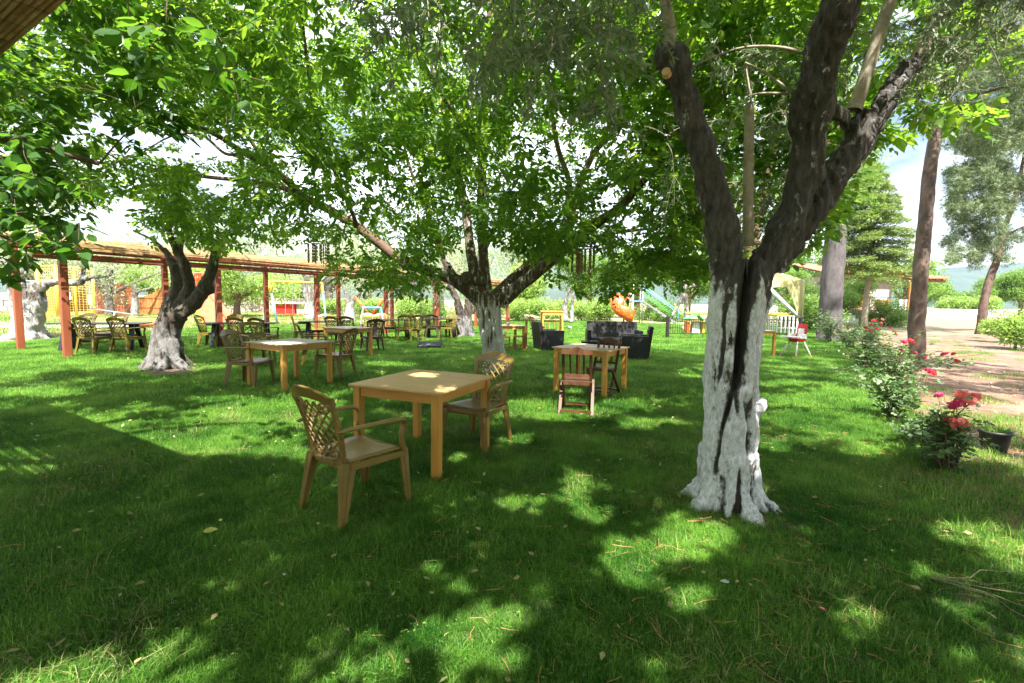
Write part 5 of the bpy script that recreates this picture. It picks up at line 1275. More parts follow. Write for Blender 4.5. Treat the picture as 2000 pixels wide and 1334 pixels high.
tw2 = grow(sh1 + side + tw[::3] + [L3(limbR1)[8:], L3(limbR2)[10:]], sp_t, .0018, .004, .1, .2)
wood('twigs', side + tw + tw2, M['pale_twig'], olive, OB, 5, kind='stuff')
def olive_leaves(paths, per_m, smin, smax, tmin=.2):
    ps, ax, no = [], [], []
    for p in paths:
        ln = np.sum(np.linalg.norm(np.diff(p[:, :3], axis=0), axis=1)); k = rng.poisson(per_m * ln)
        if not k: continue
        t = tmin + (1 - tmin) * rng.random(k) ** .8; f = t * (len(p) - 1); i = np.minimum(f.astype(int), len(p) - 2); u = (f - i)[:, None]
        q = p[i, :3] * (1 - u) + p[i + 1, :3] * u; dr = unit(p[i + 1, :3] - p[i, :3]); ps.append(q + rng.normal(0, .012, q.shape)); ax.append(dr * .6 + rng.normal(0, .55, q.shape) + [0, 0, -.1]); no.append(rng.normal(0, .6, q.shape) + [0, 0, 1])
    ps, ax, no = np.vstack(ps), np.vstack(ax), np.vstack(no); return ps, ax, no, rng.uniform(smin, smax, len(ps))
# side sprigs for the hanging sprays
def sprigs(paths, n, L):
    out = []
    for p in paths:
        for _ in range(n):
            i = rng.integers(max(1, len(p) // 3), len(p)); a = p[i, :3]; dr = unit(rng.normal(0, 1, 3) + np.array([0, 0, -.5])); l = L * rng.uniform(.5, 1.2)
            out.append(np.array([(*(a + dr * l * t + np.array([0, 0, -.25 * l * t * t])), .0018) for t in (0, .35, .7, 1)]))
    return out
sg = sprigs(tw2, 3, .22); wood('sprigs', sg, M['pale_twig'], olive, OB, 3, kind='stuff')
def put(name, pp_, T, mt, parent, base, prune=True, extra=None):
    ps, ax, no, sz = pp_[:4]; k = sun_keep(ps) if prune else np.ones(len(ps), bool)
    if extra is not None: k &= extra(ps)
    ti = pp_[4][k] if len(pp_) > 4 else None
    return leaves(name, ps[k], ax[k], no[k], sz[k], T, mt, parent, base, ti)
put('crown', olive_leaves(tw2, 70, .045, .075, .3), T_OLI, M['olive_leaf'], olive, OB)
put('crown', olive_leaves(sg, 85, .04, .07, .1), T_OLI, M['olive_leaf'], olive, OB)
B_, D_ = compound(tw, 46, .3); pp_ = olive_leaves(tw, 260, .06, .10, .2); put('crown', (pp_[0] + rng.normal(0, .10, pp_[0].shape), *pp_[1:]), T_NAR, M['olive_leaf'], olive, OB, True, lambda p: near_ok(p, 1.6))

# ------------------------------------------------------------------ the spreading walnut in the middle
WB = Vector((*pt(966, 10.0), 0)); WB.x = P(966, 700, 10.0).x; Yw = 10.0
walnut = empty('walnut_tree', WB, 0, 'broad walnut with ridged whitewashed trunk and long low limbs in mid lawn', 'tree')
wt = [(970, 722, Yw, .30), (966, 700, Yw, .26), (962, 670, Yw, .255), (957, 630, Yw, .265), (953, 600, Yw, .29), (950, 575, Yw, .30)]
lim = {
 'a': [(945, 590, Yw, .24), (915, 565, Yw - .05, .20), (880, 542, Yw - .1, .17), (835, 528, Yw - .15, .15), (780, 505, Yw - .3, .135), (740, 474, Yw - .4, .125), (690, 438, Yw - .5, .115), (640, 408, Yw - .6, .105), (595, 386, Yw - .7, .095), (560, 352, Yw - .9, .085), (515, 320, Yw - 1.1, .075), (475, 298, Yw - 1.4, .065), (430, 268, Yw - 1.8, .05), (380, 246, Yw - 2.2, .04), (300, 225, Yw - 2.6, .028), (200, 160, Yw - 3, .015)],
 'b': [(590, 386, Yw - .7, .075), (540, 362, Yw - .6, .065), (470, 352, Yw - .5, .055), (400, 345, Yw - .5, .045), (330, 334, Yw - .5, .038), (270, 328, Yw - .6, .028), (190, 290, Yw - .8, .015)],
 'c': [(520, 322, Yw - 1.1, .05), (490, 275, Yw - 1.3, .045), (465, 245, Yw - 1.5, .04), (440, 200, Yw - 1.8, .03), (380, 150, Yw - 2, .018)],
 'c2': [(475, 298, Yw - 1.4, .045), (440, 300, Yw - 1.2, .035), (390, 262, Yw - 1.2, .028), (330, 268, Yw - 1.2, .02), (260, 310, Yw - 1.3, .012)],
 'd': [(886, 540, Yw - .1, .10), (868, 505, Yw - .1, .08), (855, 470, Yw, .065), (838, 430, Yw, .055), (828, 385, Yw, .05), (805, 340, Yw + .1, .04), (780, 250, Yw + .2, .025)],
 'e': [(940, 580, Yw, .22), (926, 530, Yw + .1, .16), (918, 480, Yw + .2, .13), (912, 430, Yw + .3, .12), (900, 360, Yw + .5, .10), (878, 290, Yw + .7, .085), (862, 200, Yw + .9, .07), (840, 120, Yw + 1, .05), (820, 20, Yw + 1.2, .03)],
 'f': [(948, 570, Yw, .18), (945, 510, Yw - .1, .13), (940, 430, Yw - .3, .12), (942, 340, Yw - .5, .115), (945, 250, Yw - .7, .105), (948, 160, Yw - .9, .09), (955, 60, Yw - 1.1, .075), (965, -60, Yw - 1.3, .05), (980, -200, Yw - 1.6, .025)],
 'g': [(965, 585, Yw, .22), (1000, 548, Yw + .1, .16), (1045, 508, Yw + .3, .14), (1085, 472, Yw + .5, .125), (1112, 440, Yw + .7, .115), (1125, 380, Yw + .9, .10), (1160, 300, Yw + 1, .085), (1210, 245, Yw + 1.1, .07), (1270, 170, Yw + 1.2, .055), (1330, 90, Yw + 1.3, .03)],
 'h': [(975, 590, Yw - .05, .22), (1010, 562, Yw - .2, .17), (1060, 522, Yw - .5, .15), (1110, 480, Yw - .8, .135), (1160, 440, Yw - 1.1, .12), (1210, 405, Yw - 1.4, .10), (1260, 350, Yw - 1.7, .08), (1330, 280, Yw - 2, .06), (1420, 200, Yw - 2.3, .035), (1500, 150, Yw - 2.5, .02)],
 'i': [(1112, 440, Yw + .7, .09), (1112, 360, Yw + .5, .08), (1090, 290, Yw + .3, .065), (1075, 200, Yw + .1, .05), (1060, 90, Yw - .1, .035), (1040, -30, Yw - .3, .02)],
 'j': [(1060, 500, Yw + .4, .09), (1120, 475, Yw + 1.0, .07), (1200, 455, Yw + 1.7, .055), (1300, 440, Yw + 2.4, .04), (1390, 400, Yw + 3, .025)],
 'k': [(700, 445, Yw - .5, .05), (660, 350, Yw - 1.2, .045), (620, 250, Yw - 2, .04), (600, 120, Yw - 2.8, .03), (580, -60, Yw - 3.4, .02)],
 'l': [(944, 300, Yw - .6, .06), (860, 180, Yw - 1.5, .05), (800, 60, Yw - 2.4, .04), (760, -120, Yw - 3.3, .025)],
}
L = {k: L3(v) for k, v in lim.items()}
base_tube = smooth_path([(WB.x, WB.y, -.15, .34), *[tuple(q) for q in L3(wt)[3:]]], 3)
def walnut_disp(co, nr):
    z = co[:, 2]; a = np.arctan2(co[:, 1], co[:, 0]); rad = np.hypot(co[:, 0] + .1, co[:, 1]); low = np.clip((2.2 - z), 0, 1)
    p = np.column_stack([co[:, 0] * 17, co[:, 1] * 17, z * 2.6]); rid = 1 - np.abs(vnoise(p + .8 * vnoise(p * .6 + 3)[:, None])) * 2.4
    fine = vnoise(co * np.array([60, 60, 20])); return (.028 * (rid - .25)) * (.35 + .65 * low) + .004 * fine, np.clip(.5 + .5 * rid, 0, 1)
base_tube[:, 3] *= .9
for k in L: L[k][:, 3] *= .78
big = [base_tube] + [L[k][:26] for k in 'aefgh'] + [L['d'][:8], L['j'][:6]]
solid('trunk', big, WB, .02, M['walnut_bark'], walnut, walnut_disp, [(tuple(P(912, 545, Yw - .2)), .16), (tuple(P(938, 548, Yw - .25)), .13)])
for q_ in [L[k][22:] for k in 'aefgh'] + [L['d'][5:], L['j'][3:]] + [L[k] for k in ('b', 'c', 'c2', 'i', 'k', 'l')]: wood('limb', [q_], M['limb_bark'], walnut, WB, 8)
t1 = ell(900, (-2.6, 8.4, 5.2), (6.8, 5.2, 3.6), 1.7); t2 = ell(420, (2.4, 9.0, 4.6), (4.2, 4.4, 3.4), 1.6)
t1 = np.vstack([t1, ell(760, (-1.8, 8.4, 6.6), (6.8, 5.2, 2.2), 2.5), ell(170, (-5.6, 5.4, 4.7), (3.4, 2.0, 1.1), 3.4), ell(280, (2.2, 5.2, 5.6), (2.8, 2.5, 1.3), 3.6)]); t3 = []
for x0, x1, y0, y1, Y0, Y1, n in [(620, 800, 430, 555, 8.3, 10, 34), (330, 520, 380, 480, 8.3, 9.8, 34), (1040, 1420, 440, 560, 8.5, 12, 90), (700, 900, 330, 560, 9, 11, 40), (960, 1160, 340, 480, 6.6, 9, 46), (1300, 1420, 300, 520, 8, 11, 50), (230, 380, 290, 430, 8, 9.5, 34), (640, 860, 480, 590, 9.6, 10.8, 26), (560, 900, 230, 400, 5.5, 8, 60), (450, 1250, -60, 200, 4.8, 8, 150), (-60, 560, 20, 440, 5.5, 10, 330), (330, 1000, 80, 330, 8, 12, 150)]:
    for _ in range(n): t3.append(tuple(P(rng.uniform(x0, x1), rng.uniform(y0, y1), rng.uniform(Y0, Y1))))
tg = np.vstack([t1, t2, np.array(t3)]); tg = tg[above_line(tg, -25) & near_ok(tg, 4.2)]
tg = tg[hole_keep(tg) & sun_keep(tg)]
wtw = grow(list(L.values()), tg, .003, .009, .10, .12)
wood('twigs', wtw, M['twig'], walnut, WB, 5, kind='stuff')
B_, D_ = compound(wtw, 18, .2, jit=.06); ok = above_line(B_, 5) & near_ok(B_, 3.9) & hole_keep(B_); B_, D_ = B_[ok], D_[ok]; ok = sun_keep(B_ + D_ * .15); B_, D_ = B_[ok], D_[ok]
print('walnut compounds', len(B_), 'twigs', len(wtw))
e = expand(B_, D_, 7, .28, (.085, .14)); k = hole_keep(e[0]) & sun_keep(e[0] + unit(e[1]) * e[3][:, None] * .5); leaves('crown', e[0][k], e[1][k], e[2][k], e[3][k], T_MID, M['walnut_leaf'], walnut, WB, e[4][k])
# big leaves one can pick apart, hanging close to the camera
meshes = []
for k in range(5):
    v, f = T_HEX; v = v.copy(); v[:, 2] += -.10 * v[:, 1] ** 2 * (k % 3) * .8 + rng.normal(0, .012, len(v)); v[:, 0] *= 1 + .08 * k
    meshes.append([mesh_np('leaf', v, f, True, np.full(8, tt)) for tt in (.1, .4, .7, 1.0)])
for row in meshes:
    for me in row: me.materials.append(M['walnut_leaf'])
mul_meshes = [[me.copy() for me in row] for row in meshes]
for row in mul_meshes:
    for me in row: me.materials.clear(); me.materials.append(M['mulberry_leaf'])
def leaf_objs(parent, base, centres, n, size, sets, limit, droop=.45):
    cnt = 0; stems = []
    for c in centres:
        top = Vector(c)
        dirs = unit(rng.normal(0, 1, (n, 3)) * [1, 1, .5] + [0, 0, -droop])
        for d in dirs:
            if cnt >= limit: break
            d = Vector(d); p = top + d * .05; nrm = Vector(rng.normal(0, .45, 3)) + Vector((0, -.1, 1)); x = d.cross(nrm).normalized(); z = x.cross(d)
            o = bpy.data.objects.new('leaf', sets[int(rng.integers(0, 5))][int(rng.integers(0, 4))]); col.objects.link(o); o.parent = parent
            s = rng.uniform(*size); mt = Matrix((x, d, z)).transposed().to_4x4() @ Matrix.Scale(s, 4); mt.translation = p - Vector(base); o.matrix_local = mt; cnt += 1
    return cnt
hang = []
for x0, x1, y0, y1, Y0, Y1, n in [(965, 1060, 330, 420, 6.2, 6.8, 7), (1085, 1145, 395, 450, 5.6, 6.2, 5), (690, 860, 230, 350, 5.6, 6.6, 10), (560, 700, 300, 420, 6.6, 7.4, 8), (880, 960, 230, 330, 6, 7, 5), (1180, 1260, 250, 420, 6.5, 7.5, 6), (1300, 1380, 330, 480, 6.5, 8, 6)]:
    for _ in range(n): hang.append(tuple(P(rng.uniform(x0, x1), rng.uniform(y0, y1), rng.uniform(Y0, Y1))))
hang = np.array(hang); htw = grow(list(L.values()) + wtw[::2], hang, .002, .005, .08, .2); wood('hanging_twigs', htw, M['twig'], walnut, WB, 4, kind='stuff')
leaf_objs(walnut, WB, hang, 6, (.11, .17), meshes, 290)

# ------------------------------------------------------------------ near broadleaf trees reaching in from the left and the right
def big_leaf_tree(name, base, limbs, targets, label, mt, per_m=6, S=(.10, .17), n=5, sets=None, near=None, near_n=5, ok_fn=None, nmin=1.9, bark=None, lim_near=290, nsize=(.09, .15)):
    t = empty(name, base, 0, label, 'tree'); lb = [smooth_path(r, 6) for r in limbs]
    V = lb[0]; wood('trunk', lb[:1], bark or M['limb_bark'], t, base, 14); 
    for q_ in lb[1:]: wood('limb', [q_], bark or M['limb_bark'], t, base, 8)
    targets = targets[sun_keep(targets)]; tw_ = grow(lb, targets, .003, .008, .1, .1)
    B_, D_ = compound(tw_, per_m, .2, jit=.06); ok = near_ok(B_, nmin) & sun_keep(B_ + D_ * .15) & hole_keep(B_)
    if ok_fn: ok &= ok_fn(B_)
    B_, D_ = B_[ok], D_[ok]; e = expand(B_, D_, n, .24, S); k_ = sun_keep(e[0] + unit(e[1]) * e[3][:, None] * .5); print(name, len(B_)); leaves('crown', *[q[k_] for q in e[:4]], T_MID, mt, t, base, e[4][k_])
    if near is not None:
        nt = grow(lb + tw_[::2], near, .002, .005, .06, .15); tw_ += nt; leaf_objs(t, base, near, near_n, nsize, sets, lim_near)
    wood('twigs', tw_, M['twig'], t, base, 5, kind='stuff'); return t
def boxes(rows):
    out = []
    for x0, x1, y0, y1, Y0, Y1, n in rows:
        for _ in range(n): out.append(tuple(P(rng.uniform(x0, x1), rng.uniform(y0, y1), rng.uniform(Y0, Y1))))
    return np.array(out)
mb_ = Vector((-6.2, 1.4, 0)); z = 2.3
mulT = np.vstack([ell(170, (-4.9, 2.2, 4.0), (3.0, 2.6, 1.6), 2.6), boxes([(-60, 200, 300, 520, 4.2, 5.6, 60), (-60, 160, 120, 330, 4.2, 5.6, 30), (150, 330, 100, 230, 4.5, 6, 16), (100, 330, -50, 90, 4.2, 5.8, 22)])])
x, y, d = proj(mulT); mulT = mulT[(d < .3) | (y < np.interp(x, [-400, 0, 60, 150, 200, 240, 330, 420, 700], [600, 520, 540, 470, 330, 235, 250, 140, -30]))]; mulT = mulT[near_ok(mulT, 3.2)]
near = boxes([(225, 330, 20, 190, 3.0, 3.4, 9), (-20, 190, 330, 500, 3.9, 4.6, 22), (-20, 120, 240, 360, 3.9, 4.4, 10), (400, 470, 40, 210, 3.4, 4.0, 6), (120, 260, 300, 420, 4.2, 5, 8), (590, 760, -30, 20, 3.2, 4, 6)])
def left_ok(p):
    x, y, d = proj(p); return (d < .3) | (y < np.interp(x, [-400, 0, 60, 150, 200, 240, 330, 420, 700], [640, 540, 550, 500, 400, 250, 260, 150, -10]))
big_leaf_tree('mulberry_tree', mb_, [[(mb_.x, mb_.y, -.1, .26), (mb_.x + .1, mb_.y, 1.2, .22), (mb_.x + .3, mb_.y + .2, 2.3, .2), (-5.2, 2.2, 3.2, .14), (-4.3, 3.2, 3.9, .08), (-3.6, 4.0, 4.4, .04)],
    [(-5.9, 1.6, 2.3, .14), (-5.6, 3.0, 2.9, .09), (-5.0, 4.4, 3.0, .05), (-4.4, 5.2, 2.9, .025)], [(-5.6, 2.0, 3.0, .09), (-4.0, 1.6, 3.8, .06), (-2.4, 1.4, 4.2, .03)], [(-5.4, 2.0, 3.0, .08), (-3.4, 3.0, 3.6, .04), (-2.2, 3.2, 3.5, .015)]],
    mulT, 'dark broad leaved mulberry reaching into the picture over the left side', M['mulberry_leaf'], 19, (.10, .16), 5, mul_meshes, near, 6, left_ok)
rb_ = Vector((*pt(1447, 8.6), 0))
rT = np.vstack([ell(330, (4.2, 8.0, 4.8), (3.2, 3.0, 2.6), 2.0), boxes([(1260, 1440, 130, 540, 7, 9.5, 70), (1480, 1640, 100, 470, 6.5, 9, 60), (1560, 1700, -40, 330, 6, 9, 50), (1700, 1900, -40, 200, 6, 8.5, 60), (1250, 1500, -60, 150, 6, 8, 40)])]); rT = rT[above_line(rT, -10) & near_ok(rT, 4.5)]
nr_ = boxes([(1780, 1840, 150, 230, 4.2, 4.6, 4), (1880, 1960, 170, 250, 4.4, 4.8, 5), (1590, 1640, 360, 460, 4.8, 5.2, 5), (1500, 1560, 480, 530, 6, 6.4, 4), (1345, 1420, 10, 70, 4.6, 5.2, 5), (1700, 1780, 130, 220, 4.8, 5.5, 6), (1360, 1450, 300, 400, 5.2, 6, 6)])
big_leaf_tree('walnut_tree', rb_, [[(rb_.x, rb_.y, -.1, .16), (rb_.x, rb_.y, 1.0, .14), (rb_.x + .05, rb_.y, 2.0, .13), (rb_.x + .2, rb_.y, 3.2, .09), (rb_.x + .3, rb_.y - .3, 4.6, .06)], [(rb_.x, rb_.y, 2.0, .10), (rb_.x + .6, rb_.y - .1, 3.2, .07), (rb_.x + 1.2, rb_.y - .3, 4.4, .05), (rb_.x + 1.8, rb_.y - .5, 5.4, .03)],
    [(rb_.x, rb_.y, 1.9, .08), (rb_.x - .7, rb_.y + .3, 2.9, .05), (rb_.x - 1.4, rb_.y, 3.9, .03)]], rT, 'smaller walnut tree directly behind the big olive, spreading leaves to the upper right', M['walnut_leaf'], 20, (.10, .16), 7, meshes, nr_, 6, lambda p: above_line(p, 15), 4.0)
# tree shading the lawn from behind the photographer
sb = Vector((1.2, -3.4, 0))
big_leaf_tree('walnut_tree', sb, [[(sb.x, sb.y, -.1, .3), (sb.x, sb.y, 1.4, .26), (sb.x + .1, sb.y + .2, 2.4, .2), (sb.x - .2, sb.y + 1.0, 4.6, .12), (sb.x - .6, sb.y + 2.2, 6.2, .05)], [(sb.x, sb.y + .1, 2.3, .14), (sb.x + 1.8, sb.y + 1.0, 4.2, .09), (sb.x + 3.8, sb.y + 2.4, 5.8, .04)], [(sb.x, sb.y + .1, 2.3, .14), (sb.x - 2.2, sb.y + .8, 4.2, .09), (sb.x - 4.4, sb.y + 2.0, 5.8, .04)]],
    np.vstack([ell(760, (.2, -1.5, 5.8), (5.8, 3.5, 1.5), 3.6), ell(170, (5.0, -.3, 5.8), (2.4, 3.0, 1.2), 3.6), ell(420, (-.6, .2, 6.6), (5.4, 2.8, 1.0), 4.6), ell(190, (-3.6, -.6, 5.8), (2.6, 2.2, 1.0), 4)]), 'walnut tree behind the viewpoint whose crown shades the near lawn', M['shade_leaf'], 29, (.12, .17), 7, None, None, 0, lambda p: ~((proj(p)[2] > .2) & (proj(p)[1] > -60) & (proj(p)[1] < 1400)))

# ------------------------------------------------------------------ twisted olive by the pergola
TB = G(327, 722); TB.y += .25; TB.x = P(327, 715, TB.y).x; Yt = TB.y
_d = 0
tt = empty('olive_tree', TB, 0, 'gnarled grey olive with forked trunk and one sawn limb before the pergola', 'tree')
tubes = [L3([(326, 728, Yt, .36), (322, 700, Yt, .30), (322, 665, Yt, .285), (330, 635, Yt, .26), (345, 610, Yt, .235), (360, 592, Yt, .20)]),
         L3([(330, 640, Yt, .22), (336, 600, Yt + .05, .20), (348, 562, Yt + .1, .15), (345, 530, Yt + .1, .13), (335, 510, Yt + .12, .10), (318, 485, Yt + .15, .06)]),
         L3([(352, 610, Yt - .05, .2), (378, 592, Yt - .05, .16), (400, 560, Yt - .05, .14), (412, 530, Yt - .05, .115), (421, 500, Yt - .05, .11), (426, 478, Yt - .05, .125), (428, 473, Yt - .05, .12)]),
         L3([(356, 600, Yt, .17), (368, 560, Yt - .05, .13), (362, 520, Yt - .1, .12), (345, 485, Yt - .15, .10), (335, 465, Yt - .2, .07)]),
         L3([(412, 480, Yt - .05, .05), (418, 470, Yt - .05, .06)])]
for a, r, l in ((-2.6, .12, .42), (-1.9, .13, .38), (-1.2, .12, .40), (-.4, .12, .45), (.6, .11, .4), (2, .11, .4), (3.0, .11, .4)):
    d = Vector((math.cos(a), math.sin(a), 0)); c0 = TB + d * .16; tubes.append(smooth_path([(*(c0 + Vector((0, 0, .6))), r * .7), (*(c0 + d * .05 + Vector((0, 0, .25))), r), (*(c0 + d * l * .5 + Vector((0, 0, .05))), r * .9), (*(c0 + d * l + Vector((0, 0, -.05))), r * .5)], 4))
for q_ in tubes[:5]: q_[:, 3] *= .80
def twist_disp(co, nr):
    z = co[:, 2]; a = np.arctan2(co[:, 1], co[:, 0]) + z * 1.1
    p = np.column_stack([np.cos(a) * 2.6, np.sin(a) * 2.6, z * .9]); b = 1 - np.abs(vnoise(p * 1.3)) * 2.2; low = np.clip(2 - z, .15, 1)
    m_ = 1 - np.abs(vnoise(np.column_stack([co[:, 0] * 11, co[:, 1] * 11, z * 3.5]))) * 2; f = vnoise(co * 34)
    return .055 * (b - .25) * low + .024 * (m_ - .3) + .008 * f, np.clip(.5 + .3 * b + .3 * m_, 0, 1)
solid('trunk', tubes, TB, .022, M['twisted_bark'], tt, twist_disp, [(tuple(P(404, 560, Yt - .08)), .16), (tuple(P(340, 600, Yt)), .19)])
ll = [L3([(335, 470, Yt - .2, .06), (330, 430, Yt - .4, .04), (345, 380, Yt - .6, .02)]), L3([(318, 488, Yt + .15, .05), (300, 470, Yt + .1, .03), (260, 450, Yt, .015)]), L3([(352, 500, Yt + .1, .05), (356, 470, Yt + .2, .045), (372, 445, Yt + .3, .04), (377, 430, Yt + .3, .03)])]
tg = boxes([(205, 400, 400, 470, 8.0, 9.6, 46), (240, 300, 470, 520, 8.6, 9.4, 8), (300, 460, 330, 440, 8.4, 10, 40), (190, 300, 350, 420, 8, 9, 20)])
tg = tg[above_line(tg, 0) & hole_keep(tg)]
w_ = grow(ll, tg, .003, .007); wood('twigs', ll + w_, M['twig'], tt, TB, 6, kind='stuff')
B_, D_ = compound(w_, 6, .2); ok = above_line(B_, 20) & hole_keep(B_) & sun_keep(B_); e = expand(B_[ok], D_[ok], 5, .24, (.09, .14)); leaves('crown', *e[:4], T_MID, M['walnut_leaf'], tt, TB, e[4])
def simple_olive(base, rows, label, mt, voxel=.03, amp=1.0, crown=None, leafm=None, nleaf=0, flare=.3, thick=.8):
    t = empty('olive_tree', base, 0, label, 'tree'); tb = [L3(r) for r in rows]
    for q_ in tb: q_[:, 3] *= thick
    for k in range(6):
        a = k * 1.05 + .3; d = Vector((math.cos(a), math.sin(a), 0)); r = flare * .33; c0 = base + d * flare * .4; tb.append(smooth_path([(*(c0 + Vector((0, 0, flare * 1.5))), r * .7), (*(c0 + d * flare * .3 + Vector((0, 0, .12))), r), (*(c0 + d * flare * 1.1 + Vector((0, 0, -.06))), r * .5)], 4))
    def dsp(co, nr): return tuple(q * s for q, s in zip(twist_disp(co, nr), (amp, 1)))
    solid('trunk', tb, base, voxel, mt, t, dsp)
    if crown is not None:
        w_ = grow(tb, crown, .004, .008); wood('twigs', w_, M['pale_twig'], t, base, 5, kind='stuff')
        pp_ = olive_leaves(w_, nleaf, .09, .15, .2); leaves('crown', pp_[0] + rng.normal(0, .14, pp_[0].shape), pp_[1], pp_[2], pp_[3], T_NAR, leafm, t, base)
    return t
FBs = G(70, 662); Yf = FBs.y; FBs.x = P(55, 660, Yf).x
simple_olive(FBs, [[(62, 668, Yf, .50), (52, 640, Yf, .40), (45, 600, Yf, .34), (33, 560, Yf, .30), (22, 530, Yf, .22), (5, 510, Yf, .15), (-30, 490, Yf, .1)], [(55, 655, Yf, .35), (70, 610, Yf, .26), (72, 580, Yf, .24), (64, 553, Yf, .2)],
    [(70, 575, Yf, .18), (85, 560, Yf, .15), (108, 551, Yf, .12), (140, 553, Yf, .11), (158, 551, Yf, .11), (162, 545, Yf, .10), (185, 541, Yf, .08), (214, 536, Yf, .07), (217, 525, Yf, .06)], [(157, 550, Yf, .10), (163, 530, Yf, .10), (168, 508, Yf, .08), (178, 490, Yf, .06), (190, 470, Yf, .04)], [(36, 560, Yf, .2), (45, 530, Yf, .14), (60, 500, Yf, .1), (70, 460, Yf, .06)]],
    'limed old olive at the far left with a long bare horizontal limb reaching right', M['white_olive_bark'], .045, 1.5, boxes([(-40, 260, 300, 540, 13.5, 18, 110), (180, 250, 500, 600, 15, 17, 26)]), M['pale_olive_leaf'], 75, .5)
BB = G(908, 657); Yb = BB.y; BB.x = P(907, 655, Yb).x
simple_olive(BB, [[(906, 662, Yb, .42), (905, 640, Yb, .34), (900, 615, Yb, .22), (892, 585, Yb, .16), (880, 560, Yb, .15), (868, 520, Yb, .1), (850, 470, Yb, .06)], [(908, 650, Yb, .3), (914, 620, Yb, .19), (914, 590, Yb, .16), (920, 570, Yb, .16), (930, 530, Yb, .1), (940, 470, Yb, .06)]],
    'twin trunked grey olive just left of the walnut trunk, above the black hen', M['twisted_bark'], .04, 1.1, boxes([(760, 1000, 350, 520, 15, 20, 90), (790, 870, 480, 600, 17, 20, 36)]), M['olive_leaf'], 60, .45)
def far_trunk(px, Y, rows, label, mt, crown, lm, n, flare=.4, vox=.07, S=None):
    b = Vector((*pt(px, Y), 0)); return simple_olive(b, [[(x, y, Y, r) for x, y, r in rr_] for rr_ in rows], label, mt, vox, .8, crown, lm, n, flare * .55, .55)
far_trunk(683, 31, [[(683, 625, .8), (683, 605, .45), (683, 590, .35), (676, 575, .2), (668, 555, .12)], [(684, 600, .3), (692, 585, .22), (703, 572, .15), (720, 560, .1)]], 'limed olive with a wide white foot between the two coloured play frames', M['white_olive_bark'], boxes([(640, 760, 490, 580, 29, 33, 60)]), M['pale_olive_leaf'], 40, .6)
far_trunk(610, 33, [[(607, 628, .9), (605, 600, .6), (607, 575, .4), (600, 550, .3), (590, 530, .2)], [(608, 590, .4), (620, 565, .25), (632, 545, .18), (655, 530, .1)], [(604, 600, .4), (592, 560, .2), (585, 540, .1)]], 'speckled grey olive trunk behind the swing set', M['white_olive_bark'], boxes([(560, 700, 440, 550, 30, 36, 70)]), M['pale_olive_leaf'], 40, .6)
far_trunk(262, 33, [[(263, 618, .45), (264, 590, .35), (263, 570, .3), (262, 555, .22)], [(263, 575, .2), (275, 568, .15), (300, 560, .1), (318, 552, .06)]], 'small white trunked tree in front of the orange plank wall', M['white_olive_bark'], boxes([(240, 300, 510, 560, 32, 34, 50)]), M['bush_leaf'], 60, .3)
far_trunk(1112, 26, [[(1104, 628, .25), (1103, 600, .22), (1106, 585, .2), (1112, 560, .12)], [(1116, 630, .22), (1117, 605, .18), (1118, 590, .16), (1122, 560, .1)]], 'pair of limed thin trunks between the sunlit table and the green bushes', M['white_olive_bark'], None, None, 0, .2, .05)
far_trunk(1335, 27, [[(1312, 618, .12), (1322, 600, .16), (1332, 580, .22), (1336, 560, .2), (1342, 545, .14)], [(1342, 625, .22), (1341, 600, .2), (1338, 575, .22)], [(1334, 566, .26), (1322, 555, .24), (1310, 550, .16)], [(1338, 562, .24), (1352, 558, .22), (1364, 556, .12)]], 'bare limed pruned tree with swollen white arms behind the iron fence', M['white_olive_bark'], None, None, 0, .25, .05)

# ------------------------------------------------------------------ conifers on the right
NT = (np.array([(-.05, 0, 0), (.05, 0, 0), (0, 1, 0), (-.05, 0, .0), (.05, 0, 0), (.45, .85, .1), (-.05, 0, 0), (.05, 0, 0), (-.45, .85, -.1), (0, 0, -.05), (0, 0, .05), (.05, .85, .45)]), np.array([(0, 1, 2), (3, 4, 5), (6, 7, 8), (9, 10, 11)]))
def conifer(name, base, trunks, label, mt, crown, per_m, size, lm, droop=0, nl=40, sp=.08, white=None):
    t = empty(name, base, 0, label, 'tree'); tb = [smooth_path(r, 8) for r in trunks]
    VV = []; 
    for i, p in enumerate(tb):
        V, F = tube_geo(p[:, :3], p[:, 3], 28); V = np.array([tuple(v) for v in V]); c = np.repeat(p[:, :3], 28, axis=0); dr = unit(V - c)
        V = V + dr * (vnoise(V * np.array([9, 9, 3.5]) + 20)[:, None] * .12 + vnoise(V * np.array([22, 22, 9]))[:, None] * .07) * np.repeat(p[:, 3], 28)[:, None]
        o = link('trunk' if i == 0 else 'limb', mesh_np('trunk', V - np.array(base), np.array(F)), mt, t)
    if crown is not None:
        w_ = grow(tb, crown, .004, .007, .1, .05); wood('twigs', w_, M['twig'], t, base, 4, kind='stuff')
        pp_ = olive_leaves(w_, per_m, *size, .15); ax = pp_[1] + np.array([0, 0, .25 - droop]); leaves('crown', pp_[0] + rng.normal(0, sp, pp_[0].shape), ax, pp_[2], pp_[3], NT, lm, t, base)
    return t
Yp = G(1790, 716).y
pb = Vector((P(1790, 716, Yp).x, Yp, 0)); prow = [(*P(x, y, Yp + d), r * .74) for x, y, d, r in [(1789, 726, 0, .30), (1790, 700, 0, .245), (1791, 640, 0, .235), (1797, 540, .0, .225), (1806, 440, .1, .21), (1818, 320, .2, .19), (1838, 220, .3, .17), (1872, 120, .4, .15), (1915, 20, .5, .13), (1960, -120, .6, .1), (2000, -300, .8, .06)]]
m_pine_w = bark_mat('whitewashed_pine_bark', (.15, .10, .075), (.055, .04, .032), .95, .25, .66, (1, 1, .45), 8, (.80, .70, .62), 1.0)
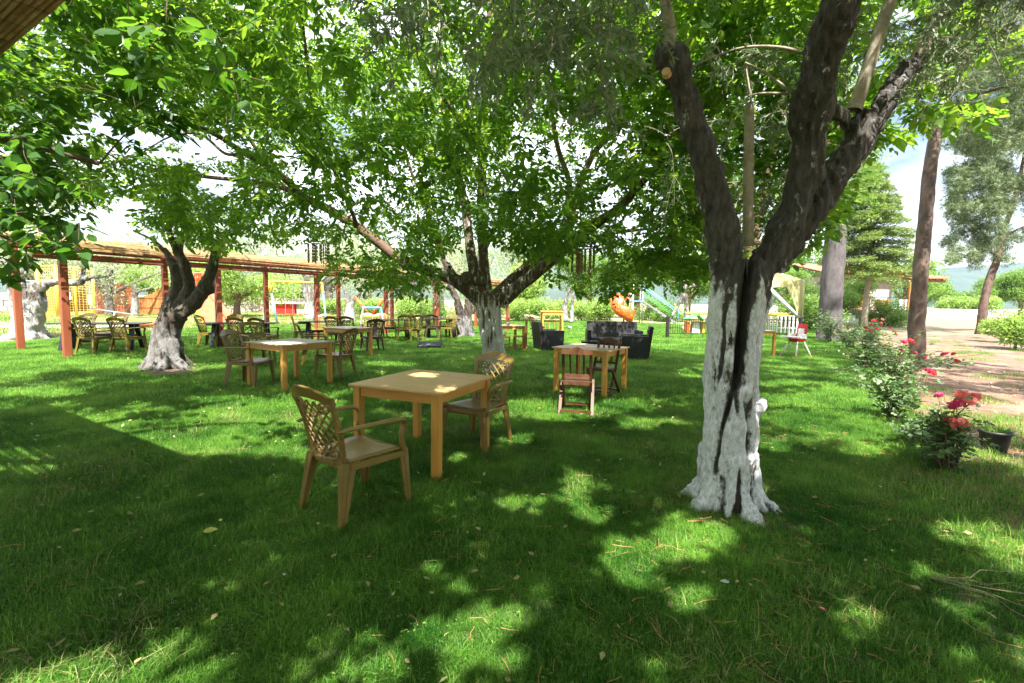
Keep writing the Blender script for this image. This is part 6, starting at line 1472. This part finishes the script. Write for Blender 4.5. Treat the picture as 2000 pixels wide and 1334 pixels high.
conifer('pine_tree', pb, [prow, [(*P(1830, 250, Yp + .3), .06), (*P(1870, 200, Yp), .05), (*P(1960, 170, Yp - .5), .03)]], 'tall leaning pine with a limed foot standing among the roses on the right', m_pine_w,
        np.vstack([boxes([(1800, 2150, -200, 190, Yp - 2.5, Yp + 2, 110), (1840, 2060, 100, 300, Yp - 2, Yp + 1, 34)]), ell(330, (9.6, 6.2, 8.2), (4.2, 4.2, 1.6), 6)]), 130, (.13, .22), M['pine_leaf'], .2, sp=.1)  # the last cluster is out-of-view foliage added to shade the dirt path
Yr = G(1915, 653).y; rb2 = Vector((P(1915, 653, Yr).x, Yr, 0))
conifer('pine_tree', rb2, [[(*P(x, y, Yr + d), r) for x, y, d, r in [(1914, 660, 0, .26), (1916, 640, 0, .22), (1922, 590, 0, .2), (1935, 540, .2, .19), (1950, 500, .3, .16), (1956, 460, .4, .13), (1985, 380, .6, .1), (2010, 250, .8, .07)]], [(*P(1945, 500, Yr + .3), .09), (*P(1925, 480, Yr + .2), .07), (*P(1895, 450, Yr), .04)], [(*P(1954, 480, Yr + .3), .08), (*P(1975, 455, Yr + .2), .06), (*P(2030, 430, Yr), .04)]],
        'second pine farther right with a bent trunk and loose grey green needles', M['pine_bark'], np.vstack([boxes([(1850, 1980, 300, 520, Yr - 2, Yr + 1, 60), (1850, 2000, 210, 420, Yr - 2, Yr + 2, 95), (1880, 2120, 130, 480, Yr - 2, Yr + 2, 95), (1840, 1960, 420, 510, Yr - 1, Yr + 1, 22), (1860, 2150, 60, 420, Yr - 2, Yr + 2, 150), (1800, 2100, -60, 260, Yr - 3, Yr, 90)])]), 150, (.20, .34), M['pine_leaf'], .45, sp=.16)
Yg = 21.0; gb = Vector((P(1622, 640, Yg).x, Yg, 0))
conifer('cedar_tree', gb, [[(*P(x, y, Yg), r) for x, y, r in [(1620, 665, .60), (1621, 640, .47), (1624, 560, .43), (1630, 480, .40), (1636, 400, .34), (1640, 300, .25), (1642, 200, .15)]]], 'thick grey smooth trunk between the high chair and the rose hedge', mat('smooth_grey_bark', (.10, .088, .09), (.06, .052, .055), 9, .85, .6, 30, (1, 1, .5)), boxes([(1560, 1720, 120, 420, Yg - 2, Yg + 2, 110)]), 70, (.2, .3), M['bush_leaf'], .2, sp=.2)
Yc = 24.5; cb = Vector((P(1688, 632, Yc).x, Yc, 0)); ct = empty('cedar_tree', cb, 0, 'young yellow green cedar with flat tiers on a thin trunk before the house', 'tree')
ctr_ = smooth_path([(*P(x, y, Yc), r) for x, y, r in [(1688, 636, .16), (1690, 600, .13), (1696, 540, .115), (1700, 460, .10), (1703, 400, .08), (1706, 320, .04)]], 6)
wood('trunk', [ctr_], M['pale_twig'], ct, cb, 10)
bp_ = []; ps = []; ax = []; no = []; sz = []
for k in range(120):
    f = (k / 119); z = P(1700, 545 - 225 * f, Yc).z; a = k * 2.4 + rng.normal(0, .3); Lb = 2.15 * (1 - f) ** .62 * rng.uniform(.75, 1.1) + .2; c0 = np.array([np.interp(z, ctr_[:, 2], ctr_[:, 0]), Yc, z]); d = np.array([math.cos(a), math.sin(a), .10])
    pth = np.array([(*(c0 + d * Lb * t + np.array([0, 0, -.22 * Lb * t * t])), .025 * (1 - t) + .004) for t in np.linspace(0, 1, 6)]); bp_.append(pth)
    n = int(420 * Lb); t = rng.random(n) ** .75; s_ = np.array([-d[1], d[0], 0]); wd = (.12 + .42 * np.sin(np.clip(t, 0, 1) * PI * .85)) * Lb * .55; q = c0 + d * (Lb * t)[:, None] + s_ * (wd * rng.uniform(-1, 1, n))[:, None]; q[:, 2] += -.22 * Lb * t * t + rng.normal(0, .06, n)
    ps.append(q); ax.append(d * .8 + s_ * rng.uniform(-.8, .8, n)[:, None] + rng.normal(0, .25, (n, 3))); no.append(rng.normal(0, .3, (n, 3)) + [0, 0, 1]); sz.append(rng.uniform(.10, .19, n))
wood('branches', bp_, M['twig'], ct, cb, 5, kind='stuff'); leaves('crown', np.vstack(ps), np.vstack(ax), np.vstack(no), np.concatenate(sz), (T_NAR[0] * [1.5, 1, 1], T_NAR[1]), M['cedar_leaf'], ct, cb)

# ------------------------------------------------------------------ background trees and bushes (each its own thing; a few models, copied)
def bg_model(name, h, r, lm, n, S, T, trunk=(.22, .35), bark=None, zc=.62, lobes=9, seed=0, label='x', cat='tree'):
    t = empty(name, (0, 0, 0), 0, label, cat); rr = np.random.default_rng(seed + 100)
    c = np.column_stack([rr.normal(0, r * .42, lobes), rr.normal(0, r * .42, lobes), h * (zc + rr.uniform(-.26, .26, lobes))]); rad = r * rr.uniform(.32, .6, lobes)
    if trunk:
        pth = [smooth_path([(0, 0, -.1, trunk[0] * 1.3), (.04, 0, h * .15, trunk[0]), (.1, .05, h * .35, trunk[0] * .8), (0, 0, h * .6, trunk[0] * .4)], 4)] + [smooth_path([(.05, 0, h * .25, trunk[0] * .6), ((q[0]) * .5, q[1] * .5, h * .42, trunk[0] * .4), (q[0], q[1], q[2], trunk[0] * .12)], 3) for q in c[:6]]
        wood('trunk', pth, bark or M['pale_twig'], t, (0, 0, 0), 8)
    k = rr.integers(0, lobes, n); u = unit(rr.normal(0, 1, (n, 3))); q = rr.random(n) ** .45
    p = c[k] + u * (rad[k] * q)[:, None] * np.array([1, 1, .8]); nz = vnoise(p * (2.2 / max(r, 1)) * 2 + seed * 5); p = p[nz > -.38]; m_ = len(p)
    p[:, 2] = np.maximum(p[:, 2], .05)
    leaves('crown', p, rr.normal(0, 1, (m_, 3)) + [0, 0, -.2], rr.normal(0, .6, (m_, 3)) + [0, 0, 1], rr.uniform(*S, m_), T, lm, t, (0, 0, 0)); return t
models = {'oliveA': bg_model('olive_tree', 5.2, 2.9, M['pale_olive_leaf'], 15000, (.10, .18), T_NAR, (.24, 0), M['white_olive_bark'], .62, 10, 1),
          'oliveB': bg_model('olive_tree', 5.8, 3.2, M['pale_olive_leaf'], 15000, (.11, .19), T_NAR, (.28, 0), M['white_olive_bark'], .6, 12, 2),
          'green': bg_model('broadleaf_tree', 4.4, 2.9, M['lime_leaf'], 11000, (.14, .24), T_LO, (.2, 0), M['twig'], .62, 11, 3),
          'dark': bg_model('broadleaf_tree', 7.5, 3.6, M['bush_leaf'], 13000, (.16, .28), T_LO, (.3, 0), M['twig'], .6, 13, 4),
          'bush': bg_model('bush', 2.2, 1.7, M['lime_leaf'], 7000, (.10, .18), T_LO, (.05, 0), M['twig'], .42, 9, 5, cat='bush'),
          'bushd': bg_model('bush', 2.4, 1.8, M['bush_leaf'], 7000, (.10, .18), T_LO, (.05, 0), M['twig'], .42, 9, 6, cat='bush'),
          'cyp': bg_model('cypress_tree', 9, 1.2, M['bush_leaf'], 9000, (.12, .22), T_NAR, (.15, 0), M['twig'], .5, 9, 8)}
KM = kid_map(); used = set()
def bgp(k, px, Y, s, label, group=None, rz=None):
    src = models[k]; rz = rng.uniform(0, 6.28) if rz is None else rz; x, y = pt(px, Y)
    if k in used: o = copy_tree(src, KM, (x, y, 0), rz, label, group)
    else: used.add(k); o = src; o.location = (x, y, 0); o.rotation_euler = (0, 0, rz); o['label'] = label
    if group: o['group'] = group
    elif 'group' in o: del o['group']
    o.scale = (s, s, s); return o
bgp('green', 462, 34, 1.08, 'round lime green tree behind the second post of the pergola')
bgp('green', 1000, 40, 1.1, 'lime green tree far behind the walnut trunk', rz=2)
bgp('green', 545, 46, .9, 'smaller green tree behind the yellow swing beam')
bgp('green', 300, 47, 1.5, 'light green tree above the orange plank wall')
go = 'olive trees in the grove behind the pergola'
OL = ['at the extreme left edge, behind the limed olive', 'above the yellow net enclosure', 'with foliage hanging before the red plank wall', 'over the net enclosure and plank walls', 'behind the forked top of the gnarled olive', 'above the round lime green tree', 'above the left end of the yellow swing beam', 'behind the speckled trunk at the swing set', 'right behind the trunk with a wide white foot', 'behind the right arm of the orange and blue frame', 'behind the fifth dark table', 'seen between the stems of the twin trunked olive', 'above the orange sunlit table']
for (px, Y, k, s), w_ in zip([(-60, 40, 'oliveA', 1.3), (70, 48, 'oliveB', 1.3), (215, 34, 'oliveA', .85), (160, 44, 'oliveB', 1.2), (350, 52, 'oliveA', 1.4), (440, 50, 'oliveB', 1.3), (560, 52, 'oliveA', 1.35), (640, 42, 'oliveB', 1.05), (720, 46, 'oliveA', 1.2), (790, 40, 'oliveB', .95), (860, 46, 'oliveA', 1.2), (930, 50, 'oliveB', 1.3), (1040, 52, 'oliveA', 1.3)], OL):
    bgp(k, px, Y, s * 1.3, 'silvery pale olive ' + w_, go)
gb_ = 'bushes along the back of the playground'
BU = ['left of the wide white olive foot', 'behind the blue play frame', 'behind the fourth dark table', 'darker, behind the gap before the fifth dark table', 'between the twin trunk and the walnut trunk', 'behind the flower pot table', 'behind the orange sunlit table', 'just right of the pair of limed trunks', 'darker, low, left of the lounge sofa', 'right beside the orange slide chute', 'dark, under the slide stair rails', 'dark, at the foot of the bare limed tree']
for (px, Y, k, s), w_ in zip([(640, 36, 'bush', .8), (735, 35, 'bush', .85), (800, 34, 'bush', .9), (850, 37, 'bushd', .8), (950, 35, 'bush', .8), (1010, 36, 'bush', .9), (1060, 34, 'bush', .95), (1135, 37, 'bush', .9), (1160, 39, 'bushd', .8), (1190, 40, 'bush', 1.05), (1270, 40, 'bushd', .95), (1310, 38, 'bushd', .8)], BU):
    bgp(k, px, Y, s, 'leafy hedge bush ' + w_, gb_)
bgp('dark', 1240, 44, .95, 'tall green tree directly behind the spiral slide')
bgp('dark', 1150, 46, .9, 'tall green tree behind the bushes left of the spiral slide')
bgp('dark', 1340, 40, .85, 'dark green tree behind the bare limed pruned tree')
bgp('dark', 1440, 42, .9, 'dark tree hidden largely by the big olive trunk')
bgp('dark', 1530, 38, .62, 'dark leafy tree behind the pale gazebo')
bgp('bushd', 1580, 30, 1.1, 'dark bush between the gazebo and the thick grey trunk')
bgp('dark', 1643, 37, .52, 'low leafy tree hanging over the house door, behind the cedar')
bgp('bushd', 1718, 36, 1.0, 'green shrub at the right end of the stone house').location.z = 0
bgp('dark', 1760, 62, 1.1, 'tree beyond the right end of the house')
bgp('dark', 1560, 62, 1.3, 'tall tree rising behind the house roof')
gs = 'trees beyond the low wall on the right'
GS = ['directly right of the limed pine', 'low and wide, between the two pines', 'mostly hidden by the limed pine', 'tall, behind the bent second pine', 'tall, at the right edge', 'half outside the right edge', 'pale and low, just over the wall by the limed pine', 'pale and low, just over the wall by the second pine']
for (px, Y, k, s), w_ in zip([(1835, 86, 'dark', .8), (1880, 82, 'bushd', 2.2), (1800, 90, 'dark', .8), (1930, 80, 'dark', 1.0), (1990, 78, 'dark', 1.1), (2060, 76, 'dark', 1.1), (1850, 78, 'bush', 1.6), (1910, 77, 'bush', 1.9)], GS):
    bgp(k, px, Y, s, 'soft green far tree ' + w_, gs)
bgp('bush', 1985, 17.5, .78, 'loose yellow green shrub at the right edge beside the second pine')
bgp('bush', 1960, 21, .6, 'small low shrub left of the shrub at the right edge')
bgp('cyp', 335, 60, 1.1, 'dark cypress top far behind the left limb of the walnut')
bgp('cyp', 305, 64, 1.0, 'second dark cypress just left of the other')
gsur = 'unseen trees added behind and beside the viewpoint to block skylight'  # added out of view to cut skylight and darken the shaded lawn
for (x_, y_, s_), w_ in zip([(-13, 3.5, .9), (-12, -3, 1.0), (-8, -8, 1.1), (-2.5, -10, 1.1), (4, -9.5, 1.1), (9.5, -7, 1.0), (12.5, -1.5, .95), (12.0, 4.0, .8)], ['left of the reed shelter', 'left of the viewpoint', 'behind the viewpoint on the far left', 'straight behind the viewpoint, slightly left', 'straight behind the viewpoint, slightly right', 'behind the viewpoint on the far right', 'right of the viewpoint across the path', 'right of the path opposite the roses']):
    o = bgp('dark', 1000, 10, s_, 'added unseen leafy tree %s, outside the picture' % w_, gsur); o.location = (x_, y_, 0)
# hills
def ridge(name, x0, x1, Y, h0, amp, m, seed, foot=-2):
    n = 90; X = np.linspace(x0, x1, n); V = []; F = []; rows = 14
    for j in range(rows):
        t = j / (rows - 1)
        for i in range(n):
            nz = vnoise(np.array([[X[i] / 420 + seed, j * .23, seed]]))[0] * .5 + vnoise(np.array([[X[i] / 130 + seed, j * .4, seed + 4]]))[0] * .2
            V.append((X[i], Y + t * 700, foot + (h0 + amp * nz) * math.sin(t * PI / 2) * 1.0 * min(1, max(.05, 1))))
    for j in range(rows - 1):
        for i in range(n - 1): a = j * n + i; F.append((a, a + 1, a + n + 1, a + n))
    o = link(name, mesh_np(name, np.array(V), np.array(F)), m); o['kind'] = 'structure'
m_hill = mat('forested_hill', (.045, .075, .05), (.025, .045, .03), .02, .95, .6, .05)
ridge('hills', -1500, 2600, 1100, 150, 100, m_hill, 3.3)
ridge('hills', -600, 1600, 620, 34, 30, m_hill, 7.1)

# ------------------------------------------------------------------ roses
RT = (np.array([(0, 0, 0), (-.36, .35, .05), (-.34, .75, .0), (0, 1, -.06), (.34, .75, .0), (.36, .35, .05)]), T_MID[1])
def bloom_mesh(name, lm, n=34, r=.5):
    ps = []; ax = []; no = []; sz = []
    for i in range(n):
        f = (i + .5) / n; a = i * 2.4; th_ = .12 + f * 1.75; nn = np.array([math.cos(a) * math.sin(th_), math.sin(a) * math.sin(th_), math.cos(th_)]); up = np.array([-math.cos(a) * math.cos(th_), -math.sin(a) * math.cos(th_), math.sin(th_)])
        s_ = .34 + .24 * f; d = up * .85 + nn * (.25 + .35 * f) + rng.normal(0, .12, 3); ps.append(nn * (.20 + .16 * f) - up * s_ * .5); ax.append(d); no.append(nn + rng.normal(0, .2, 3)); sz.append(s_)
    V, F, k = leaf_geo(np.array(ps), np.array(ax), np.array(no), np.array(sz), (np.array([(0, 0, 0), (-.45, .45, .08), (-.38, .9, -.02), (0, 1, -.1), (.38, .9, -.02), (.45, .45, .08)]), T_MID[1]))
    me = mesh_np(name, V, F, False, np.repeat(rng.random(n), k)); me.materials.append(lm); return me
BL = {k: [bloom_mesh('bloom', M[k]) for _ in range(2)] for k in ('rose_red', 'rose_coral', 'rose_pink')}
def rose_bush(px, py, h, w, nleaf, blooms, label, seed):
    c = G(px, py); t = empty('rose_bush', c, 0, label, 'rose bush', 'rose bushes along the lawn edge'); Y = c.y; rr = np.random.default_rng(seed)
    canes = []; tips = [P(bx, by, Y + dy) - Vector((0, 0, .03)) for bx, by, s, k, dy in blooms]
    tg = [np.array(q) for q in tips] + [np.array(c) + np.array([rr.normal(0, w * .42), rr.normal(0, w * .42), h * rr.uniform(.25, .95)]) for _ in range(26)]
    for q in tg:
        b = np.array(c) + np.array([rr.normal(0, .07), rr.normal(0, .07), -.02]); mid = b * .45 + q * .55 + np.array([0, 0, .12 * h]); mid[:2] = b[:2] * .6 + q[:2] * .4
        canes.append(smooth_path([(*b, .008), (*mid, .005), (*q, .003)], 6))
    wood('canes', canes, M['bush_stem'] if 'bush_stem' in M else M['twig'], t, c, 5, kind='stuff')
    B_ = []; D_ = []
    for p in canes:
        k = int(nleaf / len(canes)); f = (.25 + .7 * rr.random(k)) * (len(p) - 1); i = np.minimum(f.astype(int), len(p) - 2); u = (f - i)[:, None]; q = p[i, :3] * (1 - u) + p[i + 1, :3] * u
        B_.append(q + rr.normal(0, .02 + .10 * w * .5, q.shape)); D_.append(rr.normal(0, 1, q.shape) * [1, 1, .4])
    B_ = np.vstack(B_); B_[:, 2] = np.maximum(B_[:, 2], .03); e = expand(B_, unit(np.vstack(D_)), 5, .085, (.030, .048)); leaves('foliage', *e[:4], RT, M['rose_leaf'], t, c, e[4])
    for (bx, by, s, k, dy), tip in zip(blooms, tips):
        o = bpy.data.objects.new('bloom', BL[k][int(rr.integers(0, 2))]); col.objects.link(o); o.parent = t; o.location = tip - c + Vector((0, 0, .03)); s *= 1.2; o.scale = (s, s, s); o.rotation_euler = (rr.uniform(-.5, 1.0), rr.uniform(-.4, .4), rr.uniform(0, 6))
r_, co_, pk_ = 'rose_red', 'rose_coral', 'rose_pink'
rose_bush(1845, 915, .60, .5, 400, [(1880, 772, .085, co_, 0), (1893, 782, .09, co_, -.05), (1868, 790, .08, pk_, -.08), (1905, 775, .07, co_, .05), (1872, 828, .10, co_, -.1), (1858, 822, .07, r_, -.05), (1834, 771, .05, pk_, .15), (1884, 836, .06, r_, -.1)], 'nearest rose bush with large coral blooms, beside the black bucket pot', 1)
rose_bush(1745, 820, .75, .55, 460, [(1820, 727, .06, r_, .1), (1812, 722, .05, pk_, .1), (1824, 730, .045, r_, 0)], 'rose bush second from the camera with a single deep red cluster leaning right', 2)
rose_bush(1735, 765, .98, .85, 700, [(1766, 668, .07, pk_, -.1), (1779, 666, .075, r_, -.1), (1772, 676, .05, r_, .1), (1760, 684, .05, r_, 0), (1806, 698, .05, pk_, .1), (1850, 690, .05, pk_, .4), (1842, 692, .06, pk_, .5), (1862, 691, .055, r_, .5), (1871, 706, .06, r_, .4), (1866, 703, .05, r_, .5), (1788, 690, .05, pk_, 0)], 'tall rose bush in front of the limed pine foot with pink and red clusters', 3)
rose_bush(1690, 720, 1.0, .85, 720, [(1715, 672, .08, pk_, 0), (1726, 677, .08, pk_, 0), (1706, 668, .06, r_, .1), (1700, 646, .07, r_, .2), (1712, 643, .06, r_, .2), (1690, 640, .06, r_, .1), (1733, 704, .05, r_, -.1), (1655, 695, .04, co_, -.1)], 'dense rose bush with magenta blooms left of the pine', 4)
rose_bush(1700, 690, 1.15, .9, 700, [(1708, 626, .10, r_, .2), (1720, 632, .08, r_, .2), (1702, 634, .07, r_, .1), (1724, 624, .06, co_, .3), (1738, 640, .06, r_, 0), (1748, 648, .06, r_, 0), (1751, 654, .06, pk_, 0), (1695, 652, .06, pk_, 0)], 'rose bush crowned with bright red blooms in front of the thin cedar trunk', 5)
rose_bush(1660, 680, 1.0, 1.0, 700, [(1640, 642, .06, co_, 0), (1672, 644, .06, pk_, 0), (1655, 636, .05, pk_, .2), (1630, 650, .05, co_, 0), (1645, 655, .05, r_, -.1)], 'pale rose bush with small faded pink blooms near the thick grey trunk', 6)
rose_bush(1622, 668, 1.5, 1.15, 800, [(1610, 632, .06, pk_, 0), (1598, 648, .05, co_, 0)], 'last rose bush with tall yellow green shoots before the thick grey trunk', 7)
rose_bush(1800, 870, .35, .35, 130, [], 'little flowerless rose shoot between the first and second rose bushes', 8)
# fallen branch at the lower right
c = G(1900, 1150); dbp = []
for k in range(5):
    a = rng.uniform(-.9, .2) - (.2 if k else .9); q = np.array([c.x - .2, c.y + .05, .03]); pts = []
    for s in range(9): pts.append((*(q + np.array([math.cos(a), math.sin(a), 0]) * s * .085 + np.array([0, 0, .07 * math.sin(s / 8 * PI) * (1 if k % 2 else .4)])), .0028 - .0002 * s)); a += rng.normal(.0, .12)
    dbp.append(smooth_path(pts, 2))
o = wood('fallen_branch', dbp, M['pale_twig'], None, (0, 0, 0), 5); tag(o, 'dry fallen twig branch arching over the grass at the lower right edge', 'branch')

# ------------------------------------------------------------------ air
hz = MB().box((0, 700, 150), (3400, 2300, 303)).build('haze', None); tag(hz, kind='stuff')
mh = bpy.data.materials.new('haze'); mh.use_nodes = True; hn = mh.node_tree.nodes; hn.remove(hn['Principled BSDF'])
pv = hn.new('ShaderNodeVolumePrincipled'); pv.inputs['Color'].default_value = (.55, .72, 1.0, 1); pv.inputs['Density'].default_value = .00011; mh.node_tree.links.new(pv.outputs[0], hn['Material Output'].inputs['Volume'])
hz.data.materials.append(mh)
